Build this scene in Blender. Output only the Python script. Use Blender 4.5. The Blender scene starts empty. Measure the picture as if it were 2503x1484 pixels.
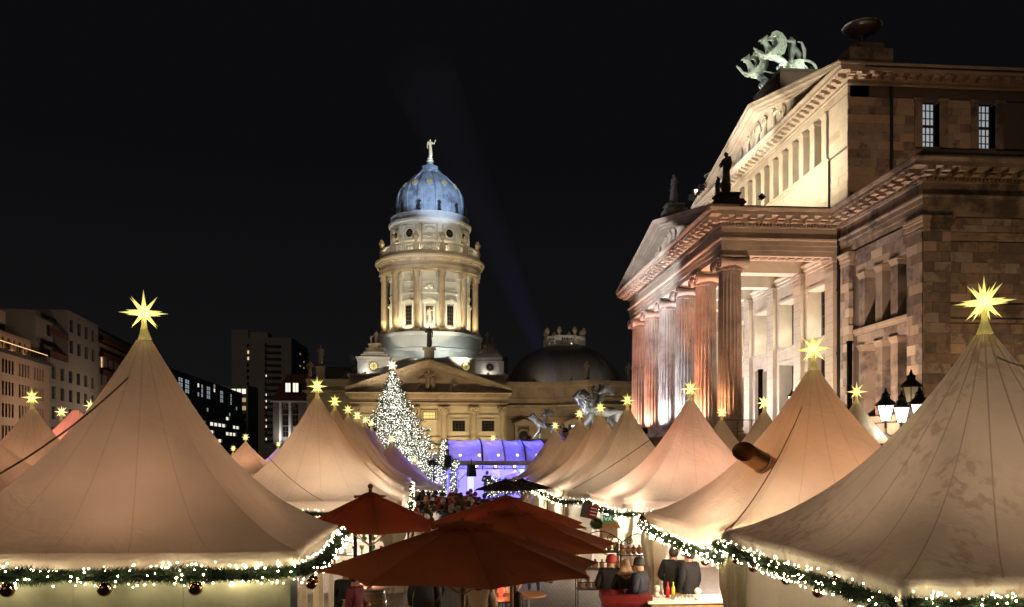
import bpy, bmesh, math, random
from math import sin, cos, pi, radians, sqrt, atan2, hypot
from mathutils import Vector, Matrix
RND = random.Random(11)
S = bpy.context.scene
COL = S.collection
# ---------------------------------------------------------------- camera
YAW, FV, HZ, CAMZ = 0.0812, 2040.0, 1108.0, 3.6
cd = bpy.data.cameras.new('camera'); cam = bpy.data.objects.new('camera', cd); COL.objects.link(cam)
cam.location = (0, 0, CAMZ); cam.rotation_euler = (pi / 2, 0, -YAW)
cd.sensor_width = 36; cd.lens = FV / 2502 * 36; cd.shift_y = 366 / 2502
cd.clip_start = 0.1; cd.clip_end = 3000
S.camera = cam
# ---------------------------------------------------------------- night sky
w = bpy.data.worlds.new('World'); S.world = w; w.use_nodes = True
nt = w.node_tree; nt.nodes.clear()
out = nt.nodes.new('ShaderNodeOutputWorld'); add = nt.nodes.new('ShaderNodeAddShader')
bg = nt.nodes.new('ShaderNodeBackground'); sky = nt.nodes.new('ShaderNodeTexSky')
sky.sky_type = 'NISHITA'; sky.sun_disc = False; sky.sun_elevation = radians(-4); sky.sun_rotation = radians(200)
bg.inputs['Strength'].default_value = 0.004
bg2 = nt.nodes.new('ShaderNodeBackground'); bg2.inputs['Color'].default_value = (0.0034, 0.0034, 0.0041, 1)
bg2.inputs['Strength'].default_value = 1.0
tcw = nt.nodes.new('ShaderNodeTexCoord'); spw = nt.nodes.new('ShaderNodeSeparateXYZ'); nt.links.new(tcw.outputs['Generated'], spw.inputs[0])
rmp = nt.nodes.new('ShaderNodeValToRGB'); rmp.color_ramp.elements[0].color = (0.0078, 0.0072, 0.0078, 1); rmp.color_ramp.elements[1].color = (0.0034, 0.0034, 0.0040, 1); rmp.color_ramp.elements[1].position = .32
nt.links.new(spw.outputs[2], rmp.inputs[0]); nt.links.new(rmp.outputs[0], bg2.inputs['Color'])   # faint glow of the city over the roofs, all round
nt.links.new(sky.outputs[0], bg.inputs[0]); nt.links.new(bg.outputs[0], add.inputs[0])
nt.links.new(bg2.outputs[0], add.inputs[1]); nt.links.new(add.outputs[0], out.inputs[0])
# one weak warm sun: the glow of the city behind the camera
sd = bpy.data.lights.new('city_glow', 'SUN'); sd.energy = 0.16; sd.angle = radians(40); sd.color = (1, 0.76, 0.56)
so = bpy.data.objects.new('city_glow', sd); COL.objects.link(so); so.rotation_euler = (radians(52), 0, radians(-25))
S.view_settings.view_transform = 'Standard'; S.view_settings.look = 'None'
S.view_settings.exposure = 0.0; S.view_settings.gamma = 1; S.view_settings.use_curve_mapping = False
S.cycles.use_denoising = True
S.cycles.max_bounces = 6; S.cycles.diffuse_bounces = 3; S.cycles.glossy_bounces = 3
S.cycles.transmission_bounces = 5; S.cycles.transparent_max_bounces = 8; S.cycles.volume_bounces = 0
S.cycles.sample_clamp_indirect = 4.0
S.cycles.caustics_reflective = False; S.cycles.caustics_refractive = False

# ---------------------------------------------------------------- helpers
def ray(u, v):
    xc = (u - 1251) / FV
    return Vector((xc * cos(YAW) + sin(YAW), -xc * sin(YAW) + cos(YAW), (HZ - v) / FV))
CAM = Vector((0, 0, CAMZ))
def atD(u, v, d): return CAM + ray(u, v) * d
def atY(u, v, Y): r = ray(u, v); return CAM + r * (Y / r.y)
def atX(u, v, X): r = ray(u, v); return CAM + r * (X / r.x)
def atZ(u, v, Z): r = ray(u, v); return CAM + r * ((Z - CAMZ) / r.z)

W = {}                      # world origin of every root / part made by the builders
def wloc(o): return W.get(o.name, Vector((0, 0, 0))) if o else Vector((0, 0, 0))

def tag(o, label=None, cat=None, group=None, kind=None):
    if label: o['label'] = label
    if cat: o['category'] = cat
    if group: o['group'] = group
    if kind: o['kind'] = kind
    return o
def thing(name, label, cat, loc=(0, 0, 0), rz=0, group=None):
    o = bpy.data.objects.new(name, None); COL.objects.link(o); o.empty_display_size = .3
    o.location = loc; o.rotation_euler = (0, 0, rz); W[o.name] = Vector(loc)
    return tag(o, label, cat, group)
KIDS = {}
def link(name, me, parent=None, loc=(0, 0, 0), rot=None, scale=None, mat=None):
    o = bpy.data.objects.new(name, me); COL.objects.link(o)
    if parent:
        o.parent = parent; KIDS.setdefault(parent.name, []).append(o)
    o.location = loc
    if rot: o.rotation_euler = rot
    if scale: o.scale = scale
    W[o.name] = wloc(parent) + Vector(loc)
    if mat is not None:
        o.material_slots[0].link = 'OBJECT'; o.material_slots[0].material = mat
    return o
def copy_tree(o, parent=None):
    c = o.copy(); COL.objects.link(c); c.parent = parent
    if parent: KIDS.setdefault(parent.name, []).append(c)
    for k in list(KIDS.get(o.name, [])): copy_tree(k, c)
    return c

class MB:
    def __init__(s): s.v = []; s.f = []; s.m = []; s.mi = 0; s.uv = None
    def add(s, vs, fs):
        b = len(s.v); s.v += [tuple(p) for p in vs]; s.f += [tuple(b + i for i in f) for f in fs]; s.m += [s.mi] * len(fs)
        return s
    def box(s, x0, x1, y0, y1, z0, z1):
        return s.add([(x0, y0, z0), (x1, y0, z0), (x1, y1, z0), (x0, y1, z0), (x0, y0, z1), (x1, y0, z1), (x1, y1, z1), (x0, y1, z1)],
                     [(0, 3, 2, 1), (4, 5, 6, 7), (0, 1, 5, 4), (1, 2, 6, 5), (2, 3, 7, 6), (3, 0, 4, 7)])
    def cbox(s, c, d, rz=0, taper=1):
        x, y, z = c; a, b, h = d[0] / 2, d[1] / 2, d[2] / 2; ca, sa = cos(rz), sin(rz); vs = []
        for dz, t in ((-h, 1), (h, taper)):
            for dx, dy in ((-a, -b), (a, -b), (a, b), (-a, b)):
                dx *= t; dy *= t
                vs.append((x + dx * ca - dy * sa, y + dx * sa + dy * ca, z + dz))
        return s.add(vs, [(0, 3, 2, 1), (4, 5, 6, 7), (0, 1, 5, 4), (1, 2, 6, 5), (2, 3, 7, 6), (3, 0, 4, 7)])
    def bar(s, a, b, r, n=6, r2=None, caps=True):
        a = Vector(a); b = Vector(b); d = (b - a)
        if d.length < 1e-6: return s
        d.normalize(); up = Vector((0, 0, 1)) if abs(d.z) < .95 else Vector((1, 0, 0))
        p = d.cross(up).normalized(); q = d.cross(p); r2 = r if r2 is None else r2
        vs = [a + (p * cos(2 * pi * i / n) + q * sin(2 * pi * i / n)) * r for i in range(n)] + \
             [b + (p * cos(2 * pi * i / n) + q * sin(2 * pi * i / n)) * r2 for i in range(n)]
        fs = [(i, (i + 1) % n, n + (i + 1) % n, n + i) for i in range(n)]
        if caps: fs += [tuple(range(n - 1, -1, -1)), tuple(range(n, 2 * n))]
        return s.add(vs, fs)
    def tube(s, pts, r, n=6):
        rr = r if isinstance(r, (list, tuple)) else [r] * len(pts)
        pts = [Vector(p) for p in pts]; b = len(s.v); up = None
        for i, p in enumerate(pts):
            d = (pts[min(i + 1, len(pts) - 1)] - pts[max(i - 1, 0)]).normalized()
            ref = Vector((0, 0, 1)) if abs(d.z) < .9 else Vector((1, 0, 0))
            if up is not None: ref = up
            a = d.cross(ref)
            if a.length < 1e-4: a = d.cross(Vector((1, .3, 0)))
            a.normalize(); c = a.cross(d).normalized(); up = c
            for k in range(n):
                t = 2 * pi * k / n; s.v.append(tuple(p + (a * cos(t) + c * sin(t)) * rr[i]))
        for i in range(len(pts) - 1):
            for k in range(n):
                s.f.append((b + i * n + k, b + i * n + (k + 1) % n, b + (i + 1) * n + (k + 1) % n, b + (i + 1) * n + k)); s.m.append(s.mi)
        s.f.append(tuple(b + k for k in range(n - 1, -1, -1))); s.m.append(s.mi)
        s.f.append(tuple(b + (len(pts) - 1) * n + k for k in range(n))); s.m.append(s.mi)
        return s
    def lathe(s, prof, cx=0, cy=0, n=24, a0=0, a1=2 * pi, cz=0, cap=False):
        full = abs(a1 - a0 - 2 * pi) < 1e-6; m = n if full else n + 1; b = len(s.v)
        for r, z in prof:
            for k in range(m):
                t = a0 + (a1 - a0) * k / n; s.v.append((cx + r * cos(t), cy + r * sin(t), cz + z))
        for i in range(len(prof) - 1):
            for k in range(n):
                k2 = (k + 1) % m
                s.f.append((b + i * m + k, b + i * m + k2, b + (i + 1) * m + k2, b + (i + 1) * m + k)); s.m.append(s.mi)
        if cap:
            s.f.append(tuple(b + k for k in range(m - 1, -1, -1))); s.m.append(s.mi)
            s.f.append(tuple(b + (len(prof) - 1) * m + k for k in range(m))); s.m.append(s.mi)
        return s
    def prism(s, poly, lo, hi, axis='z'):          # poly in the two other axes
        n = len(poly)
        def P(p, t): return {'z': (p[0], p[1], t), 'x': (t, p[0], p[1]), 'y': (p[0], t, p[1])}[axis]
        return s.add([P(p, lo) for p in poly] + [P(p, hi) for p in poly],
                     [tuple(range(n - 1, -1, -1)), tuple(range(n, 2 * n))] + [(i, (i + 1) % n, n + (i + 1) % n, n + i) for i in range(n)])
    def ball(s, c, r, n=8, sq=(1, 1, 1)):
        prof = [(max(1e-4, sin(pi * i / n)) * r, -cos(pi * i / n) * r) for i in range(n + 1)]
        b = len(s.v); s.lathe(prof, 0, 0, n * 3 // 2)
        for i in range(b, len(s.v)):
            x, y, z = s.v[i]; s.v[i] = (c[0] + x * sq[0], c[1] + y * sq[1], c[2] + z * sq[2])
        return s
    def xform(s, M, start=0):
        for i in range(start, len(s.v)): s.v[i] = tuple(M @ Vector(s.v[i]))
        return s
    def mesh(s, name, mats, smooth=False, off=Vector((0, 0, 0))):
        me = bpy.data.meshes.new(name)
        me.from_pydata([(x - off[0], y - off[1], z - off[2]) for x, y, z in s.v], [], s.f)
        for m in (mats if isinstance(mats, (list, tuple)) else [mats]): me.materials.append(m)
        if any(s.m): me.polygons.foreach_set('material_index', s.m)
        if smooth is True: me.polygons.foreach_set('use_smooth', [True] * len(s.f))
        bm = bmesh.new(); bm.from_mesh(me); bmesh.ops.recalc_face_normals(bm, faces=bm.faces)
        bm.to_mesh(me); bm.free()
        if isinstance(smooth, float): me.set_sharp_from_angle(angle=smooth)
        me.update(); return me
    def build(s, name, mats, parent=None, smooth=False, label=None, kind=None):
        if isinstance(smooth, float):
            me = s.mesh(name, mats, True, wloc(parent)); me.set_sharp_from_angle(angle=smooth)
        else: me = s.mesh(name, mats, smooth, wloc(parent))
        o = link(name, me, parent); tag(o, label, kind=kind)
        W[o.name] = wloc(parent); return o

# ---------------------------------------------------------------- materials
def newmat(name):
    m = bpy.data.materials.new(name); m.use_nodes = True; n = m.node_tree; b = n.nodes['Principled BSDF']; return m, n, b
def mat(name, col, rough=.6, metal=0, var=0, vscale=3, bump=0, bscale=20, dark=None, dscale=1.2, dlo=.5, dhi=.7, spec=None, emit=None, es=0, coat=0):
    m, n, b = newmat(name); L = n.links.new
    b.inputs['Base Color'].default_value = (*col, 1); b.inputs['Roughness'].default_value = rough; b.inputs['Metallic'].default_value = metal
    if spec is not None: b.inputs['Specular IOR Level'].default_value = spec
    if coat: b.inputs['Coat Weight'].default_value = coat
    if emit: b.inputs['Emission Color'].default_value = (*emit, 1); b.inputs['Emission Strength'].default_value = es
    geo = n.nodes.new('ShaderNodeNewGeometry')
    src = None
    if var:
        nz = n.nodes.new('ShaderNodeTexNoise'); nz.inputs['Scale'].default_value = vscale; nz.inputs['Detail'].default_value = 6
        L(geo.outputs['Position'], nz.inputs['Vector'])
        mx = n.nodes.new('ShaderNodeMix'); mx.data_type = 'RGBA'
        mx.inputs[6].default_value = (*[c * (1 - var) for c in col], 1); mx.inputs[7].default_value = (*[min(1, c * (1 + var)) for c in col], 1)
        mr = n.nodes.new('ShaderNodeMapRange'); mr.inputs[1].default_value = .3; mr.inputs[2].default_value = .7
        L(nz.outputs[0], mr.inputs[0]); L(mr.outputs[0], mx.inputs[0]); src = mx.outputs[2]
    if dark:
        nz = n.nodes.new('ShaderNodeTexNoise'); nz.inputs['Scale'].default_value = dscale; nz.inputs['Detail'].default_value = 8; nz.inputs['Roughness'].default_value = .65
        L(geo.outputs['Position'], nz.inputs['Vector'])
        mr = n.nodes.new('ShaderNodeMapRange'); mr.inputs[1].default_value = dlo; mr.inputs[2].default_value = dhi
        mx = n.nodes.new('ShaderNodeMix'); mx.data_type = 'RGBA'; mx.inputs[7].default_value = (*dark, 1)
        if src: L(src, mx.inputs[6])
        else: mx.inputs[6].default_value = (*col, 1)
        L(nz.outputs[0], mr.inputs[0]); L(mr.outputs[0], mx.inputs[0]); src = mx.outputs[2]
    if src: L(src, b.inputs['Base Color'])
    if bump:
        nz = n.nodes.new('ShaderNodeTexNoise'); nz.inputs['Scale'].default_value = bscale; nz.inputs['Detail'].default_value = 4
        L(geo.outputs['Position'], nz.inputs['Vector'])
        bp = n.nodes.new('ShaderNodeBump'); bp.inputs['Strength'].default_value = bump; bp.inputs['Distance'].default_value = .03
        L(nz.outputs[0], bp.inputs['Height']); L(bp.outputs[0], b.inputs['Normal'])
    return m
def emat(name, col, s, sampling='AUTO'):
    m, n, b = newmat(name); b.inputs['Base Color'].default_value = (*col, 1)
    b.inputs['Emission Color'].default_value = (*col, 1); b.inputs['Emission Strength'].default_value = s
    try: m.cycles.emission_sampling = sampling
    except Exception: pass
    return m
M = {}
M['stone'] = mat('sandstone', (.40, .31, .215), .85, var=.16, vscale=.9, bump=.35, bscale=9, dark=(.20, .15, .105), dscale=.55, dlo=.54, dhi=.75)
M['stone_pale'] = mat('pale_sandstone', (.48, .39, .27), .85, var=.12, vscale=1.3, bump=.25, bscale=9)
M['stone_dirty'] = mat('sooty_sandstone', (.27, .205, .145), .88, var=.2, vscale=.8, bump=.4, bscale=9, dark=(.085, .066, .05), dscale=.7, dlo=.48, dhi=.62)
M['b1'] = mat('block_tan', (.40, .30, .20), .86, var=.1, vscale=4, bump=.5, bscale=14)
M['b2'] = mat('block_brown', (.235, .175, .125), .88, var=.2, vscale=3, bump=.5, bscale=14, dark=(.12, .09, .07), dscale=2, dlo=.5, dhi=.65)
M['b3'] = mat('block_dark', (.145, .115, .09), .9, var=.25, vscale=3, bump=.5, bscale=14, dark=(.30, .235, .165), dscale=1.1, dlo=.62, dhi=.66)
M['b4'] = mat('block_grey', (.31, .255, .20), .87, var=.15, vscale=3, bump=.5, bscale=14, dark=(.16, .125, .095), dscale=1.5, dlo=.52, dhi=.6)
M['b5'] = mat('block_new', (.50, .40, .275), .85, var=.08, vscale=5, bump=.3, bscale=14)
M['joint'] = mat('mortar', (.11, .085, .065), .95)
M['column'] = mat('column_sandstone', (.40, .30, .225), .85, var=.18, vscale=1.2, bump=.3, bscale=12, dark=(.22, .16, .12), dscale=.9, dlo=.5, dhi=.68)
M['plaster'] = mat('cream_render', (.55, .47, .33), .85, var=.07, vscale=.6, bump=.1)
M['plaster_white'] = mat('white_render', (.62, .60, .54), .85, var=.06, vscale=.5, bump=.1)
M['dom_stone'] = mat('dom_sandstone', (.42, .33, .22), .86, var=.14, vscale=.5, bump=.25, bscale=5, dark=(.27, .20, .13), dscale=.4, dlo=.52, dhi=.7)
M['dome_blue'] = mat('weathered_copper_sheet', (.42, .47, .52), .6, metal=0, var=.25, vscale=.9, bump=.15, bscale=4, dark=(.20, .23, .27), dscale=.5, dlo=.53, dhi=.64)
M['lead'] = mat('dark_lead_sheet', (.085, .075, .065), .38, metal=.3, var=.2, vscale=.4, bump=.1)
M['gold'] = mat('gilding', (.85, .62, .2), .45, metal=.3)
M['silver_gold'] = mat('pale_gilding', (.8, .76, .6), .45, metal=.15)
M['bronze'] = mat('dark_bronze', (.10, .085, .07), .4, metal=.7, var=.3, vscale=6)
M['bronze_lion'] = mat('polished_bronze', (.17, .16, .14), .42, metal=.12, var=.3, vscale=4, dark=(.05, .045, .04), dscale=2.5)
M['verdigris'] = mat('verdigris_copper', (.36, .42, .34), .75, var=.2, vscale=3, dark=(.10, .11, .09), dscale=2.2, dlo=.52, dhi=.66)
M['soot_statue'] = mat('black_crusted_stone', (.045, .035, .028), .85, var=.4, vscale=5)
M['statue_stone'] = mat('statue_sandstone', (.26, .20, .14), .85, var=.25, vscale=4)
M['dark_metal'] = mat('black_painted_iron', (.02, .02, .02), .45, metal=.4)
M['steel'] = mat('galvanised_steel', (.45, .45, .45), .4, metal=.9)
M['alu'] = mat('stage_truss_aluminium', (.6, .6, .62), .35, metal=.9)
M['glass_dark'] = mat('dark_window_glass', (.012, .013, .015), .08, spec=.6)
M['frame_dark'] = mat('dark_window_frame', (.05, .035, .025), .5)
M['frame_grey'] = mat('grey_window_frame', (.10, .09, .08), .5)
M['roof_dark'] = mat('dark_roof', (.035, .03, .028), .7)
M['roof_red'] = mat('dark_red_roof_tiles', (.10, .025, .02), .7, var=.2, vscale=2)
M['white'] = mat('white_paint', (.75, .74, .70), .5)
M['wood'] = mat('brown_wood', (.22, .11, .045), .55, var=.3, vscale=9)
M['wood_light'] = mat('pale_wood', (.45, .30, .16), .5, var=.2, vscale=9)
M['red_bin'] = mat('red_enamel', (.15, .010, .010), .4, var=.1, vscale=3, coat=.2)
M['fir'] = mat('fir_needles', (.022, .048, .015), .6, var=.4, vscale=20)
M['fir_tree'] = mat('fir_tree_needles', (.085, .13, .05), .6, var=.4, vscale=2)
M['bark'] = mat('fir_bark', (.09, .06, .04), .9)
M['rope'] = mat('grey_rope', (.16, .12, .09), .8)
M['bulb'] = emat('warm_white_bulb', (1, .84, .48), 90)
M['bulb_far'] = emat('warm_white_fairy_lights', (1, .88, .6), 13)
M['bulb_tree'] = emat('tree_fairy_lights', (1, .95, .82), 5.5)
M['bauble'] = mat('brown_mirror_bauble', (.35, .20, .12), .06, metal=1)
M['red_bauble'] = mat('red_bauble', (.5, .02, .02), .15, metal=.6)
M['lamp_warm'] = emat('lit_lantern_glass', (1, .93, .74), 4.5)
M['lamp_dim'] = emat('unlit_lantern_painted_glow', (.5, .38, .24), .12)  # faint glow painted into the glass of an unlit lantern
M['flood_white'] = emat('floodlight_lens_white', (1, .96, .88), 14)
M['flood_blue'] = emat('floodlight_lens_blue', (.72, .8, 1), 120)
M['flood_warm'] = emat('floodlight_lens_warm', (1, .8, .5), 8)
M['win_warm'] = emat('lit_window_warm', (1, .66, .34), .85)
M['win_white'] = emat('lit_window_white', (1, .93, .76), 1.1)
M['win_cool'] = emat('lit_window_cool', (.62, .72, .80), .42)
M['win_yellow'] = emat('lit_window_yellow', (.95, .80, .32), .42)
M['led_strip'] = emat('led_strip', (1, .62, .26), 1.6)
M['candle'] = emat('red_candle_glass', (1, .06, .02), 2.6)
M['cobble'] = None

def light(name, kind, loc, power, col, target=None, size=.15, angle=60, blend=.5, parent=None):
    d = bpy.data.lights.new(name, kind); d.energy = power; d.color = col
    if kind == 'AREA': d.size = size
    else: d.shadow_soft_size = size
    if kind == 'SPOT': d.spot_size = radians(angle); d.spot_blend = blend
    o = bpy.data.objects.new(name, d); COL.objects.link(o); o.location = loc
    if target is not None: o.rotation_euler = (Vector(target) - Vector(loc)).to_track_quat('-Z', 'Y').to_euler()
    if parent:
        o.parent = parent; o.location = Vector(loc) - wloc(parent)
    return o
fl = MB(); fl.cbox((0, 0, 0), (.34, .3, .16)); fl.cbox((0, 0, -.16), (.42, .05, .05)); fl.cbox((0, 0, -.12), (.05, .05, .2))
FLM = fl.mesh('floodlight', M['dark_metal'])
ln = MB(); ln.cbox((0, 0, .082), (.28, .24, .006)); LNM = ln.mesh('lens', M['flood_white'])
def flood(loc, target, power, col, parent, angle=90, lens='flood_white', size=.12, sc=1.0, blend=.6):
    """a small floodlight: housing, lens and its own light, fixed to the building"""
    loc = Vector(loc); d = (Vector(target) - loc).normalized(); q = d.to_track_quat('Z', 'Y').to_euler()
    o = link('floodlight', FLM, parent, loc - wloc(parent), q, (sc,) * 3)
    l = link('lens', LNM, o, (0, 0, 0), mat=M[lens])
    light('flood_lamp', 'SPOT', loc + d * .12 * sc, power, col, Vector(target), size, angle, blend)
    return o
UNIT = MB(); UNIT.box(-.5, .5, -.5, .5, -.5, .5)
UM = {}
def unit(matkey):
    if matkey not in UM: UM[matkey] = UNIT.mesh('block', M[matkey])
    return UM[matkey]
def piece(name, matkey, parent, c, d):
    c = Vector(c)
    return link(name, unit(matkey), parent, c - wloc(parent), None, d)

# --- skeleton-skinned figures (people, statues, animals)
def skinned(verts, edges, radii, mats, vm=None, sub=1, name='figure', root=0):
    """one continuous body grown round a skeleton; each face takes the material of the nearest joint"""
    me = bpy.data.meshes.new('skel'); me.from_pydata([tuple(v) for v in verts], edges, [])
    ob = bpy.data.objects.new('skel', me); COL.objects.link(ob)
    md = ob.modifiers.new('Skin', 'SKIN'); md.use_smooth_shade = True
    sv = me.skin_vertices[0].data
    for i, r in enumerate(radii):
        sv[i].radius = r if isinstance(r, (tuple, list)) else (r, r)
        sv[i].use_root = (i == root)
    if sub: s2 = ob.modifiers.new('Sub', 'SUBSURF'); s2.levels = sub; s2.render_levels = sub
    dg = bpy.context.evaluated_depsgraph_get(); dg.update()
    new = bpy.data.meshes.new_from_object(ob.evaluated_get(dg)); new.name = name
    bpy.data.objects.remove(ob); bpy.data.meshes.remove(me)
    new.materials.clear()
    for m in (mats if isinstance(mats, (list, tuple)) else [mats]): new.materials.append(m)
    if vm:
        segs = [(Vector(verts[a]), Vector(verts[b]), vm[b]) for a, b in edges]
        for p in new.polygons:
            c = p.center; best = 1e9
            for a, b, k in segs:
                ab = b - a; t = max(0, min(1, (c - a).dot(ab) / max(1e-9, ab.length_squared))); dd = (c - a - ab * t).length_squared
                if dd < best: best = dd; bk = k
            p.material_index = bk
    for p in new.polygons: p.use_smooth = True
    return new
# ---------------------------------------------------------------- architecture tools
def mould(mb, path, prof, closed=False):
    """sweep a profile [(out, z)] along a level path; outwards is to the left of travel"""
    n = len(path); P = [Vector(p) for p in path]; rows = []
    for i in range(n):
        def nrm(a, b):
            d = (P[b] - P[a]).normalized(); return Vector((-d.y, d.x))
        if closed: n1, n2 = nrm(i - 1, i), nrm(i, (i + 1) % n)
        else:
            n1 = nrm(i - 1, i) if i > 0 else nrm(i, i + 1)
            n2 = nrm(i, i + 1) if i < n - 1 else n1
        m = (n1 + n2); m = m / max(.2, m.dot(n1) if m.length else 1)
        rows.append([(P[i].x + m.x * (o + .006), P[i].y + m.y * (o + .006), z) for o, z in prof])
    k = len(prof); vs = [q for r in rows for q in r]; fs = []
    for i in range(n if closed else n - 1):
        j = (i + 1) % n
        for a in range(k - 1): fs.append((i * k + a, j * k + a, j * k + a + 1, i * k + a + 1))
    if not closed: fs += [tuple(range(k)), tuple(range((n - 1) * k, n * k))]
    return mb.add(vs, fs)
def along(path, pitch, inset=.3):
    """points and headings spaced along a path (for modillions, dentils)"""
    res = []
    for a, b in zip(path[:-1], path[1:]):
        a = Vector(a); b = Vector(b); L = (b - a).length - 2 * inset
        if L < pitch: continue
        n = max(1, round(L / pitch)); d = (b - a).normalized()
        for i in range(n + 1): res.append((a + d * (inset + L * i / n), atan2(d.y, d.x)))
    return res
def blockwall(parent, plane, pos, sgn, a0, a1, z0, z1, holes=(), pal=('b1', 'b2', 'b3', 'b4', 'b5'), wts=(3, 4, 3, 3, 1), course=.46, length=1.1, thick=.10, proud=.035, gap=.012, cap=300, rnd=None):
    """ashlar blocks, one object each, laid in courses on a wall plane (sgn = outward direction)"""
    r = rnd or RND; n = max(1, round((z1 - z0) / course)); h = (z1 - z0) / n; cnt = 0
    for i in range(n):
        zb = z0 + i * h; a = a0 - (length * r.uniform(.2, .8) if i % 2 else 0)
        while a < a1 - .05:
            Lb = length * r.uniform(.75, 1.3); lo, hi = max(a, a0), min(a + Lb, a1); a += Lb
            if hi - lo < .08: continue
            if a1 - hi < .15: hi = a1; a = a1
            spans = [(lo, hi)]
            for h0, h1, k0, k1 in holes:
                if zb + h * .5 > k0 and zb + h * .5 < k1:
                    ns = []
                    for s0, s1 in spans:
                        if h1 <= s0 or h0 >= s1: ns.append((s0, s1)); continue
                        if h0 > s0: ns.append((s0, h0))
                        if h1 < s1: ns.append((h1, s1))
                    spans = ns
            for s0, s1 in spans:
                if s1 - s0 < .08: continue
                mk = r.choices(pal, wts)[0]; pr = proud + r.uniform(-.008, .008)
                c, d = (s0 + s1) / 2, s1 - s0 - gap; t = thick + pr
                if plane == 'x': cc = (pos + sgn * pr - sgn * t / 2, c, zb + h / 2); dd = (t, d, h - gap)
                else: cc = (c, pos + sgn * pr - sgn * t / 2, zb + h / 2); dd = (d, t, h - gap)
                piece('block', mk, parent, cc, dd); cnt += 1
    return cnt

# ================================================================ GROUND
cob, n, b = newmat('cobble_paving'); L = n.links.new
tc = n.nodes.new('ShaderNodeNewGeometry'); mp = n.nodes.new('ShaderNodeMapping'); mp.inputs['Rotation'].default_value = (0, 0, .5)
br = n.nodes.new('ShaderNodeTexBrick'); br.inputs['Scale'].default_value = 1.0; br.inputs['Brick Width'].default_value = .13; br.inputs['Row Height'].default_value = .12
br.inputs['Mortar Size'].default_value = .012; br.inputs['Mortar Smooth'].default_value = .6
br.inputs['Color1'].default_value = (.20, .175, .15, 1); br.inputs['Color2'].default_value = (.12, .105, .09, 1); br.inputs['Mortar'].default_value = (.03, .027, .024, 1)
L(tc.outputs['Position'], mp.inputs[0]); L(mp.outputs[0], br.inputs[0]); L(br.outputs[0], b.inputs['Base Color'])
bp = n.nodes.new('ShaderNodeBump'); bp.inputs['Strength'].default_value = .8; bp.inputs['Distance'].default_value = .02; bp.invert = True
L(br.outputs[1], bp.inputs['Height']); L(bp.outputs[0], b.inputs['Normal']); b.inputs['Roughness'].default_value = .42
g = MB(); g.add([(-900, -200, 0), (900, -200, 0), (900, 1500, 0), (-900, 1500, 0)], [(0, 1, 2, 3)])
g.build('ground', cob, kind='structure')

# ================================================================ CONCERT HALL
XF, XW, YN, YS = 15.1, 21.7, 44.4, 66.95
XC = 15.75; CY = [45.05 + 4.25 * i for i in range(6)]; YM = (CY[0] + CY[5]) / 2
YWN, XE = 36.3, 46.0
hall = thing('concert_hall', 'large sandstone concert hall with floodlit columned portico and two stacked pediments', 'concert hall', (XW, YM, 0))
# podium and stairs
p = MB(); p.box(XF - .7, XW, YN - .5, YS + .5, 0, 4.42); p.build('podium', M['stone'], hall)
for i in range(26):
    z = 4.25 - i * .17
    piece('step', 'stone', hall, (XF - .7 - .16 - i * .32, YM, z / 2 ), (.32, 17.4, z))
for y0, y1 in ((YN - .5, YN + 2.3), (YS - 2.3, YS + .5)):
    p = MB(); p.box(6.4, XF - .72, y0, y1, 0, 4.45); p.box(6.25, 10.6, y0 - .12, y1 + .12, 4.45, 4.7)
    p.build('stair_cheek', M['stone_dirty'], hall)
# main volumes
p = MB(); p.box(XW + 1.3, XE, YWN + 1.2, 74, 0, 16.5); p.build('inner_wall', M['stone_dirty'], hall)
# -- portico columns
def fluted_shaft(h, r0, r1, n=20):
    mb = MB(); rows = []; NZ = 10; m = n * 5; b0 = 0
    prof = [0, .062, .088, .062, 0]
    zs = [0, .02]; k = 0
    levels = []
    for i in range(NZ + 1): levels.append(h * i / NZ)
    for i, z in enumerate(levels):
        t = z / h; r = r0 + (r1 - r0) * t ** 1.35
        for dz, dr in (((0, 0),) if i in (0, NZ) else ((-.012, 0), (0, -.014), (.012, 0))):
            rows.append((z + dz, r + dr))
    for z, r in rows:
        for f in range(n):
            for q in range(5):
                a = 2 * pi * (f + [.06, .2, .5, .8, .94][q]) / n; d = prof[q] * (1 if .12 < z < h - .1 else .15)
                mb.v.append(((r - d) * cos(a), (r - d) * sin(a), z))
    for i in range(len(rows) - 1):
        for q in range(m):
            mb.f.append((i * m + q, i * m + (q + 1) % m, (i + 1) * m + (q + 1) % m, (i + 1) * m + q)); mb.m.append(0)
    mb.f.append(tuple((len(rows) - 1) * m + q for q in range(m))); mb.m.append(0)
    return mb
ZS, ZC = 4.85, 13.62
shaft_me = fluted_shaft(ZC - ZS, .69, .60).mesh('column', M['column'], False)
cb = MB(); cb.cbox((0, 0, .07), (1.78, 1.78, .14))
cb.lathe([(0, .14), (.87, .14), (.90, .18), (.90, .24), (.86, .28), (.76, .30), (.74, .33), (.78, .36), (.80, .39), (.77, .425), (.70, .44), (0, .44)], n=32)
cbase_me = cb.mesh('column_base', M['column'], True); cbase_me.set_sharp_from_angle(angle=.6)
cp = MB(); cp.lathe([(.60, 0), (.64, .02), (.64, .05), (.61, .06), (.61, .30), (.64, .32), (.68, .36), (.70, .42), (0, .42)], n=32)
for k in range(32):                                    # carved necking band
    a = 2 * pi * k / 32; cp.ball((.615 * cos(a), .615 * sin(a), .12 + .1 * (k % 2)), .055, 4)
cp.cbox((0, 0, .72), (1.42, 1.50, .10))
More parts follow.
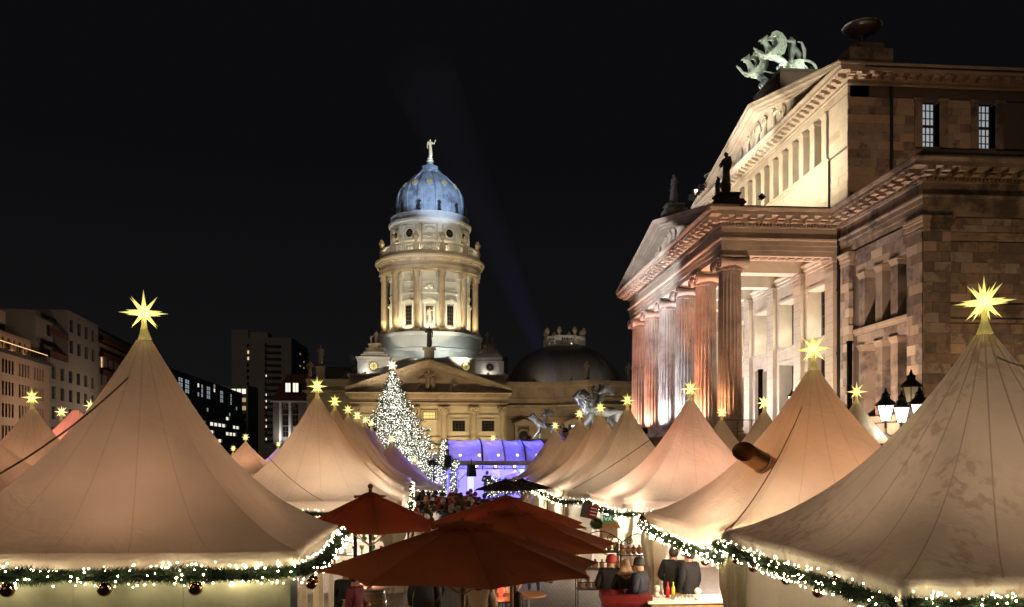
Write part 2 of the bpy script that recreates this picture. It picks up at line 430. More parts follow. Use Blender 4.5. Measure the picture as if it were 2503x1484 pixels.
# bolsters: rolls along x on the two y sides, necked in the middle, spiral faces to the street
for sy in (-1, 1):
    pr = [(.02, -.70), (.33, -.70), (.335, -.62), (.27, -.5), (.21, -.2), (.19, 0), (.21, .2), (.27, .5), (.335, .62), (.33, .70), (.02, .70)]
    b0 = len(cp.v); cp.lathe(pr, n=20)
    cp.xform(Matrix.Translation((0, sy * .56, .42)) @ Matrix.Rotation(pi / 2, 4, 'Y'), b0)
    for sx in (-1, 1):                                  # raised spiral
        pts = []
        for k in range(30):
            a = sy * (pi / 2 - k * .42); rr = .30 - k * .0095; pts.append((sx * .715, sy * .56 + rr * cos(a) * 1, .42 + rr * sin(a)))
        cp.tube(pts, .028, 5)
    for k in range(-6, 7):                              # fluting ribs of the bolster
        rr = .20 + .13 * (abs(k) / 7) ** 2.2 + .015
        cp.tube([(k * .1, sy * .56 + rr * cos(t), .42 + rr * sin(t)) for t in [pi * q / 6 * 2 for q in range(7)]], .016, 4)
cp.cbox((0, 0, .58), (1.3, 1.1, .2))
cap_me = cp.mesh('capital', M['column'], True); cap_me.set_sharp_from_angle(angle=.7)
for i, y in enumerate(CY):
    c = link('column', shaft_me, hall, Vector((XC, y, ZS)) - wloc(hall))
    link('column_base', cbase_me, c, (0, 0, -.43)); link('capital', cap_me, c, (0, 0, ZC - ZS), None, (1.12, 1.12, 1.0))
# -- entablature of portico and wings
arch = [(0, 14.4), (0, 14.68), (.045, 14.69), (.045, 14.96), (.09, 14.97), (.09, 15.2), (.17, 15.25), (.19, 15.33), (.02, 15.34), (.02, 15.9), (.09, 15.93), (.09, 15.96)]
corn = [(.09, 15.96), (.09, 16.13), (.24, 16.16), (.24, 16.40), (.86, 16.41), (.86, 16.58), (.90, 16.6), (.97, 16.74), (.97, 16.80), (.2, 16.95), (-.6, 16.98)]
PP = [(XW + .3, YN), (XF, YN), (XF, YS), (XW + .3, YS)]
WP = [(XE, YWN), (XW, YWN), (XW, YN - .02)]
p = MB(); mould(p, PP, arch); p.box(XF + .02, XF + 1.28, YN + .02, YS - .02, 14.4, 15.9); p.box(XF + .1, XW, YN + .02, YN + 1.25, 14.41, 15.9)
p.box(XF + .1, XW, YS - 1.25, YS - .02, 14.41, 15.9)
p.build('architrave', M['stone'], hall)
p = MB(); mould(p, PP, corn); pc = p.build('cornice', M['stone'], hall)
p = MB(); mould(p, WP, arch); wa = p.build('architrave', M['stone_dirty'], hall)
p = MB(); mould(p, WP, corn); wc = p.build('cornice', M['stone_dirty'], hall)
mo = MB(); mo.box(-.19, .19, 0, .60, .06, .24); mo.box(-.17, .17, 0, .34, -.05, .06); mo.box(-.19, .19, .28, .34, .0, .06)
MOM = {k: mo.mesh('modillion', M[k]) for k in ('stone', 'stone_dirty', 'stone_pale')}
for path, par, mk in ((PP[:3], pc, 'stone'), (WP, wc, 'stone_dirty')):
    for q, a in along(path, .76, -.1):
        if q.x > 33: continue
        nrm = Vector((-sin(a), cos(a)))
        c = q + nrm * .24
        link('modillion', MOM[mk], par, Vector((c.x, c.y, 16.16)) - wloc(hall), (0, 0, a), mat=M[RND.choice(('b1', 'b2', 'stone', 'b4')) if mk != 'stone' else 'stone'])
dn = MB()
for path in (PP[:3], WP):
    for q, a in along(path, .19, .0):
        if q.x > 33: continue
        c = q + Vector((-sin(a), cos(a))) * .14; dn.cbox((c.x, c.y, 16.055), (.105, .12, .14), a)
dn.build('dentils', M['stone_dirty'], hall, kind='stuff')
# frieze slabs and architrave slabs, one block each
fz = MB(); fz.box(XW + .1, XE, YWN + .1, YWN + .3, 14.4, 15.9); fz = fz.build('frieze_wall', M['joint'], hall)
blockwall(fz, 'y', YWN, -1, XW, 31, 15.36, 15.9, course=.6, length=1.8, proud=.02)
blockwall(fz, 'x', XW, -1, YWN, YN - .1, 15.36, 15.9, course=.6, length=1.5, proud=.02, pal=('b1', 'b4', 'b2', 'b5'), wts=(3, 3, 2, 1))
blockwall(fz, 'x', XF, -1, YN, YS, 15.36, 15.9, course=.6, length=1.9, proud=.02, pal=('b1', 'b5'), wts=(2, 2))
blockwall(fz, 'y', YN, -1, XF, XW, 15.36, 15.9, course=.6, length=1.7, proud=.02, pal=('b1', 'b2'), wts=(3, 1))
# ceiling with beams and coffers
p = MB(); p.box(XF + .6, XW + .4, YN + .6, YS - .6, 15.6, 15.75); p.build('ceiling', M['stone_pale'], hall)
for y in CY[1:5]:
    p = MB(); p.box(XF + 1.28, XW, y - .45, y + .45, 14.45, 15.6); p.box(XF + 1.28, XW, y - .55, y + .55, 15.35, 15.6)
    p.build('ceiling_beam', M['stone_pale'], hall)
cf = MB()
for y in CY[:5]:
    for k in range(10):
        for q in (.9, 2.1, 3.3):
            cf.box(16.6 + k * .5, 16.95 + k * .5, y + q - .15, y + q + .15, 15.54, 15.6)
for k in range(12): cf.box(15.5 + k * .5, 15.8 + k * .5, YN + .35, YN + .75, 14.34, 14.4)
cf.build('coffers', M['statue_stone'], hall, kind='stuff')
# -- lower pediment
ZA, ZB = 19.1, 16.62
def gable(x0, x1, xt, ya, yb, zb, za, over, th, pre, parent, tymp, rake):
    ym = (ya + yb) / 2
    p = MB(); p.prism([(ya, zb - .4), (yb, zb - .4), (yb, zb), (ym, za - .25), (ya, zb)], xt, xt + .5, 'x'); t = p.build('tympanum', tymp, parent)
    for s in (0, 1):
        p = MB(); y0 = ya - over if s == 0 else yb + over
        for x_a, x_b, dz0, dz1 in ((x0, xt + .4, 0, .20), (x0 - .08, xt + .4, .20, .30), (x0 + .35, xt + .3, -.16, 0), (x0 + .55, xt + .3, -.26, -.16)):
            q0 = y0; z0 = zb
            p.prism([(q0, z0 + dz0), (ym, za + dz0), (ym, za + dz1), (q0, z0 + dz1)], x_a, x_b, 'x')
        p.build('raking_cornice', rake, parent)
    p = MB(); p.prism([(ya - over, zb + .02), (yb + over, zb + .02), (yb + over, zb + .26), (ym, za + .26), (ya - over, zb + .26)], xt + .42, x1, 'x')
    p.build('roof', M['roof_dark'], parent)
    return t
gable(XF - .92, XW - .1, XF + .25, YN, YS, ZB, ZA, .9, .3, '', hall, M['stone_pale'], M['stone'])
# -- back wall of the portico with pilasters and two rows of recessed windows
def window(parent, plane, pos, sgn, a, z0, z1, wdt, cols, rows, frame, pane, fr=.07, name='window', mull=.035, split=False):
    """framed window with glazing bars (thing part) and its pane (sub-part); faces sgn along plane axis"""
    p = MB(); h = z1 - z0
    def bx(a0, a1, b0, b1, t0=-.05, t1=.05):
        q = sorted((pos + sgn * t0, pos + sgn * t1))
        if plane == 'x': p.box(q[0], q[1], a0, a1, b0, b1)
        else: p.box(a0, a1, q[0], q[1], b0, b1)
    bx(a - wdt / 2, a - wdt / 2 + fr, z0, z1); bx(a + wdt / 2 - fr, a + wdt / 2, z0, z1)
    bx(a - wdt / 2 + fr, a + wdt / 2 - fr, z0, z0 + fr); bx(a - wdt / 2 + fr, a + wdt / 2 - fr, z1 - fr, z1)
    for k in range(1, cols): x = a - wdt / 2 + wdt * k / cols; bx(x - mull / 2, x + mull / 2, z0 + fr, z1 - fr, -.02, .035)
    for k in range(1, rows):
        z = z0 + h * k / rows; t = mull * (3 if split and k == rows // 2 else 1); bx(a - wdt / 2 + fr, a + wdt / 2 - fr, z - t / 2, z + t / 2, -.02, .03)
    f = p.build(name, frame, parent)
    p = MB(); q = sorted((pos - sgn * .03, pos - sgn * .01))
    if plane == 'x': p.box(q[0], q[1], a - wdt / 2 + .02, a + wdt / 2 - .02, z0 + .02, z1 - .02)
    else: p.box(a - wdt / 2 + .02, a + wdt / 2 - .02, q[0], q[1], z0 + .02, z1 - .02)
    p.build('pane', pane, f); return f
p = MB(); XB = XW + 1.0
RZ = [(5.5, 9.3), (10.35, 13.25)]
bw = [YN] ; holes = [(CY[i] + .87, CY[i + 1] - .87) for i in range(5)]
ys = [YN] + [v for h in holes for v in h] + [YS]
for i in range(0, len(ys), 2): p.box(XW, XB, ys[i], ys[i + 1], 4.42, 15.6)
for a, b_ in holes:
    p.box(XW, XB, a, b_, 4.42, 5.5); p.box(XW, XB, a, b_, 9.3, 10.35); p.box(XW, XB, a, b_, 13.25, 15.6)
bwall = p.build('portico_wall', M['stone_pale'], hall)
for a, b_ in holes:
    for z0, z1 in RZ:
        window(hall, 'x', XB - .08, -1, (a + b_) / 2, z0, z1, b_ - a, 4, 4, M['frame_dark'], M['glass_dark'], .09, split=True)
        q = MB(); q.box(XW - .12, XW + .05, a - .1, b_ + .1, z0 - .2, z0 - .02); q.box(XW - .06, XW + .03, a - .1, b_ + .1, z1 + .02, z1 + .2)
        for yy in (a, b_):
            q.box(XW - .05, XW + .04, yy - .12, yy + .12, z1 - .22, z1 + .0)
        q.build('sill', M['stone_pale'], hall)
for y in CY:
    q = MB(); q.box(XW - .27, XW - .002, y - .5, y + .5, 4.42, 13.7); q.box(XW - .33, XW, y - .56, y + .56, 4.42, 4.9)
    o = q.build('pilaster', M['stone_pale'], hall)
    q = MB()
    for k, e in enumerate((.02, .0, .05, .03, .10, .14)): q.box(XW - .27 - e, XW, y - .5 - e, y + .5 + e, 13.7 + k * .117, 13.7 + (k + 1) * .117)
    q.build('capital', M['stone'], o)
    q = MB()
    for k in range(1, 20): q.box(XW - .274, XW - .27, y - .498, y + .498, 4.42 + k * .46, 4.435 + k * .46)
    q.build('joint', M['stone_dirty'], o)
p = MB()
for z in [4.9 + .46 * k for k in range(20)]:
    pass
p = MB(); mould(p, [(XW, YN), (XW, YS)], [(0, 14.3), (.05, 14.32), (.05, 14.5), (.12, 14.55), (.12, 14.7), (.22, 14.8), (.22, 14.88), (0, 14.9)]); p.build('inner_cornice', M['stone_pale'], hall)
# -- north-east wing: east face with two rows of three openings
WX = XW + .2
OP = [(37.62, 38.75), (39.4, 40.2), (40.85, 41.95)]
WR = [(5.5, 9.3), (10.2, 13.1)]
p = MB(); ye = 43.1
p.box(WX, WX + .95, 36.32, 37.6, 0, 14.4); p.box(WX, WX + .95, 42.55, YN, 0, 14.4)
p.box(WX + .02, WX + .95, 37.6, 42.55, 0, 5.5); p.box(WX + .02, WX + .95, 37.6, 42.55, 9.3, 10.2); p.box(WX + .02, WX + .95, 37.6, 42.55, 13.1, 14.4)
p.box(XW + .22, XE, YWN + .22, YWN + 1.1, 0, 14.4)
ww = p.build('wing_wall', M['joint'], hall)
for z0, z1 in WR:
    for y0, y1 in ((38.75, 39.4), (40.2, 40.85), (41.95, 42.55)):
        q = MB(); q.box(WX - .02, WX + .9, y0, y1, z0, z1 - .34); o = q.build('pier', M['stone_dirty'], hall)
        q = MB()
        for k, e in enumerate((.0, .03, .06, .1)): q.box(WX - .02 - e, WX + .9, y0 - e, y1 + e, z1 - .34 + k * .085, z1 - .34 + (k + 1) * .085)
        q.build('capital', M['stone'], o)
    for (y0, y1) in ((37.6, 38.75), (39.4, 40.2), (40.85, 41.95)):
        window(hall, 'x', WX + .86, -1, (y0 + y1) / 2, z0, z1, y1 - y0, 2, 4, M['frame_dark'], M['glass_dark'], .07)
    q = MB(); q.box(WX - .14, WX + .06, 37.62, 43.05, z0 - .18, z0 - .02); q.box(WX - .06, WX + .04, 37.62, 43.05, z0 - .34, z0 - .18); q.build('sill', M['stone'], hall)
blockwall(ww, 'x', XW, -1, 36.32, 37.6, 0.3, 13.7, length=.75, thick=.24)
blockwall(ww, 'x', WX, -1, 37.6, 43.1, 13.12, 14.4, course=.43, length=.9, pal=('b2', 'b4', 'b1', 'b5', 'b3'), wts=(4, 3, 2, 1, 1))
blockwall(ww, 'x', WX, -1, 37.6, 43.1, 9.3, 9.84, course=.5, length=1.2)
blockwall(ww, 'x', WX, -1, 37.6, 43.1, 3.5, 5.1, course=.5, length=1.2)
blockwall(ww, 'x', XW - .05, -1, 43.1, 44.1, 3.5, 13.7, length=.6, thick=.2, pal=('b1', 'b2', 'b4', 'b5'), wts=(3, 2, 3, 1))
for (x0, x1, y0, y1) in ((XW - .07, XW + .2, 43.08, 44.12), (XW - .02, XW + .3, 36.28, 37.62)):
    q = MB()
    for k, e in enumerate((.02, .0, .05, .04, .10, .15)): q.box(x0 - e, x1, y0 - e, y1 + e, 13.7 + k * .115, 13.7 + (k + 1) * .115)
    q.build('capital', M['stone'], hall)
# north face of the wing
blockwall(ww, 'y', YWN, -1, XW, 23.0, 0.3, 13.7, length=.9, thick=.24, pal=('b1', 'b2', 'b3', 'b4', 'b5'), wts=(2, 4, 5, 3, 1))
blockwall(ww, 'y', YWN + .22, -1, 23.06, 28.0, 4.0, 9.55, length=1.15, pal=('b2', 'b3', 'b4', 'b1'), wts=(4, 4, 2, 1))
blockwall(ww, 'y', YWN + .22, -1, 23.06, 28.0, 10.45, 13.3, length=1.15, pal=('b2', 'b3', 'b4', 'b1'), wts=(4, 4, 2, 1))
q = MB()
for z0, z1, e in ((9.6, 9.75, .12), (9.75, 10.2, .02), (10.2, 10.42, .14), (13.35, 13.6, .06), (13.6, 13.7, .14)): q.box(23.05, XE, YWN + .2 - e, YWN + .4, z0, z1)
q.build('string_course', M['stone_dirty'], hall)
blockwall(ww, 'y', YWN + .12, -1, 23.06, 28.0, 13.72, 14.38, course=.35, length=1.5, pal=('b1', 'b4', 'b2'), wts=(2, 3, 3))
q = MB()
for k, e in enumerate((.02, .0, .05, .04, .10, .15)): q.box(XW - .02, 23.0 + e, YWN - e, YWN + .3, 13.7 + k * .115, 13.7 + (k + 1) * .115)
q.build('capital', M['stone_dirty'], hall)
# parapet above the wing cornice
p = MB(); mould(p, [(XE, YWN + .3), (XW + .3, YWN + .3), (XW + .3, 43.0)], [(0, 16.9), (0, 17.35), (.06, 17.4), (.06, 17.55), (-.3, 17.6), (-.3, 16.9)]); p.build('parapet', M['stone_dirty'], hall)
p = MB(); p.box(XW + .35, XE, YWN + .35, 43.2, 16.85, 17.0); p.build('roof', M['roof_dark'], hall)
# downpipe in the corner
p = MB(); p.bar((XW - .12, YN - .18, 0), (XW - .12, YN - .18, 15.8), .09, 10)
for z in (5, 9, 12.5): p.bar((XW - .12, YN - .18, z), (XW - .12, YN - .18, z + .14), .12, 10)
p.build('downpipe', M['dark_metal'], hall)
# -- upper block
XU, YU0, YU1 = 21.6, 43.2, 68.2
UT = 23.4
npier = 14; pitch = 1.53; ya = 46.0
p = MB()
p.box(XU, XU + 1.2, YU0 + .02, YU1, 16.5, 20.1); p.box(XU, XU + 1.2, YU0 + .02, 45.4, 20.1, 22.9); p.box(XU, XU + 1.2, 66.6, YU1, 20.1, 22.9); p.box(XU, XU + 1.2, YU0 + .02, YU1, 22.9, 23.9)
p.box(XU + 1.2, XE, YU0 + .02, YU1, 16.5, 20.2); p.box(XU + 1.2, XE, YU0 + .55, YU1, 20.1, 23.9)
for x0, x1 in ((XU + .1, 25.75), (26.75, 28.95), (29.95, 32.1), (33.1, XE)): p.box(x0, x1, YU0 + .02, YU0 + .6, 20.1, 22.8)
p.box(XU + .1, XE, YU0 + .02, YU0 + .6, 22.75, 23.9)
uw = p.build('upper_wall', M['joint'], hall)
blockwall(uw, 'x', XU, -1, YU0, 68.2, 17.0, 20.0, course=.42, length=1.35, pal=('stone_pale', 'b5', 'b1'), wts=(6, 3, 1), proud=.02, gap=.01, thick=.12)
blockwall(uw, 'x', XU, -1, YU0, 45.38, 20.14, 22.9, course=.42, length=1.1, pal=('stone_pale', 'b5', 'b1'), wts=(6, 3, 1), proud=.02, gap=.01, thick=.12)
blockwall(uw, 'x', XU, -1, YU0, 68.2, 22.95, 23.35, course=.5, length=1.6, pal=('stone_pale', 'b5', 'b1', 'b4'), wts=(5, 3, 2, 1), proud=.02, gap=.01, thick=.12)
blockwall(uw, 'y', YU0, -1, XU, 25.4, 17.6, 22.75, course=.46, length=1.3, pal=('b1', 'b4', 'b2'), wts=(3, 2, 2), proud=.02, gap=.01)
blockwall(uw, 'y', YU0, -1, 27.1, 28.6, 20.15, 22.75, course=.46, length=1.0, pal=('b1', 'b4', 'b2'), wts=(3, 2, 2), proud=.02, gap=.01)
blockwall(uw, 'y', YU0, -1, 25.4, 33, 17.6, 20.0, course=.46, length=1.3, pal=('b1', 'b4', 'b2'), wts=(3, 2, 2), proud=.02, gap=.01)
for i in range(npier):
    y = ya + i * pitch
    q = MB(); q.box(XU - .02, XU + 1.0, y - .3, y + .3, 20.2, 22.62); o = q.build('pier', M['stone_pale'], hall)
    q = MB()
    for k, e in enumerate((.0, .03, .07, .1)): q.box(XU - .02 - e, XU + 1.0, y - .3 - e, y + .3 + e, 22.62 + k * .07, 22.69 + k * .07)
    q.build('capital', M['stone_pale'], o)
    if i < npier - 1: window(hall, 'x', XU + 1.08, -1, y + pitch / 2, 20.3, 22.88, pitch - .62, 2, 4, M['frame_dark'], M['glass_dark'], .05)
p = MB(); mould(p, [(XU, 45.3), (XU, 66.7)], [(0, 19.9), (.05, 19.92), (.05, 20.08), (.14, 20.12), (.14, 20.2), (-1, 20.22)]); p.build('ledge', M['stone_pale'], hall)
UP = [(XE, YU0), (XU, YU0), (XU, YU1), (XE, YU1)]
p = MB(); mould(p, UP, [(.02, 23.36), (.08, 23.40), (.08, 23.5), (.02, 23.5), (.02, 23.62), (.16, 23.66), (.16, 23.86), (.70, 23.87), (.70, 24.05), (.78, 24.2), (.78, 24.27), (-.5, 24.4)]); uc = p.build('cornice', M['stone'], hall)
mo2 = MB(); mo2.box(-.15, .15, 0, .48, .02, .2); mo2.box(-.15, .15, 0, .3, -.05, .02); MO2 = mo2.mesh('modillion', M['stone'])
for q, a in along(UP[:3], .66, -.05):
    if q.x > 34: continue
    c = q + Vector((-sin(a), cos(a))) * .16
    link('modillion', MO2, uc, Vector((c.x, c.y, 23.66)) - wloc(hall), (0, 0, a))
ut = gable(XU - .78, XE, XU + .15, YU0, YU1, 24.03, 27.2, .75, .3, '', hall, M['stone_pale'], M['stone'])
for xx in (26.25, 29.45, 32.6):
    window(hall, 'y', YU0 + .5, -1, xx, 20.2, 22.75, 1.0, 4, 6, M['frame_dark'], M['win_cool'], .07, mull=.05, split=True)
    for s in (-1, 1):
        q = MB(); q.box(xx + s * .72 - .22, xx + s * .72 + .22, YU0 - .08, YU0 + .5, 20.15, 22.6); q.box(xx + s * .72 - .27, xx + s * .72 + .27, YU0 - .13, YU0 + .5, 22.6, 22.8); q.build('pier', M['stone_dirty'], hall)
p = MB(); p.bar((24.0, YU0 - .1, 17.4), (24.0, YU0 - .1, 23.3), .08, 8); p.build('downpipe', M['dark_metal'], hall)
p = MB(); p.bar((XU - .1, 45.2, 17.2), (XU - .1, 45.2, 20.0), .06, 8); p.build('downpipe', M['dark_metal'], hall)
# pedestals on the roofs
p = MB(); p.box(XU + .5, XU + 5.2, YM - 2.2, YM + 2.2, 26.2, 28.85); p.box(XU + .4, XU + 5.3, YM - 2.3, YM + 2.3, 28.85, 29.0); p.build('sculpture_pedestal', M['bark'], hall)
for y in (YU0 + .4, YU1 - .4):
    p = MB(); p.cbox((XU + 1.0, y, 24.75), (2.4, 2.0, .75)); p.cbox((XU + 1.0, y, 25.3), (1.7, 1.5, .45)); p.build('pedestal', M['stone_dirty'], hall)
for y, zb in ((YN + .75, 16.95), (YM, 19.5)):
    p = MB(); p.cbox((XF + .5, y, zb + .3), (1.5, 1.3, .6)); p.cbox((XF + .5, y, zb + .7), (1.15, 1.0, .35)); p.cbox((XF + .5, y, zb + .92), (1.3, 1.15, .1)); p.build('pedestal', M['soot_statue'], hall)
# -- hall floodlighting
WARM = (1, .56, .34); PINK = (1, .47, .33); BLUEW = (.72, .80, 1); CREAM = (1, .89, .73); LILAC = (.93, .89, 1)
ccol = [(1, .48, .24), (1, .40, .23), (.68, .78, 1), (.72, .80, 1), (1, .50, .40), (1, .54, .42)]
cpw = [1100, 3600, 3600, 3800, 3000, 2400]
for y, c, pw in zip(CY, ccol, cpw):
    flood((XF - .55, y - 1.05, 4.6), (XC - .1, y - .1, 11.5), pw, c, hall, 75, 'flood_warm', .08)
    if y > 46: flood((XF - 3.9, y - .6, 2.95), (XC - .2, y - .1, 11.8), pw * 2.0, c, hall, 26, 'flood_warm', .1)
    if y > 60: flood((XF - .5, y + .9, 4.6), (XC - .1, y + .1, 11.5), pw * .35, PINK, hall, 75, 'flood_warm', .08)
for i in range(5):                      # inside the portico
    y = (CY[i] + CY[i + 1]) / 2
    flood((XF + 1.7, y, 4.6), (XW, y + .4, 11.5), 2300, LILAC if i else (1, .93, .84), hall, 120, 'flood_white', .1)
    flood((XW + .55, y - .7, 10.45), (XW + .5, y + 1.2, 12.2), 300, (1, .95, .86), hall, 130, 'flood_white', .05, .6)
flood((17.8, YN - .2, 4.6), (18.0, YN - .1, 16), 1100, PINK, hall, 80, 'flood_warm', .1)
for y in (46, 50.5, 55.7, 61, 65.5):     # cornice of the portico front, lit from ledges on the stairs
    flood((XF - 1.4, y, 4.5), (XF - 1.1, y, 16.3), 1100, PINK, hall, 60, 'flood_warm', .1)
for y, pw in ((44.6, 1800), (47.5, 1950), (51, 1500), (55.7, 1500), (60.5, 1400), (65, 1400)):   # upper front, from the portico roof
    zr = 17.35 + (ZA - ZB) * (1 - abs(y - YM) / 12.3)
    flood((17.4, y, zr + .1), (XU + .1, y + .3, 22.2), pw, CREAM, hall, 125, 'flood_white', .12)
flood((17.5, YM - 4, 20.6), (22.5, YM - .5, 30.5), 3000, (1, .97, .85), hall, 60, 'flood_white')
flood((17.5, YM + 2.5, 20.6), (22.5, YM, 30.5), 2200, (1, .97, .85), hall, 60, 'flood_white')
flood((XW + 1.5, YWN + 1.5, 17.2), (XU + 2, YU0, 22), 75, WARM, hall, 120, 'flood_warm')
flood((XW - 3.2, 38.0, 3.2), (XW, 41.5, 11), 4800, (1, .70, .55), hall, 110, 'flood_warm', .15)
flood((XW + 4, YWN - 7, 3.4), (XW + 3, YWN, 11), 1700, (1, .62, .34), hall, 110, 'flood_warm', .2)
for x in (23.5, 28): flood((x, YWN + .9, 17.3), (x, YU0, 23), 110, WARM, hall, 120, 'flood_warm')

flood((11.0, 45.2, 4.85), (XF + .5, 57, 18.2), 500, (.86, .90, 1), hall, 60, 'flood_blue', .15)
flood((9.6, 64.5, 4.85), (XF + .5, 60, 18.0), 500, (.86, .90, 1), hall, 60, 'flood_white', .15)
# ================================================================ FIGURES (shared builders)
def human(pose=None, robe=0, coat=0, h=1.75, bulk=1.0):
    """skeleton of a standing person facing -y; joints may be overridden by pose"""
    J = {'pel': (0, 0, .95), 'bel': (0, 0, 1.12), 'che': (0, .0, 1.32), 'nek': (0, .015, 1.47), 'hd1': (0, -.01, 1.565), 'hd2': (0, -.012, 1.66),
         'nose': (0, -.115, 1.585),
         'shL': (.175, 0, 1.40), 'elL': (.235, .03, 1.13), 'wrL': (.235, -.06, .90), 'haL': (.225, -.10, .81),
         'shR': (-.175, 0, 1.40), 'elR': (-.235, .03, 1.13), 'wrR': (-.235, -.06, .90), 'haR': (-.225, -.10, .81),
         'hiL': (.09, 0, .90), 'knL': (.10, -.02, .49), 'anL': (.10, .03, .09), 'toL': (.11, -.13, .045),
         'hiR': (-.09, 0, .90), 'knR': (-.10, -.02, .49), 'anR': (-.10, .03, .09), 'toR': (-.11, -.13, .045)}
    if pose: J.update(pose)
    b = bulk
    Rr = {'pel': (.17 * b, .13 * b), 'bel': (.165 * b, .12 * b), 'che': (.19 * b, .13 * b), 'nek': .074, 'hd1': (.088, .10), 'hd2': (.072, .085), 'nose': .02,
          'sh': .085 * b, 'el': .055 * b, 'wr': .038 * b, 'ha': .045, 'hi': .105 * b, 'kn': .068 * b, 'an': .045, 'to': .045}
    E = [('pel', 'bel'), ('bel', 'che'), ('che', 'nek'), ('nek', 'hd1'), ('hd1', 'hd2'), ('hd1', 'nose'), ('che', 'shL'), ('shL', 'elL'), ('elL', 'wrL'), ('wrL', 'haL'),
         ('che', 'shR'), ('shR', 'elR'), ('elR', 'wrR'), ('wrR', 'haR')]
    if robe:
        J['r1'] = (J['pel'][0] * .8, J['pel'][1], .62); J['r2'] = (J['pel'][0] * .6, J['pel'][1] - .02, .3); J['r3'] = (J['pel'][0] * .6, J['pel'][1] - .03, .04)
        Rr.update({'r1': (.20 * robe, .17 * robe), 'r2': (.21 * robe, .18 * robe), 'r3': (.24 * robe, .20 * robe)}); E += [('pel', 'r1'), ('r1', 'r2'), ('r2', 'r3')]
    else:
        E += [('pel', 'hiL'), ('hiL', 'knL'), ('knL', 'anL'), ('anL', 'toL'), ('pel', 'hiR'), ('hiR', 'knR'), ('knR', 'anR'), ('anR', 'toR')]
    names = [k for k in J if any(k in e for e in E)]
    ix = {k: i for i, k in enumerate(names)}
    s = h / 1.75
    V = [Vector(J[k]) * s for k in names]
    def rad(k):
        r = Rr.get(k, Rr.get(k[:2], .06)); return tuple(q * s for q in r) if isinstance(r, tuple) else r * s
    cls = {'nek': 2, 'hd1': 0, 'hd2': 1, 'nose': 0, 'ha': 0, 'kn': 3, 'an': 3, 'to': 4, 'hi': 3}
    vm = [cls.get(k, cls.get(k[:2], 2)) for k in names]
    return V, [(ix[a], ix[b_]) for a, b_ in E], [rad(k) for k in names], vm
def statue_mesh(name, pose=None, robe=1.0, h=1.75, m='statue_stone', extra=None, bulk=1.05):
    V, E, Rr, vm = human(pose, robe, h=h, bulk=bulk)
    if extra:
        for par, pos, r in extra:
            V.append(Vector(pos)); Rr.append(r); E.append((par if par >= 0 else len(V) - 2, len(V) - 1))
    return skinned(V, E, Rr, M[m], None, 1, name)
STAT = [statue_mesh('statue_a', {'elR': (-.30, -.05, 1.18), 'wrR': (-.12, -.2, 1.2), 'haR': (-.05, -.22, 1.24), 'hd1': (.02, -.02, 1.58)}, 1.0),
        statue_mesh('statue_b', {'elL': (.36, .0, 1.3), 'wrL': (.42, -.1, 1.55), 'haL': (.42, -.1, 1.65), 'pel': (.05, 0, .95)}, .95),
        statue_mesh('statue_c', {'elR': (-.3, .05, 1.15), 'wrR': (-.3, -.12, .95), 'elL': (.26, -.1, 1.12), 'wrL': (.02, -.22, 1.1), 'haL': (-.04, -.22, 1.1), 'pel': (-.05, 0, .95)}, 1.1)]
def folds(me, amp=.02, f=9):
    """drapery folds and carved unevenness"""
    from mathutils import noise
    for v in me.vertices:
        c = v.co; a = atan2(c.y, c.x)
        k = 1 if c.z < 1.4 else .35
        nn = noise.noise(Vector((a * f * .5, c.z * 2.2, c.x * 3))) * amp + noise.noise(c * 9) * amp * .6
        v.co = c + Vector((cos(a), sin(a), 0)) * nn * k * 1.6
    me.update(); return me
for s_ in STAT: folds(s_)
def statue(name, label, cat, loc, k, h, matkey, rz=0, group=None):
    o = bpy.data.objects.new(name, STAT[k]); COL.objects.link(o); o.location = loc; s = h / 1.75; o.scale = (s, s, s); o.rotation_euler = (0, 0, rz)
    o.material_slots[0].link = 'OBJECT'; o.material_slots[0].material = M[matkey]; W[o.name] = Vector(loc)
    return tag(o, label, cat, group)
def relief(parent, plane, pos, sgn, spots, matkey):
    """carved figures of a pediment: [(along, z, height, kind, mirror)]"""
    for a, z, h, k, mir in spots:
        me = STAT[k]; s = h / 1.75
        o = link('relief_figure', me, parent, (0, 0, 0), mat=M[matkey])
        if plane == 'x': o.location = Vector((pos, a, z)) - wloc(parent); o.rotation_euler = (0, mir * .0, -pi / 2 if sgn < 0 else pi / 2); o.scale = (s * (1.15), s * .75, s)
        else: o.location = Vector((a, pos, z)) - wloc(parent); o.scale = (s * 1.15, s * .75, s)
        if mir: o.rotation_euler = (o.rotation_euler[0], 0, o.rotation_euler[2]); o.rotation_mode = 'XYZ'; o.delta_rotation_euler = (0, 0, 0)
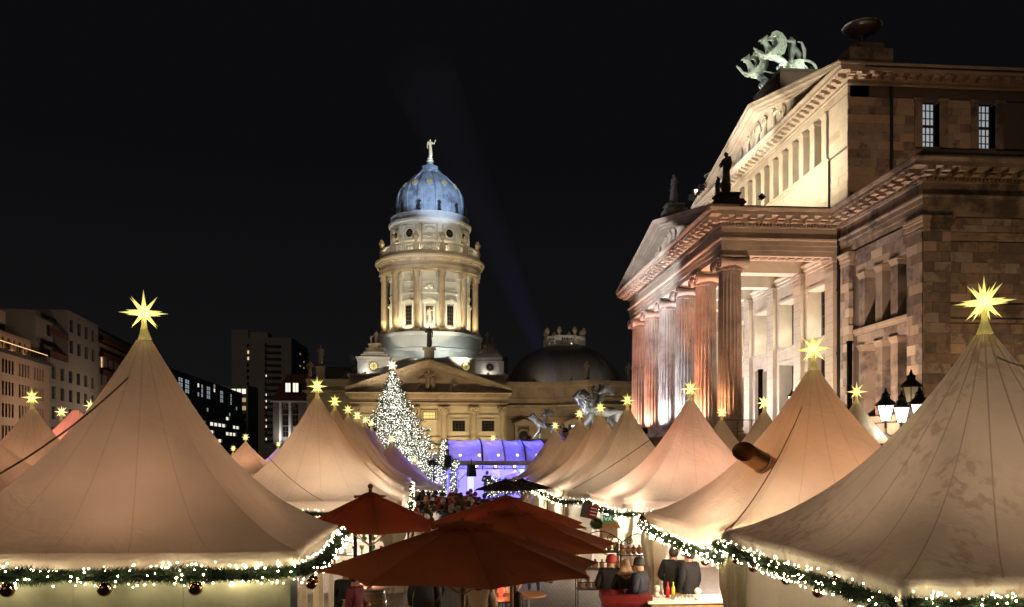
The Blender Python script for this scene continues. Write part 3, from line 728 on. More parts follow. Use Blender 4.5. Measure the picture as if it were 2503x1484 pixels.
# lying and leaning relief figures
def relief2(parent, plane, pos, items, matkey):
    for a, z, h, k, lean in items:
        s = h / 1.75; o = link('relief_figure', STAT[k], parent, (0, 0, 0), mat=M[matkey])
        if plane == 'x':
            o.matrix_local = Matrix.Translation(Vector((pos, a, z)) - wloc(parent)) @ Matrix.Rotation(lean, 4, 'X') @ Matrix.Rotation(-pi / 2, 4, 'Z') @ Matrix.Diagonal((s * 1.2, s * .8, s, 1))
        else:
            o.matrix_local = Matrix.Translation(Vector((a, pos, z)) - wloc(parent)) @ Matrix.Rotation(lean, 4, 'Y') @ Matrix.Diagonal((s * 1.2, s * .8, s, 1))
relief2(hall, 'x', XF + .18, [(YM - 8.2, 16.95, .75, 0, -1.1), (YM - 6.3, 16.95, .95, 1, -.35), (YM - 4.9, 16.95, 1.2, 2, .1), (YM - 3.7, 16.95, 1.35, 0, -.2), (YM - 2.6, 16.95, 1.6, 1, .1), (YM - 1.3, 16.95, 1.75, 2, -.1), (YM, 16.95, 1.95, 0, 0),
      (YM + 1.3, 16.95, 1.75, 1, .1), (YM + 2.6, 16.95, 1.6, 2, -.1), (YM + 3.8, 16.95, 1.35, 0, .2), (YM + 5.0, 16.95, 1.15, 1, .3), (YM + 6.6, 16.95, .9, 2, .5), (YM + 8.2, 16.95, .75, 0, 1.1)], 'stone_pale')
relief2(hall, 'x', XU + .08, [(YM - 9.0, 24.4, .8, 0, -1.2), (YM - 7.0, 24.4, 1.1, 1, -.5), (YM - 5.3, 24.4, 1.5, 2, .15), (YM - 3.9, 24.4, 1.75, 0, -.15), (YM - 2.2, 24.4, 2.1, 1, 0), (YM - .8, 24.4, 2.3, 2, -.1), (YM + .8, 24.4, 2.35, 0, .1),
      (YM + 2.4, 24.4, 2.0, 1, -.05), (YM + 4.2, 24.4, 1.7, 2, .2), (YM + 6, 24.4, 1.3, 0, .4), (YM + 8.2, 24.4, .9, 1, 1.1)], 'stone_pale')

# ================================================================ DOMED CATHEDRAL TOWER
TX, TY, PY = -2.45, 148.0, 130.0
dom = thing('domed_church_tower', 'floodlit baroque church tower with blue domed top, ring of columns and wide pedimented front', 'church', (TX, TY, 0))
PXc = -2.3
# Corinthian capital
def corinthian(r, h):
    q = MB(); q.lathe([(r, 0), (r * 1.12, .03 * h), (r * 1.02, .08 * h), (r * 1.05, .4 * h), (r * 1.25, .75 * h), (r * 1.5, .88 * h)], n=16)
    for row, (nn, z0, z1, o0, o1) in enumerate(((8, .05, .42, 1.02, 1.42), (8, .3, .68, 1.05, 1.6), (8, .6, .9, 1.2, 1.85))):
        for k in range(nn):
            a = 2 * pi * (k + .5 * (row % 2)) / nn; wd = .3 * r; ca, sa = cos(a), sin(a)
            P = lambda o, z, t: (o * r * ca - t * sa, o * r * sa + t * ca, z * h)
            q.add([P(o0, z0, -wd), P(o0, z0, wd), P(o0 + .12, (z0 + z1) / 2, wd), P(o0 + .12, (z0 + z1) / 2, -wd), P(o1, z1, wd * .6), P(o1, z1, -wd * .6), P(o1 + .1, z1 - .1, 0)],
                  [(0, 1, 2, 3), (3, 2, 4, 5), (5, 4, 6)])
    q.cbox((0, 0, h * .95), (r * 3.1, r * 3.1, h * .1)); return q
CAPB = corinthian(.55, 1.35).mesh('capital', M['dom_stone'])
CAPD = corinthian(.5, 1.2).mesh('capital', M['dom_stone'])
def roundcol(h, r, name='column', mk='dom_stone', base=.35):
    q = MB(); q.cbox((0, 0, .09), (r * 2.7, r * 2.7, .18))
    prof = [(r * 1.3, .18), (r * 1.33, .25), (r * 1.1, .3), (r * 1.2, .36), (r, .42)]
    nd = int(h / 1.15)
    for k in range(nd + 1):
        z = .42 + (h - .42) * k / nd; rr = r * (1 - .13 * (k / nd) ** 1.4)
        if 0 < k < nd: prof += [(rr, z - .012), (rr - .02, z), (rr, z + .012)]
    prof.append((r * .87, h)); q.lathe(prof, n=24); m_ = q.mesh(name, M[mk], True); m_.set_sharp_from_angle(angle=.5); return m_
# front block
DW = 12.1
p = MB(); p.box(PXc - DW + .3, PXc + DW - .3, PY + 1.3, PY + 8, 0, 11.0); p.build('front_wall', M['plaster'], dom)
colB = roundcol(9.2, .56)
for k in range(6):
    x = PXc + (k - 2.5) * 4.6
    c = link('column', colB, dom, Vector((x, PY + .55, .35)) - wloc(dom)); link('capital', CAPB, c, (0, 0, 9.15))
p = MB(); p.box(PXc - DW - .5, PXc + DW + .5, PY - .6, PY + 6, 0, .35)
for i in range(6): p.box(PXc - DW - .5, PXc + DW + .5, PY - .6 - (i + 1) * .35, PY - .6 - i * .35 - .003, 0, .35 - (i + 1) * .05)
p.build('plinth', M['dom_stone'], dom)
DP = [(PXc + DW, PY + 7.5), (PXc + DW, PY), (PXc - DW, PY), (PXc - DW, PY + 7.5)]
DP = DP[::-1]
def sgnpath(path):   # outward must be left of travel
    return path
LP = [(PXc + DW, PY + 7.5), (PXc + DW, PY), (PXc - DW, PY), (PXc - DW, PY + 7.5)]
# travelling -y then -x then +y : left of (-y) is +x, left of (-x) is -y, left of (+y) is -x
p = MB(); mould(p, LP, [(-.9, 10.9), (0, 10.9), (0, 11.12), (.05, 11.13), (.05, 11.35), (.14, 11.42), (.14, 11.5), (0, 11.5), (0, 12.1), (.05, 12.15), (.05, 12.25)]); p.box(PXc - DW + .02, PXc + DW - .02, PY + .02, PY + 7.4, 11.0, 12.6); p.build('architrave', M['dom_stone'], dom)
p = MB(); mould(p, LP, [(.05, 12.25), (.05, 12.4), (.22, 12.42), (.22, 12.62), (.62, 12.64), (.62, 12.82), (.72, 12.95), (.72, 13.0), (-.4, 13.08)]); dc = p.build('cornice', M['dom_stone'], dom)
q = MB()
for pt, a in along(LP[1:3], .42, .1):
    c = pt + Vector((-sin(a), cos(a))) * .13; q.cbox((c.x, c.y, 12.33), (.22, .16, .13), a)
for pt, a in along(LP[1:3], .85, .1):
    c = pt + Vector((-sin(a), cos(a))) * .4; q.cbox((c.x, c.y, 12.55), (.38, .38, .14), a)
q.build('dentils', M['dom_stone'], dom, kind='stuff')
# pediment
zb, za = 13.05, 17.45
p = MB(); p.prism([(PXc - DW, zb - .2), (PXc + DW, zb - .2), (PXc + DW, zb), (PXc, za), (PXc - DW, zb)], PY + .25, PY + .8, 'y'); p.build('tympanum', M['dom_stone'], dom)
for s in (-1, 1):
    p = MB(); x0 = PXc + s * (DW + .72); sl = (za - zb) / (DW + .72)
    for f0, d0, d1 in ((PY - .72, .42, .72), (PY - .62, .25, .42), (PY - .2, .0, .25), (PY - .05, -.3, 0.0)):
        p.prism([(x0, zb + d0), (PXc, za + d0), (PXc, za + d1), (x0, zb + d1)], f0, PY + .7, 'y')
    rk = p.build('raking_cornice', M['dom_stone'], dom)
    q = MB(); n_ = 17
    for i in range(1, n_):
        t = i / n_; q.cbox((x0 + (PXc - x0) * t, PY - .42, zb + (za - zb) * t + .17), (.38, .38, .16))
    q.build('modillions', M['dom_stone'], rk, kind='stuff')
p = MB(); p.prism([(PXc - DW - .6, zb), (PXc + DW + .6, zb), (PXc, za + .6)], PY + .7, PY + 8, 'y'); p.build('roof', M['roof_dark'], dom)
relief2(dom, 'y', PY + .08, [(PXc - 4.6, 13.2, 1.6, 0, .25), (PXc - 3.4, 13.2, 1.35, 2, -.9), (PXc - 2.2, 13.2, 1.5, 1, .7), (PXc - .4, 13.3, 3.3, 1, .12), (PXc + .9, 13.2, 2.8, 0, -.25), (PXc - 1.7, 14.9, 1.2, 2, 1.2), (PXc + 3.4, 13.2, 2.0, 2, .3), (PXc + 4.4, 13.2, 1.8, 0, -.4), (PXc + 5.8, 13.2, 1.3, 1, 1.0), (PXc + 7.2, 13.15, 1.1, 2, 1.35), (PXc - 6.2, 13.15, 1.0, 1, -1.3)], 'dom_stone')
# front windows and mouldings between the columns
for k in range(5):
    x = PXc + (k - 2) * 4.6
    lit = {3: 'glass_dark', 4: 'glass_dark', 2: 'win_yellow'}.get(k, 'glass_dark')
    if k == 2: window(dom, 'y', PY + 1.28, -1, x, 8.9, 10.1, 2.0, 4, 2, M['frame_dark'], M[lit], .1)
    else: window(dom, 'y', PY + 1.26, -1, x, 7.05, 8.75, 2.0, 4, 4, M['frame_dark'], M[lit], .12, mull=.05)
    q = MB(); z0, z1 = (7.05, 8.75) if k != 2 else (8.9, 10.1)
    q.box(x - 1.25, x + 1.25, PY + 1.15, PY + 1.31, z1 + .02, z1 + .25); q.box(x - 1.25, x - 1.02, PY + 1.18, PY + 1.31, z0, z1); q.box(x + 1.02, x + 1.25, PY + 1.18, PY + 1.31, z0, z1); q.box(x - 1.35, x + 1.35, PY + 1.1, PY + 1.31, z0 - .2, z0 - .02)
    q.build('window_surround', M['plaster'], dom)
    q = MB(); q.box(x - 1.65, x + 1.65, PY + 1.1, PY + 1.31, 5.95, 6.15); q.box(x - 1.65, x + 1.65, PY + 1.16, PY + 1.31, 9.55, 9.7) if k != 2 else None
    q.prism([(x - 1.5, 4.6), (x + 1.5, 4.6), (x, 5.45)], PY + .95, PY + 1.31, 'y'); q.build('string_course', M['plaster'], dom)
# attic and corner blocks
p = MB(); p.box(TX - 12.6, TX + 12.4, 134.0, 160, 11, 15.9); p.build('attic_wall', M['dom_stone'], dom)
p = MB(); mould(p, [(TX + 12.4, 160), (TX + 12.4, 134), (TX - 12.6, 134), (TX - 12.6, 160)], [(0, 15.5), (.12, 15.6), (.12, 15.8), (.3, 15.9), (.3, 16.25), (-1, 16.3)]); p.build('cornice', M['dom_stone'], dom)
p = MB(); p.box(TX - 6.4, TX + 8.2, 136.6, 158, 16.2, 19.1); p.box(TX - 6.4, TX + 8.2, 136.4, 136.62, 18.7, 19.2); p.build('attic_wall', M['plaster_white'], dom)
def oculus(parent, c, nrm, r, pane, ring='dom_stone', depth=.25, petals=22, spokes=True, name='round_window'):
    """round window: carved ring, glazing bars and pane, facing along nrm"""
    q = MB(); prof = [(r, -depth), (r, .04), (r * 1.12, .10), (r * 1.22, .06), (r * 1.3, .0), (r * 1.3, -.1)]
    q.lathe(prof, n=24)
    if petals:
        for k in range(petals):
            a = 2 * pi * k / petals; q.ball((r * 1.48 * cos(a), r * 1.48 * sin(a), .0), r * .12, 4)
    Mx = Matrix.Translation(c) @ Vector(nrm).to_track_quat('Z', 'Y').to_matrix().to_4x4()
    q.xform(Mx); o = q.build(name, M[ring], parent)
    q = MB(); q.lathe([(0, -depth + .03), (r * 1.02, -depth + .03), (r * 1.02, -depth), (0, -depth)], n=24); q.xform(Mx); q.build('pane', M[pane], o)
    if spokes:
        q = MB()
        for k in range(4): a = pi * k / 4; q.bar((-r * cos(a), -r * sin(a), -depth + .06), (r * cos(a), r * sin(a), -depth + .06), .025, 4)
        q.lathe([(r * .5, -depth + .05), (r * .54, -depth + .08), (r * .5, -depth + .1)], n=16); q.xform(Mx); q.build('glazing_bars', M['frame_dark'], o)
    return o
for sx, x0, x1, pn in ((-1, -13.85, -8.75, 'win_yellow'), (1, 5.85, 9.35, 'glass_dark')):
    if sx == 1: x0, x1 = 5.0, 9.9
    p = MB(); p.box(x0, x1, 135.6, 141, 16.25, 19.0); p.box(x0 - .12, x1 + .12, 135.45, 141.1, 16.25, 16.5); p.box(x0 - .1, x1 + .1, 135.5, 141.1, 18.4, 18.6); p.box(x0 - .28, x1 + .28, 135.3, 141.2, 18.85, 19.15)
    xm = (x0 + x1) / 2
    p.box(xm - 1.6, xm + 1.6, 135.5, 135.6, 16.9, 18.25)
    blk = p.build('corner_block', M['plaster_white'], dom)
    oculus(blk, (xm, 135.5, 17.6), (0, -1, 0), .58, pn, depth=.02)
    p = MB(); p.box(x0 + .5, x1 - .5, 136, 140.6, 19.15, 19.6); p.box(x0 + .9, x1 - .9, 136.4, 140.3, 19.6, 20.0); p.build('stepped_plinth', M['plaster_white'], dom)
    p = MB(); p.lathe([(2.0, 20.0), (1.9, 20.15), (1.5, 20.5), (1.05, 20.9), (1.0, 21.3), (1.15, 21.4), (1.15, 21.55), (0, 21.55)], xm, 138.2, 20)
    for k in range(16): a = pi * 2 * k / 16; p.ball((xm + 1.42 * cos(a), 138.2 + 1.42 * sin(a), 20.75 - .12 * abs(sin(a * 3))), .16, 4)
    p.build('garlanded_plinth', M['dom_stone'], dom)
    for k, (dx, dz, hh, kk) in enumerate(((-.35, 0, 2.2, 1), (.5, 0, 1.5, 0))):
        pass
    statue('statue_group', 'pale stone seated figure group on the %s corner block of the domed tower' % ('left' if sx < 0 else 'right'), 'statue', (xm - .25 * sx, 138.2, 21.5), 2 if sx < 0 else 0, 2.3, 'statue_stone', .3 * sx)
    statue('statue_group', 'smaller crouching stone figure leaning on the seated figure of the %s corner block' % ('left' if sx < 0 else 'right'), 'statue', (xm + .6 * sx, 138.0, 21.5), 1, 1.45, 'statue_stone', -.4)
for x in (-8.2, 3.6): oculus(dom, (x, 136.38, 17.7), (0, -1, 0), .58, 'win_yellow', depth=.02)
# drum podium
p = MB(); p.lathe([(9.0, 16.2), (9.0, 20.7), (9.12, 20.75), (9.15, 21.2), (8.95, 21.3), (8.95, 23.3), (9.1, 23.4), (9.25, 23.65), (9.28, 23.85), (9.1, 23.95), (5, 23.95)], TX, TY, 72)
p.build('drum_podium', M['plaster_white'], dom, .5)
# colonnade
colD = roundcol(8.9, .54)
p = MB(); p.lathe([(6.8, 23.9), (6.8, 34.8)], TX, TY, 72); drum = p.build('drum_wall', M['plaster_white'], dom, .4)
for k in range(12):
    a = -pi / 2 + radians(15 + 30 * k); ca, sa = cos(a), sin(a)
    c = link('column', colD, dom, Vector((TX + 8.2 * ca, TY + 8.2 * sa, 24.3)) - wloc(dom), (0, 0, a)); link('capital', CAPD, c, (0, 0, 8.85))
    q = MB(); q.cbox((TX + 8.2 * ca, TY + 8.2 * sa, 24.12), (1.6, 1.6, .36), a); q.build('column_plinth', M['dom_stone'], dom)
    q = MB(); q.cbox((TX + 6.85 * ca, TY + 6.85 * sa, 28.8), (.3, 1.0, 9.0), a); q.cbox((TX + 6.9 * ca, TY + 6.9 * sa, 33.8), (.5, 1.3, 1.0), a); q.build('pilaster', M['plaster_white'], dom)
for k in range(12):
    a = -pi / 2 + radians(30 * k); ca, sa = cos(a), sin(a)
    if sa > .3: continue
    Mx = Matrix.Translation((TX + 6.8 * ca, TY + 6.8 * sa, 0)) @ Matrix.Rotation(a + pi / 2, 4, 'Z')
    if k != 0:
        q = MB(); q.box(-.62, .62, -.12, .02, 25.3, 28.6)
        for x in (-.62, -.2, .2, .55): q.box(x, x + .07, -.16, -.1, 25.3, 28.6)
        for z in (25.3, 26, 26.7, 27.3, 27.9, 28.5): q.box(-.62, .62, -.155, -.1, z, z + .08)
        q.xform(Mx); o = q.build('window', M['frame_dark'], dom)
        q = MB(); q.box(-.6, .6, -.135, -.12, 25.32, 28.55); q.xform(Mx); q.build('pane', M['glass_dark'], o)
    else:
        q = MB(); q.box(-.62, .62, -.1, .0, 25.5, 28.4); q.xform(Mx); q.build('niche', M['stone_dirty'], dom)
        statue('niche_statue', 'pale robed stone figure standing in the central niche behind the drum columns', 'statue', (TX, TY - 7.15, 25.5), 1, 2.7, 'plaster_white')
    q = MB()
    for x in (-.95, .7): q.box(x, x + .25, -.3, .05, 25.0, 28.9)
    q.box(-1.2, 1.2, -.35, .05, 28.9, 29.15); q.prism([(-1.3, 29.15), (1.3, 29.15), (0, 29.75)], -.5, .05, 'y'); q.box(-1.1, 1.1, -.3, .05, 24.8, 25.05)
    q.box(-1.5, 1.5, -.25, .05, 30.5, 30.75); q.box(-1.2, 1.2, -.16, .05, 31.2, 31.3); q.box(-1.2, 1.2, -.16, .05, 32.6, 32.7); q.box(-1.2, -1.1, -.16, .05, 31.3, 32.6); q.box(1.1, 1.2, -.16, .05, 31.3, 32.6)
    if k == 0:
        for x in (-.5, 0, .4): q.ball((x, -.2, 31.6 + .3 * (x == 0)), .38, 5)
    q.xform(Mx); q.build('window_surround', M['plaster_white'], dom)
p = MB(); p.lathe([(6.7, 34.3), (7.5, 34.32), (7.5, 34.38), (8.75, 34.38), (8.75, 34.7), (8.82, 34.72), (8.82, 35.0), (8.9, 35.05), (8.7, 35.1), (8.7, 35.7), (8.85, 35.75), (8.95, 35.9), (9.3, 36.0), (9.35, 36.2), (9.55, 36.4), (9.6, 36.6), (9.6, 36.75), (7, 37.05)], TX, TY, 96)
p.build('drum_cornice', M['dom_stone'], dom, .5)
q = MB()
for k in range(72):
    a = 2 * pi * k / 72; q.cbox((TX + 9.12 * cos(a), TY + 9.12 * sin(a), 35.93), (.3, .3, .14), a)
q.build('modillions', M['dom_stone'], dom, kind='stuff')
# balustrade with urns
bal = [(.0, 0), (.13, 0), (.13, .08), (.07, .12), (.14, .35), (.12, .48), (.06, .75), (.06, .9), (.11, .95), (.11, 1.02), (0, 1.02)]
q = MB(); q.lathe(bal, n=8); BAL = q.mesh('baluster', M['plaster_white'], True)
q = MB(); q.lathe([(0, 0), (.34, 0), (.34, .1), (.16, .2), (.14, .32), (.24, .42), (.46, .85), (.52, 1.15), (.42, 1.3), (.30, 1.36), (.34, 1.44), (.36, 1.55), (.22, 1.72), (.08, 1.85), (0, 1.9)], n=14); URN = q.mesh('urn', M['dom_stone'], True)
p = MB(); p.lathe([(8.45, 37.0), (8.8, 37.0), (8.8, 37.45), (8.45, 37.45)], TX, TY, 72); p.lathe([(8.42, 38.5), (8.84, 38.5), (8.86, 38.72), (8.40, 38.72), (8.42, 38.5)], TX, TY, 72)
bl = p.build('balustrade', M['dom_stone'], dom)
for k in range(12):
    a = -pi / 2 + radians(15 + 30 * k); ca, sa = cos(a), sin(a)
    q = MB(); q.cbox((TX + 8.62 * ca, TY + 8.62 * sa, 37.95), (.5, .95, 1.12), a); q.build('balustrade_post', M['dom_stone'], bl)
    link('urn', URN, bl, Vector((TX + 8.62 * ca, TY + 8.62 * sa, 38.72)) - wloc(dom))
    for j in range(7):
        a2 = a + radians(6 + 3 * j); link('baluster', BAL, bl, Vector((TX + 8.62 * cos(a2), TY + 8.62 * sin(a2), 37.46)) - wloc(dom))
# upper drum
p = MB(); p.lathe([(6.9, 37.0), (6.9, 38.6), (6.72, 38.7), (6.72, 42.4), (6.85, 42.5), (6.9, 42.8), (7.2, 42.95), (7.3, 43.2), (7.3, 43.35), (6.8, 43.5), (6.75, 44.4), (6.85, 44.5), (6.85, 44.6), (5.8, 44.65)], TX, TY, 96)
ud = p.build('upper_drum', M['plaster_white'], dom, .5)
for k in range(12):
    a = -pi / 2 + radians(30 * k)
    if sin(a) > .3: continue
    oculus(dom, (TX + 6.78 * cos(a), TY + 6.78 * sin(a), 40.9), (cos(a), sin(a), 0), .68, 'plaster_white' if k == 0 else 'glass_dark', 'plaster_white', depth=.03, petals=20, spokes=k != 0)
    q = MB(); Mx = Matrix.Translation((TX + 6.72 * cos(a), TY + 6.72 * sin(a), 0)) @ Matrix.Rotation(a + pi / 2, 4, 'Z')
    for b_ in ((-1.3, 1.3, 42.1, 42.2), (-1.3, 1.3, 39.6, 39.7), (-1.3, -1.2, 39.6, 42.2), (1.2, 1.3, 39.6, 42.2)): q.box(b_[0], b_[1], -.16, .1, b_[2], b_[3])
    q.xform(Mx); q.build('panel_frame', M['plaster_white'], dom)
for k in range(12):
    a = -pi / 2 + radians(15 + 30 * k)
    q = MB(); q.cbox((TX + 6.75 * cos(a), TY + 6.75 * sin(a), 40.6), (.25, .8, 3.7), a); q.cbox((TX + 6.85 * cos(a), TY + 6.85 * sin(a), 43.95), (.25, .7, 1.15), a); q.build('pilaster', M['plaster_white'], dom)
    me = STAT[k % 3]; o = link('finial_figure', me, dom, Vector((TX + 6.6 * cos(a), TY + 6.6 * sin(a), 44.9)) - wloc(dom), (0, 0, a + pi / 2), (1.0, 1.0, 1.0), M['bronze'])
    q = MB(); q.lathe([(.3, 0), (.2, .2), (.34, .42), (0, .45)], n=8, cx=TX + 6.6 * cos(a), cy=TY + 6.6 * sin(a), cz=44.5); q.build('finial_base', M['lead'], dom)
# dome
dprof = [(5.72, 45.0), (5.75, 46.2), (5.75, 47.2), (5.58, 48.4), (5.12, 49.5), (4.5, 50.3), (3.8, 51.05), (2.95, 51.9), (1.86, 52.8)]
def sm(pr, n=4):
    res = []
    for i in range(len(pr) - 1):
        p0, p1, p2, p3 = pr[max(i - 1, 0)], pr[i], pr[i + 1], pr[min(i + 2, len(pr) - 1)]
        for k in range(n):
            t = k / n
            res.append(tuple(.5 * ((2 * p1[j]) + (-p0[j] + p2[j]) * t + (2 * p0[j] - 5 * p1[j] + 4 * p2[j] - p3[j]) * t * t + (-p0[j] + 3 * p1[j] - 3 * p2[j] + p3[j]) * t ** 3) for j in (0, 1)))
    return res + [pr[-1]]
dp = sm(dprof)
p = MB(); p.lathe([(6.2, 44.6), (6.2, 45.0), (5.9, 45.05)] + dp, TX, TY, 96); dome = p.build('dome', M['dome_blue'], dom, .6)
for k in range(12):
    a = -pi / 2 + radians(15 + 30 * k); q = MB(); vs = []
    for (r, z) in dp:
        wdt = .12 + .42 * r / 5.7
        for off, t in ((0.02, -wdt), (.24, -wdt), (.24, wdt), (0.02, wdt)):
            rr = r + off; vs.append((TX + rr * cos(a) - t * sin(a), TY + rr * sin(a) + t * cos(a), z + off * .3))
    q.add(vs, [(4 * i + j, 4 * i + (j + 1) % 4, 4 * i + 4 + (j + 1) % 4, 4 * i + 4 + j) for i in range(len(dp) - 1) for j in range(3)])
    q.build('rib', M['dome_blue'], dome)
    a = -pi / 2 + radians(30 * k); nz = Vector((cos(a) * .86, sin(a) * .86, .5)).normalized(); cpos = (TX + 5.02 * cos(a), TY + 5.02 * sin(a), 49.95)
    o = oculus(dome, cpos, nz, .52, 'gold', 'dome_blue', depth=.0, petals=0, spokes=False, name='gilded_window')
    q = MB()
    for j in range(12): t = 2 * pi * j / 12; q.ball((.44 * cos(t), .44 * sin(t), .08), .09, 4)
    q.ball((0, 0, .05), .2, 5); q.bar((-.4, 0, .07), (.4, 0, .07), .05, 5); q.bar((0, -.4, .07), (0, .4, .07), .05, 5)
    q.xform(Matrix.Translation(cpos) @ nz.to_track_quat('Z', 'Y').to_matrix().to_4x4()); q.build('gilded_grille', M['gold'], o)
    # horizontal sheet seams of this field
    q = MB()
    for z0 in [45.5 + .42 * j for j in range(11)]:
        r0 = None
        for (r1_, z1_), (r2_, z2_) in zip(dp[:-1], dp[1:]):
            if z1_ <= z0 <= z2_: r0 = r1_ + (r2_ - r1_) * (z0 - z1_) / (z2_ - z1_)
        if r0 is None: continue
        q.lathe([(r0 + .005, z0 - .015), (r0 + .03, z0), (r0, z0 + .02)], TX, TY, 6, a - .17, a + .17)
    q.build('sheet_seams', M['dome_blue'], dome, kind='stuff')
p = MB(); p.lathe([(1.8, 52.7), (1.95, 52.85), (2.0, 53.0), (1.9, 53.2), (1.5, 53.3), (1.0, 53.35)], TX, TY, 32); p.lathe([(.6, 54.05), (.72, 54.15), (.62, 54.35), (.55, 54.75), (.45, 54.85)], TX, TY, 20)
p.prism([(TX - 1.35, TY - .7), (TX - .7, TY - 1.35), (TX + .7, TY - 1.35), (TX + 1.35, TY - .7), (TX + 1.35, TY + .7), (TX + .7, TY + 1.35), (TX - .7, TY + 1.35), (TX - 1.35, TY + .7)], 53.3, 54.05)
p.build('lantern', M['dome_blue'], dom)
p = MB(); p.lathe([(.4, 54.85), (.6, 55.0), (.62, 55.15), (.35, 55.4), (.5, 55.55), (.5, 55.6), (0, 55.62)], TX, TY, 16); p.build('statue_base', M['silver_gold'], dom)
statue('gilded_statue', 'pale gilded robed figure standing on the very top of the blue dome', 'statue', (TX, TY, 55.5), 1, 3.7, 'silver_gold', .3)
# statue in front of the podium at the tip of the pediment
p = MB(); p.cbox((PXc, PY + 1.2, 18.9), (1.6, 1.4, 2.0)); p.cbox((PXc, PY + 1.2, 19.95), (2.1, 1.7, .25)); p.build('apex_pedestal', M['dom_stone'], dom)
statue('apex_statue', 'dark robed stone figure on the pedestal at the tip of the church pediment', 'statue', (PXc, PY + 1.2, 20.05), 0, 3.6, 'soot_statue')
statue('parapet_statue', 'dark statue on the left end of the church front, beside the white corner block', 'statue', (TX - 12.1, 133.5, 16.3), 2, 3.2, 'soot_statue')
statue('parapet_statue', 'dark statue on the right end of the church front, beside the lead dome', 'statue', (TX + 12.3, 133.5, 16.3), 0, 3.2, 'soot_statue')
# left wing of the church
p = MB(); p.box(-22.4, TX - 12.6, 139, 158, 0, 15.8)
p.build('side_wing', M['dom_stone'], dom)
p = MB(); mould(p, [(-14.5, 139), (-22.4, 139), (-22.4, 158)], [(0, 12.4), (.1, 12.5), (.1, 12.8), (0, 12.82), (0, 13.3), (.2, 13.4), (.2, 13.6), (.6, 13.65), (.65, 13.9), (0, 14.0), (0, 15.2), (.15, 15.3), (.2, 15.8), (-.5, 15.85)]); p.build('cornice', M['dom_stone'], dom)
p = MB(); p.prism([(142, 15.8), (157, 15.8), (154, 18.4), (145, 18.4)], -21.5, TX - 12, 'x'); p.build('roof', M['lead'], dom)
p = MB()
for k in range(12): p.box(-20.8 + k * .55, -20.5 + k * .55, 144.6, 144.9, 17.6, 18.0)
p.build('roof_vents', M['stone_pale'], dom, kind='stuff')
p = MB(); p.cbox((-20.4, 140.5, 16.8), (1.3, 1.3, 2.0)); p.cbox((-20.4, 140.5, 17.85), (1.6, 1.6, .25)); p.build('statue_pedestal', M['dom_stone'], dom)
statue('parapet_statue', 'tall pale statue on a pedestal at the far left of the church roof', 'statue', (-20.4, 140.5, 17.95), 0, 3.7, 'statue_stone')
statue('parapet_statue', 'lower dim statue at the left corner of the church wing, beside the taller one', 'statue', (-21.9, 139.4, 15.8), 2, 3.2, 'statue_stone', .4)
# -- floodlights of the tower
YEL = (1, .82, .50); CYAN = (.86, 1, .95); BLUE = (.42, .62, 1)
for k in range(12):
    a = -pi / 2 + radians(30 * k); ca, sa = cos(a), sin(a)
    if sa > .1: continue
    flood((TX + 8.9 * ca, TY + 8.9 * sa, 24.1), (TX + 7.0 * ca, TY + 7.0 * sa, 31), 1500, YEL, dom, 140, 'flood_warm', .15)
for k in (-100, -60, -20, 20, 60, 100):
    a = -pi / 2 + radians(k); ca, sa = cos(a), sin(a)
    flood((TX + 7.9 * ca, TY + 7.9 * sa, 37.2), (TX + 6.7 * ca, TY + 6.7 * sa, 42), 420, YEL, dom, 150, 'flood_warm', .15)
for x in (-10.5, -6.5, -.2, 3.0, 6.5):
    flood((TX + x, 136.9, 19.25), (TX + x * .75, TY - 7, 23), 380, CYAN, dom, 120, 'flood_white', .15)
for sx in (-1, 1):
    flood((TX + sx * 12.5, 137, 16.6), (TX + sx * 8.4, TY - 4, 32), 4500, (1, .90, .68), dom, 70, 'flood_warm', .3, 1.5)
    flood((TX + sx * 9.8 - .3, 134.3, 16.4), (TX + sx * 9.8, 137, 18.2), 110, (1, .96, .86), dom, 150, 'flood_white', .1)
for k in (-75, -45, -15, 15, 45, 75):
    a = -pi / 2 + radians(k); flood((TX + 6.75 * cos(a), TY + 6.75 * sin(a), 44.8), (TX + 4.6 * cos(a), TY + 4.6 * sin(a), 51.5), 260 if k < 0 else 420, BLUE, dom, 150, 'flood_blue', .1)
flood((TX - 3, 134.1, 16.5), (TX - 1, TY - 4, 33), 4000, (1, .88, .66), dom, 60, 'flood_warm', .3)
flood((TX + 6, 134.1, 16.5), (TX + 2, TY - 4, 33), 4000, (1, .88, .66), dom, 60, 'flood_warm', .3)
for k in range(7):
    x = PXc + (k - 3) * 4.6
    flood((x, PY - 3.4, .5), (x, PY + 1, 8.5), 1500, (1, .80, .46), dom, 110, 'flood_warm', .2)
for x in (-9, 0, 9): flood((PXc + x, PY - 9, .6), (PXc + x * .5, PY, 15.5), 2600, (1, .74, .44), dom, 80, 'flood_warm', .3)

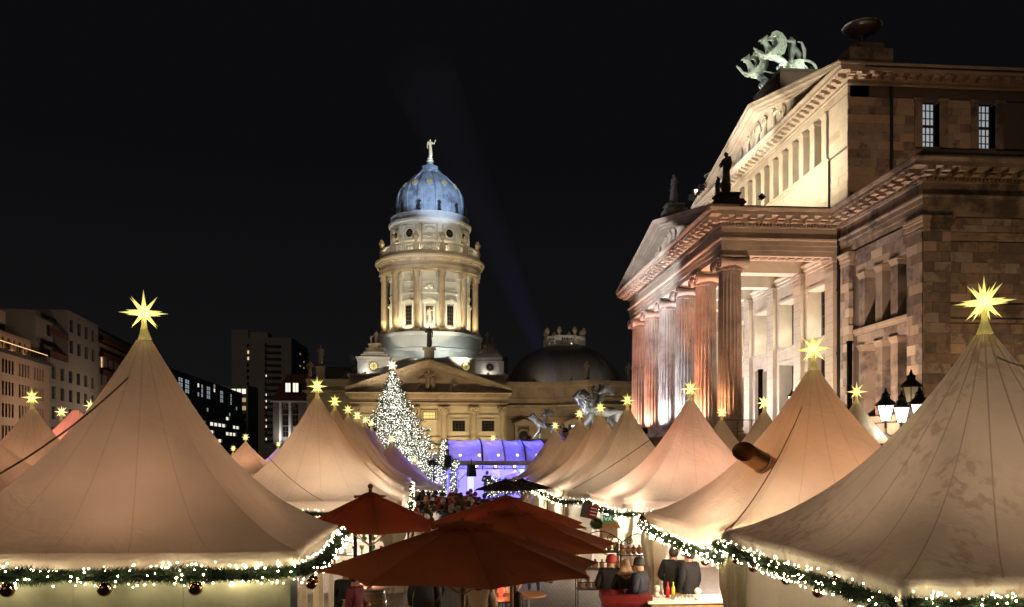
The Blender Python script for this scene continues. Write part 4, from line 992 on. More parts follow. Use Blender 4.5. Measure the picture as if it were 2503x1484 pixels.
# ================================================================ LOW LEAD DOME CHURCH
CX, CYY = 22.6, 156.0
rot = thing('low_domed_church', 'round church with wide dark lead dome crowned by a small lit balustrade', 'church', (CX, CYY, 0))
q0 = atY(1239, 928, 142).x; q1 = atY(1351, 928, 143).x; q2 = atY(1436, 928, 138).x; q3 = atY(1549, 928, 141).x
poly = [(q3 + 1, 168), (q3, 141), (q2, 138), (q1, 143), (q0 - 3, 143), (q0 - 3, 168)]
p = MB(); p.prism(poly, 0, 15.9); p.build('wall', M['dom_stone'], rot)
p = MB(); mould(p, poly, [(0, 9.6), (.1, 9.65), (.12, 9.9), (0, 9.95), (0, 11.2), (.1, 11.25), (.1, 11.5), (.45, 11.6), (.55, 11.85), (0, 12.0), (0, 12.9), (.12, 12.95), (.12, 13.1), (0, 13.12), (0, 14.9), (.2, 15.0), (.3, 15.4), (.3, 15.85), (-1.0, 15.95)]); p.build('cornice', M['dom_stone'], rot)
q = MB()
for pt, a in along(poly[:5], .45, .2):
    c = pt + Vector((-sin(a), cos(a))) * .16; q.cbox((c.x, c.y, 11.4), (.24, .2, .16), a)
q.build('dentils', M['dom_stone'], rot, kind='stuff')
rd = [(10.9, 15.9), (10.75, 16.6), (10.2, 18.1), (9.2, 19.8), (7.9, 21.3), (6.2, 22.5), (4.3, 23.3), (3.9, 23.4)]
rds = sm(rd, 3)
p = MB(); p.lathe(rds, CX, CYY, 96); cd_ = p.build('dome', M['lead'], rot, True)
for k in range(24):
    a = 2 * pi * k / 24; q = MB()
    if sin(a) > .35: continue
    q.tube([(CX + (r + .02) * cos(a), CYY + (r + .02) * sin(a), z) for r, z in rds], .11 if k % 3 == 0 else .05, 5); q.build('rib', M['lead'], cd_)
q = MB()
for k in range(120):
    a = 2 * pi * k / 120
    if sin(a) < .35: q.tube([(CX + (r + .01) * cos(a), CYY + (r + .01) * sin(a), z) for r, z in rds[::2]], .022, 3)
q.build('standing_seams', M['lead'], cd_, kind='stuff')
p = MB(); p.lathe([(3.7, 23.2), (3.9, 23.3), (3.9, 23.75), (3.6, 23.75)], CX, CYY, 8, pi / 8, pi / 8 + 2 * pi); p.lathe([(3.5, 25.0), (3.95, 25.0), (4.0, 25.35), (3.5, 25.35), (3.5, 25.0)], CX, CYY, 8, pi / 8, pi / 8 + 2 * pi)
bl2 = p.build('balustrade', M['plaster_white'], rot)
for k in range(8):
    a = pi / 8 + k * pi / 4; x, y = CX + 3.75 * cos(a), CYY + 3.75 * sin(a)
    q = MB(); q.cbox((x, y, 24.35), (.55, .55, 1.35), a); q.build('balustrade_post', M['plaster_white'], bl2)
    link('urn', URN, bl2, Vector((x, y, 25.35)) - wloc(rot), None, (.9, .9, .9))
    b_ = a + pi / 4; x2, y2 = CX + 3.75 * cos(b_), CYY + 3.75 * sin(b_)
    for j in range(1, 7):
        t = j / 7; link('baluster', BAL, bl2, Vector((x + (x2 - x) * t, y + (y2 - y) * t, 23.76)) - wloc(rot), None, (1.15, 1.15, 1.22))
for (u, yy) in ((1278, 142.6), (1400, 139.4), (1500, 139.2)):
    pt = atY(u, 1045, yy); x = pt.x
    q = MB(); q.box(x - .8, x + .8, yy - .25, yy + .6, 4.2, 6.6); q.lathe([(.8, -.25), (.8, .3)], n=16); 
    q = MB(); q.lathe([(.78, 0), (.78, .12)], n=20, a0=0, a1=pi, cap=False)
    arc = [(.82 * cos(t), 6.6 + .82 * sin(t)) for t in [pi * i / 12 for i in range(13)]]
    q = MB(); q.prism([(x - .82, 4.2), (x + .82, 4.2)] + [(x + a_, b_) for a_, b_ in arc], yy - .75, yy - .66, 'y'); wn = q.build('window', M['frame_dark'], rot)
    q = MB(); q.prism([(x - .7, 4.3), (x + .7, 4.3)] + [(x + a_ * .85, 6.6 + (b_ - 6.6) * .85) for a_, b_ in arc], yy - .77, yy - .755, 'y'); q.build('pane', M['glass_dark'], wn)
    q = MB()
    for s in (-1, 1): q.box(x + s * 1.2 - .25, x + s * 1.2 + .25, yy - .9, yy + .5, 4, 8.4)
    q.box(x - 1.7, x + 1.7, yy - 1.0, yy + .5, 8.4, 8.7); q.prism([(x - 1.9, 8.7), (x + 1.9, 8.7), (x, 9.45)], yy - 1.1, yy + .5, 'y'); q.tube([(x + 1.0 * cos(t), yy - .8, 6.6 + 1.0 * sin(t)) for t in [pi * i / 10 for i in range(11)]], .12, 5)
    q.build('window_surround', M['dom_stone'], rot)
statue('parapet_statue', 'brownish statue in front of the lead dome, above the corner of the church wall', 'statue', (q2, 138.6, 15.9), 0, 3.4, 'statue_stone')
statue('parapet_statue', 'brownish statue at the right end of the lead dome, next to the concert hall columns', 'statue', (q3 - .8, 141.5, 15.9), 2, 3.4, 'statue_stone')
for x, y, pw in ((CX - 7, 143.6, 800), (CX - 1, 141, 500), (CX + 6, 141, 900)):
    flood((x, y, 16.2), (CX + (x - CX) * .4, CYY - 8, 21.5), pw, (1, .93, .78), rot, 120, 'flood_white', .15)
for k in range(4):
    a = -pi / 2 + radians(-67 + 45 * k); flood((CX + 2.6 * cos(a), CYY + 2.6 * sin(a), 23.9), (CX + 3.9 * cos(a), CYY + 3.9 * sin(a), 24.6), 90, (1, .86, .5), rot, 150, 'flood_warm', .1)
for x in (14, 21, 28): flood((x, 128, .5), (x, 140, 9), 1500, (1, .76, .46), rot, 100, 'flood_warm', .3)

# statues on the concert hall
statue('roof_statue', 'black crusted standing statue on the near corner of the columned portico roof', 'statue', (XF + .5, YN + .75, 17.9), 0, 2.5, 'soot_statue', -pi / 2.5)
o = statue('roof_statue', 'small dark child figure leaning against the near statue on the portico roof', 'statue', (XF + .2, YN + 1.3, 17.9), 2, 1.3, 'soot_statue', -pi / 2)
statue('roof_statue', 'dark statue on the tip of the lower portico pediment against the night sky', 'statue', (XF + .5, YM, 20.4), 2, 2.3, 'soot_statue', -pi / 2.5)

# far floodlights that reach the tower: two on the concert hall roof, an added unseen mast in the square
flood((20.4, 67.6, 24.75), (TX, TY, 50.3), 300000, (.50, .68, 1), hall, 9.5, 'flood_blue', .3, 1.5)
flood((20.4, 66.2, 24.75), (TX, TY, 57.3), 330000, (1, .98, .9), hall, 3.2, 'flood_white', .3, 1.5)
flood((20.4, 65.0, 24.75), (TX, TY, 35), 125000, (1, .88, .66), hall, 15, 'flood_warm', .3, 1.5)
def added_flood_mast(label, x, y, z, jobs):  # unseen masts, added only to light the tower and the portico
    t = thing('added_floodlight_mast', label, 'added floodlight mast', (x, y, 0)); q = MB(); q.bar((x, y, 0), (x, y, z - .15), .06, 8); q.build('pole', M['dark_metal'], t)
    for k, (tgt, pw, c, an, ln_) in enumerate(jobs): flood((x + (k - .5) * .5, y, z), tgt, pw, c, t, an, ln_, .2)
added_flood_mast('added mast with floodlights aimed at the church tower, hidden behind the left tents', -16.4, 110, 7.4, [((TX, TY, 33), 24000, (1, .88, .66), 34, 'flood_warm'), ((TX, TY, 49.5), 24000, (.42, .62, 1), 16, 'flood_blue')])
added_flood_mast('added mast with a white floodlight aimed at the columned portico, behind the left tents', -7.2, 50, 5.7, [((15.3, 58.5, 17.9), 40000, (.78, .83, 1), 30, 'flood_white')])
# ================================================================ BRONZES
def beast_mesh(name, mk, lion=True, rear=0.0, wings=False, s=1.0, girth=1.0):
    """four-legged beast facing -x; rear tilts the forehand up (radians)"""
    V = []; E = []; Rr = []
    def a(p, r, par=None):
        V.append(Vector(p)); Rr.append(r)
        if par is not None: E.append((par, len(V) - 1))
        return len(V) - 1
    g = girth
    pel = a((.95, 0, 1.12), (.30 * g, .27 * g)); mid = a((.35, 0, 1.06), (.26 * g, .27 * g), pel); che = a((-.30, 0, 1.12), (.36 * g, .38 * g), mid)
    nk = a((-.60, 0, 1.48), (.22 * g, .24 * g), che); hd = a((-.90, 0, 1.80), .25, nk); mz = a((-1.17, 0, 1.72), .13, hd); a((-1.26, 0, 1.70), .12, mz); jaw = a((-1.12, 0, 1.58), .09, hd)
    for sy in (-1, 1):
        a((-.86, sy * .17, 2.12), .06, hd)
        st = .22 * sy
        sh = a((-.38, sy * .20, .98), .19, che); el = a((-.34 + st * .3, sy * .22, .66), .13, sh); wr = a((-.50 + st, sy * .22, .34), .085, el); pw = a((-.56 + st * 1.3, sy * .22, .08), .085, wr); a((-.74 + st * 1.3, sy * .22, .06), .08, pw)
        hp = a((.92, sy * .19, .98), .22, pel); kn = a((.72 - st * .6, sy * .22, .60), .14, hp); hk = a((1.06 - st * 1.2, sy * .21, .34), .075, kn); hf = a((.98 - st * 1.3, sy * .21, .08), .085, hk); a((.80 - st * 1.3, sy * .21, .06), .08, hf)
    t1 = a((1.3, 0, 1.05), .06, pel); t2 = a((1.52, .05, .75), .045, t1); t3 = a((1.6, .12, .4), .04, t2); t4 = a((1.78, .1, .25), .05, t3)
    if rear:
        P0 = V[0].copy()
        for i, v in enumerate(V):
            if v.z > .95 and abs(v.y) < .1 or v.x < 0: 
                q = v - P0; c, s_ = cos(rear), sin(rear); V[i] = Vector((P0.x + q.x * c + q.z * s_, v.y, P0.z - q.x * s_ + q.z * c))
        # fold the raised fore legs
    V = [v * s for v in V]; Rr = [tuple(q * s for q in r) if isinstance(r, tuple) else r * s for r in Rr]
    return skinned(V, E, Rr, M[mk], None, 1, name)
from mathutils import noise as _n
def wing(mk, s=1.0, sy=1, name='wing'):
    q = MB()
    for k in range(9):                       # overlapping feathers fanning up and back
        a0 = radians(100 - k * 14); Lf = (1.15 - .06 * k) * s
        b0 = Vector((.1 * k * s * .6, sy * .25 * s, .1 * s)); pts = [b0 + Vector((cos(a0 - .35 * t) * Lf * t, sy * (.12 + .1 * t) * s, sin(a0 - .35 * t) * Lf * t)) for t in (0, .35, .7, 1)]
        q.tube(pts, [.12 * s, .15 * s, .12 * s, .04 * s], 5)
    return q
# lion with winged rider, panther with winged rider, on the stair cheeks
LION = beast_mesh('lion', 'bronze_lion', girth=1.05, s=1.0)
def beast_statue(name, label, loc, sc, beast, pose, cat='statue', mane=True):
    t = thing(name, label, cat, (0, 0, 0))
    link('beast_body', beast, t)
    if mane:
        q = MB(); rr = random.Random(4)
        for k in range(460):
            n_ = Vector((rr.gauss(0, 1), rr.gauss(0, 1), rr.gauss(0, 1))).normalized()
            if n_.x < -.62: continue
            f_ = rr.random(); c = Vector((-.80 + .34 * f_, 0, 1.78 - .38 * f_)) + Vector((n_.x * .28, n_.y * (.33 + .05 * f_), n_.z * (.35 + .05 * f_)))
            d_ = (n_ * .4 + Vector((.45, 0, -.5))).normalized(); q.tube([c - d_ * .06, c + d_ * .05, c + d_ * .2], [.04, .07, .015], 5)
        q.build('mane', M['bronze_lion'], t, True)
    V, E, Rr, vm = human(pose, 0, h=1.9, bulk=1.35)
    rider = skinned(V, E, Rr, M['bronze_lion'], None, 1, 'rider')
    r_ = link('rider', rider, t, (.15, 0, .62), (0, 0, -pi / 2))
    for sy in (-1, 1):
        q = wing('bronze_lion', .42, sy); q.xform(Matrix.Translation((.3, 0, 1.95))); q.build('wing', M['bronze_lion'], t, True)
    q = MB(); q.tube([(-.1, -.15, 1.9), (-.25, -.25, 2.2), (-.15, -.1, 2.35)], .035, 5); q.tube([(-.1, .2, 1.9), (-.25, .28, 2.2), (-.15, .12, 2.35)], .035, 5)
    for k in range(5): q.bar((-.1 - .03 * k, -.12, 1.95 + k * .05), (-.1 - .03 * k, .15, 1.95 + k * .05), .01, 3)
    q.build('lyre', M['bronze_lion'], t)
    t.location = loc; t.scale = (sc,) * 3; return t
SIT = {'knL': (.30, -.18, .62), 'anL': (.34, .0, .24), 'toL': (.35, -.14, .18), 'knR': (-.30, -.18, .62), 'anR': (-.34, .0, .24), 'toR': (-.35, -.14, .18), 'hiL': (.12, -.02, .88), 'hiR': (-.12, -.02, .88),
       'elL': (.3, -.1, 1.2), 'wrL': (.14, -.3, 1.32), 'haL': (.06, -.34, 1.4), 'elR': (-.3, -.1, 1.2), 'wrR': (-.12, -.3, 1.2), 'haR': (-.06, -.33, 1.25)}
beast_statue('lion_statue', 'dark bronze lion carrying a winged rider, on the stair cheek of the concert hall', (8.45, 45.6, 4.7), 1.13, LION, SIT)
PAN = beast_mesh('panther', 'bronze_lion', girth=.85, s=1.0)
beast_statue('panther_statue', 'pale bronze panther carrying a winged rider, beyond the blue stage roof', (7.9, 65.8, 4.7), 1.0, PAN, SIT, mane=False)
# chariot group on the upper roof
quad = thing('chariot_sculpture', 'green copper chariot with rider and winged griffins, crowning the upper pediment', 'sculpture', (22.7, YM, 29.0))
GR = beast_mesh('griffin', 'verdigris', girth=.8, s=1.0)
def griffin(dy, dx, sc):
    def a(p, r, par=None):
        V.append(Vector(p)); Rr.append(r)
        if par is not None: E.append((par, len(V) - 1))
        return len(V) - 1
    V = []; E = []; Rr = []
    pel = a((.7, 0, .75), .24); mid = a((.3, 0, .95), .22, pel); che = a((-.15, 0, 1.25), .27, mid); nk = a((-.35, 0, 1.65), .17, che); hd = a((-.5, 0, 1.98), .16, nk); bk = a((-.78, 0, 1.95), .08, hd); a((-.86, 0, 1.84), .03, bk)
    jw = a((-.72, 0, 1.78), .05, hd)
    for sy in (-1, 1):
        a((-.34, sy * .10, 2.25), .035, hd)
        sh = a((-.22, sy * .17, 1.15), .15, che); el = a((-.45, sy * .18, 1.0), .09, sh); wr = a((-.8, sy * .18, 1.18 + .12 * sy), .06, el); pw = a((-1.0, sy * .18, 1.42 + .12 * sy), .06, wr); a((-1.08, sy * .18, 1.52 + .12 * sy), .05, pw)
        hp = a((.65, sy * .16, .62), .2, pel); kn = a((.35, sy * .2, .42), .13, hp); hk = a((.75, sy * .2, .22), .06, kn); ft = a((.62, sy * .2, .05), .07, hk); a((.42, sy * .2, .04), .06, ft)
    t1 = a((.95, 0, .7), .05, pel); t2 = a((1.15, .05, .5), .04, t1); t3 = a((1.2, .05, .85), .04, t2); a((1.1, .05, 1.05), .05, t3)
    me = skinned([v * sc for v in V], E, [r * sc for r in Rr], M['verdigris'], None, 1, 'griffin')
    g_ = link('griffin', me, quad, (dx, dy, 0)); 
    for sy in (-1, 1):
        q = MB(); ol = [(-.12, 1.0), (.3, .92), (.6, 1.15), (.74, 1.55), (.68, 1.98), (.45, 2.28), (.1, 2.4), (-.18, 2.28), (-.22, 2.08), (-.05, 2.12), (.14, 2.05), (.24, 1.82), (.14, 1.5), (-.1, 1.3)]
        q.prism([(x_ * sc, z_ * sc) for x_, z_ in ol], sy * .20 * sc, sy * .34 * sc, 'y')
        for f_ in (.25, .45, .65, .85): q.tube([((-.1 + .75 * f_) * sc, sy * .35 * sc, 1.05 * sc), ((.15 + .5 * f_) * sc, sy * .36 * sc, 1.55 * sc), ((-.05 + .55 * f_) * sc, sy * .35 * sc, 2.15 * sc)], .03 * sc, 4)
        q.v = [(x + dx, y + dy, z) for x, y, z in q.v]; q.xform(Matrix.Translation(wloc(quad))); w_ = q.build('wing', M['verdigris'], quad)
griffin(-1.3, -.75, 1.15); griffin(1.4, -.95, 1.15)
q = MB()
for sy in (-1, 1):
    pts = [(.2 + 1.45 * (1 - cos(t)) * .5 * 1.35, sy * (.62 + .12 * sin(t)), .55 + .75 * sin(t) ** .7 + .0 * t) for t in [pi * i / 12 for i in range(13)]]
    q.tube(pts, .085, 6)
    q.tube([(.3, sy * .6, .5), (.9, sy * .7, .35), (1.7, sy * .62, .6), (2.1, sy * .3, 1.1)], .07, 6)
    q.tube([(.35, sy * .6, .6), (.8, sy * .72, .95), (1.3, sy * .7, .75), (1.2, sy * .7, .5), (.95, sy * .7, .65)], .05, 5)
q.lathe([(.95, .45), (1.05, .5), (1.1, .75), (1.05, 1.05), (1.12, 1.2), (1.02, 1.22)], .95, 0, 20, pi * .45, pi * 1.55); q.cbox((1.1, 0, .42), (1.9, 1.15, .1)); q.bar((-1.3, 0, .8), (.3, 0, .55), .05, 6)
q.xform(Matrix.Translation(wloc(quad) + Vector((.45, 0, 0)))); ch = q.build('chariot', M['verdigris'], quad, .7)
for sy in (-1, 1):
    q = MB(); c = Vector((1.0, sy * .86, .48))
    q.tube([c + Vector((.47 * cos(t), 0, .47 * sin(t))) for t in [2 * pi * i / 20 for i in range(21)]], .05, 6)
    for k in range(8): t = pi * k / 4; q.bar(c, c + Vector((.45 * cos(t), 0, .45 * sin(t))), .028, 5)
    q.bar(c - Vector((0, .1, 0)), c + Vector((0, .1, 0)), .09, 8)
    q.xform(Matrix.Translation(wloc(quad) + Vector((.45, 0, 0)))); q.build('wheel', M['verdigris'], ch, .7)
V, E, Rr, vm = human({'elL': (.26, -.26, 1.34), 'wrL': (.22, -.52, 1.42), 'haL': (.22, -.58, 1.56), 'elR': (-.28, .12, 1.2), 'wrR': (-.2, .05, 1.0), 'haR': (-.16, 0, .96), 'knL': (.1, -.16, .5), 'anR': (-.12, .18, .09), 'hd1': (0, -.03, 1.575)}, .0, h=2.95, bulk=1.05)
ap = skinned(V, E, Rr, M['verdigris'], None, 1, 'charioteer'); link('charioteer', ap, quad, (1.15, 0, .45), (0, 0, -pi / 2))
q = MB(); q.tube([(1.0, .25, 2.65), (1.25, .35, 2.5), (1.5, .3, 2.1), (1.45, .25, 1.6), (1.2, .2, 1.1)], [.14, .18, .20, .2, .1], 7); q.tube([(1.25, -.30, 1.1), (1.5, -.34, 1.6), (1.55, -.3, 2.2), (1.35, -.28, 2.75), (1.1, -.25, 2.8)], [.05, .12, .13, .08, .04], 6)
q.xform(Matrix.Translation(wloc(quad) + Vector((.35, 0, 0)))); q.build('cloak', M['verdigris'], quad, True)
# shallow fire bowls on the two corners
for i, y in enumerate((YU0 + .4, YU1 - .4)):
    t = thing('fire_bowl', 'wide shallow bronze bowl on the %s' % ('near corner of the upper roof' if i == 0 else 'far corner of the upper roof, half hidden'), 'roof bowl', (0, 0, 0))
    q = MB(); q.lathe([(0, .0), (.45, .0), (.45, .12), (.16, .25), (.14, .6), (.2, .72), (.5, .82), (.85, 1.0), (.98, 1.14), (1.0, 1.2), (.93, 1.16), (.6, .95), (0, .88)], n=28); q.build('bowl', M['bronze'], t, True)
    q = MB(); q.tube([(1.0 * cos(a_), 1.0 * sin(a_), 1.2) for a_ in [2 * pi * k / 40 for k in range(41)]], .03, 5); q.build('rim', M['verdigris'], t)
    t.location = (XU + 1.0, y, 25.5)

# ================================================================ LEFT-HAND STREET
M['pinkstone'] = mat('pinkish_stone_facade', (.34, .225, .16), .85, var=.08, vscale=.8, bump=.1)
M['greystone'] = mat('grey_stone_facade', (.215, .18, .15), .85, var=.08, vscale=.8, bump=.1)
M['brownplaster'] = mat('brown_plaster', (.20, .15, .115), .85, var=.1, vscale=.5)
M['towerconc'] = mat('grey_tower_cladding', (.30, .285, .27), .85, var=.06, vscale=.2)
M['darkglasswall'] = mat('dark_curtain_wall', (.02, .022, .024), .2, spec=.7)
def facade(root, O, d, L, z0, z1, wins, depth, wallmat, frame, thick=14, name='facade_wall', wmat=None):
    """wall along direction d from O with window openings wins=[(a0,a1,b0,b1,panemat,cols,rows)]"""
    d = Vector(d).normalized(); n = Vector((d.y, -d.x, 0))      # towards the square (camera side)
    if n.y > 0 and abs(n.x) < .3: n = -n
    xs = sorted({0, L} | {w_[0] for w_ in wins} | {w_[1] for w_ in wins}); zs = sorted({z0, z1} | {w_[2] for w_ in wins} | {w_[3] for w_ in wins})
    P = lambda a, t, z: tuple(Vector(O) + d * a + n * t + Vector((0, 0, z)))
    q = MB(); rects = [(w_[0], w_[1], w_[2], w_[3]) for w_ in wins]
    for i in range(len(zs) - 1):
        zb, zt = zs[i], zs[i + 1]; cover = sorted((r[0], r[1]) for r in rects if r[2] <= zb + 1e-6 and r[3] >= zt - 1e-6)
        a = 0
        for c0, c1 in cover + [(L, L)]:
            if c0 > a + 1e-6: q.add([P(a, 0, zb), P(c0, 0, zb), P(c0, 0, zt), P(a, 0, zt)], [(0, 1, 2, 3)])
            a = max(a, c1)
    for a0, a1, b0, b1 in rects:
        for A, B, C, D in (((a0, b0), (a1, b0), 0, 0), ((a1, b0), (a1, b1), 0, 0), ((a1, b1), (a0, b1), 0, 0), ((a0, b1), (a0, b0), 0, 0)):
            q.add([P(A[0], 0, A[1]), P(B[0], 0, B[1]), P(B[0], -depth, B[1]), P(A[0], -depth, A[1])], [(0, 1, 2, 3)])
    q.add([P(0, 0, z0), P(0, -thick, z0), P(0, -thick, z1), P(0, 0, z1)], [(0, 1, 2, 3)])
    q.add([P(L, 0, z0), P(L, -thick, z0), P(L, -thick, z1), P(L, 0, z1)], [(0, 1, 2, 3)])
    q.add([P(0, 0, z1), P(L, 0, z1), P(L, -thick, z1), P(0, -thick, z1)], [(0, 1, 2, 3)])
    wl = q.build(name, wallmat, root)
    for (a0, a1, b0, b1, pm, nc, nr) in wins:
        q = MB(); fr = .09
        def bar(u0, u1, v0, v1, t=.06):
            q.add([P(u0, -depth + t, v0), P(u1, -depth + t, v0), P(u1, -depth + t, v1), P(u0, -depth + t, v1), P(u0, -depth, v0), P(u1, -depth, v0), P(u1, -depth, v1), P(u0, -depth, v1)], [(0, 1, 2, 3), (0, 4, 5, 1), (1, 5, 6, 2), (2, 6, 7, 3), (3, 7, 4, 0)])
        bar(a0, a0 + fr, b0, b1); bar(a1 - fr, a1, b0, b1); bar(a0 + fr, a1 - fr, b0, b0 + fr); bar(a0 + fr, a1 - fr, b1 - fr, b1)
        for k in range(1, nc): x = a0 + (a1 - a0) * k / nc; bar(x - .035, x + .035, b0 + fr, b1 - fr, .05)
        for k in range(1, nr): z = b0 + (b1 - b0) * k / nr; bar(a0 + fr, a1 - fr, z - .035, z + .035, .045)
        wo = q.build('window', frame, root)
        q = MB(); q.add([P(a0 + .02, -depth + .02, b0 + .02), P(a1 - .02, -depth + .02, b0 + .02), P(a1 - .02, -depth + .02, b1 - .02), P(a0 + .02, -depth + .02, b1 - .02)], [(0, 1, 2, 3)])
        q.build('pane', M[pm], wo)
    return wl, P
rr = random.Random(5)
def on_line(u, O, d):           # parameter along facade line seen at picture column u
    r = ray(u, HZ); det = r.x * (-d[1]) - r.y * (-d[0])
    # O + d t = r s
    A = r.x * d[1] - r.y * d[0]
    return (O[0] * r.y - O[1] * r.x) / (d[0] * -r.y + d[1] * r.x) * -1 if False else ((r.x * O[1] - r.y * O[0]) / (r.y * d[0] - r.x * d[1]))
SO = Vector((-74.0, 146.0, 0)); SD = Vector((-.113, 1, 0)).normalized()
M['glass_lit_dim'] = emat('dim_lit_glass', (.8, .6, .4), .05)
def zrow(vtop, vbot, u):       # heights of a window row measured at column u on the street line
    t = on_line(u, SO, SD); p_ = SO + SD * t; dep = p_.x * sin(YAW) + p_.y * cos(YAW)
    return CAMZ + (HZ - vbot) / FV * dep, CAMZ + (HZ - vtop) / FV * dep
# building 1: pinkish stone, rows of narrow grouped windows
b1 = thing('office_building', 'pinkish stone office building with grouped narrow windows and lit terrace rail, at the left edge', 'building', SO - SD * 24)
L1 = 24 + on_line(121, SO, SD); wins = []
for r_ in range(5):
    z1_ = 19.6 - r_ * 3.75; z0_ = z1_ - 2.35
    a = 3
    while a < L1 - 1.5:
        for k in range(4):
            x = a + k * 1.38
            if x + .9 < L1 - .6: wins.append((x, x + .85, z0_, z1_, 'glass_dark' if rr.random() > .08 else 'glass_lit_dim', 1, 2))
        a += 7.3
fw, P1 = facade(b1, SO - SD * 24, SD, L1, 0, 21.0, wins, .35, M['pinkstone'], M['frame_dark'])
wins = []
for k in range(16): wins.append((1 + k * 2.6, 1 + k * 2.6 + 1.1, 22.0, 24.0, 'glass_dark', 1, 1)) if 1 + k * 2.6 + 1.1 < L1 - 5 else None
n1 = Vector((SD.y, -SD.x, 0))
facade(b1, SO - SD * 24 - n1 * 1.8, SD, L1 - 4.5, 21.0, 24.9, wins, .3, M['pinkstone'], M['frame_dark'], 12, 'terrace_wall')
wins = [(1 + k * 2.9, 2.3 + k * 2.9, 26.0, 28.2, 'glass_dark', 1, 1) for k in range(12) if 1 + k * 2.9 + 1.3 < L1 - 13]
facade(b1, SO - SD * 24 - n1 * 3.8, SD, L1 - 11, 24.9, 29.2, wins, .3, M['pinkstone'], M['frame_dark'], 10, 'penthouse_wall')
q = MB(); q.bar(P1(0, .5, 22.35), P1(L1 - 2.6, .5, 22.35), .055, 5); q.build('lit_rail', M['led_strip'], b1)
q = MB()
for k in range(30):
    a_ = k * L1 / 30; q.bar(P1(a_, .5, 21.0), P1(a_, .5, 22.3), .04, 4)
q.build('rail_posts', M['dark_metal'], b1, kind='stuff')
q = MB(); q.add([P1(0, .6, 20.6), P1(L1, .6, 20.6), P1(L1, .6, 21.1), P1(0, .6, 21.1), P1(0, 0, 20.6), P1(L1, 0, 20.6), P1(L1, 0, 21.1), P1(0, 0, 21.1)], [(0, 1, 2, 3), (0, 4, 5, 1), (3, 2, 6, 7), (1, 5, 6, 2)]); q.build('cornice', M['roof_dark'], b1)
for k in range(6):
    a_ = L1 - 8 - k * 5.2; pt = Vector(P1(a_, -1.5, 21.4)); lo = light('wall_lamp', 'POINT', pt, 60, (1, .66, .36), None, .1, parent=b1)
    q = MB(); q.box(pt.x - .1, pt.x + .1, pt.y - .1, pt.y + .1, pt.z - .3, pt.z - .12); q.build('wall_lamp', M['flood_warm'], b1)
# building 2
t2 = on_line(121, SO, SD); t3 = on_line(240, SO, SD); L2 = t3 - t2; O2 = SO + SD * t2
b2 = thing('office_building', 'grey stone office block with square windows and a raised corner storey, left background', 'building', O2)
wins = []
for r_ in range(5):
    z1_ = 20.9 - r_ * 4.0
    for k in range(6):
        a_ = 1.2 + k * (L2 - 1.5) / 6; wins.append((a_, a_ + 2.3, z1_ - 2.6, z1_, 'glass_dark', 3, 2))
facade(b2, O2 + SD * .02, SD, L2 - .02, 0, 22.4, wins, .35, M['greystone'], M['frame_grey'])
wins = []
for r_ in range(2):
    for k in range(4):
        a_ = 1.0 + k * (L2 * .66 - 1.0) / 4; wins.append((a_, a_ + 2.3, 24.6 + r_ * 4.4, 27.4 + r_ * 4.4, 'glass_dark', 3, 2))
facade(b2, O2 + SD * (L2 * .34), SD, L2 * .66, 22.41, 33.4, wins, .35, M['greystone'], M['frame_grey'], 14, 'raised_wall')
facade(b2, O2 - n1 * 2.5 + SD * .02, SD, L2 * .34 - .04, 22.41, 31.5, [(2, 5, 23, 25.5, 'glass_dark', 2, 1), (6, 9, 27.4, 29.8, 'glass_dark', 2, 1)], .3, M['greystone'], M['frame_grey'], 11, 'setback_wall')
q = MB()
_, Pq = None, lambda a, t, z: tuple(O2 + SD * a + n1 * t + Vector((0, 0, z)))
for zz in (22.5, 27.0): q.add([Pq(.2, .1, zz), Pq(L2 * .34, .1, zz), Pq(L2 * .34, .1, zz + 1.2), Pq(.2, .1, zz + 1.2)], [(0, 1, 2, 3)])
q.build('balcony_rail', M['roof_red'], b2, kind=None)
# building 3
t4 = on_line(345, SO, SD); L3 = t4 - t3; O3 = SO + SD * t3
b3 = thing('apartment_building', 'brown apartment block with dark balconies, half hidden behind the big near tent', 'building', O3)
wins = []
for r_ in range(6):
    for k in range(9): wins.append((2 + k * 5.2, 4.6 + k * 5.2, 3.4 + r_ * 4.1, 6.0 + r_ * 4.1, 'glass_dark' if rr.random() > .12 else 'win_warm', 2, 2)) if 4.6 + k * 5.2 < L3 else None
facade(b3, O3 + SD * .02, SD, L3, 0, 29.6, wins, .35, M['brownplaster'], M['frame_dark'])
facade(b3, O3 - n1 * 2.2 + SD * .02, SD, L3, 29.62, 34.0, [(2 + k * 4, 4 + k * 4, 30.2, 32.4, 'glass_dark', 1, 1) for k in range(int(L3 / 4) - 1)], .3, M['brownplaster'], M['frame_dark'], 12, 'setback_wall')
Pb = lambda a, t, z: tuple(O3 + SD * a + n1 * t + Vector((0, 0, z)))
for zz in (22.2, 26.3, 30.0):
    q = MB(); q.add([Pb(.5, .9, zz), Pb(L3, .9, zz), Pb(L3, .9, zz + 1.1), Pb(.5, .9, zz + 1.1), Pb(.5, 0, zz), Pb(L3, 0, zz)], [(0, 1, 2, 3), (4, 5, 1, 0)]); q.build('balcony', M['roof_red'], b3)
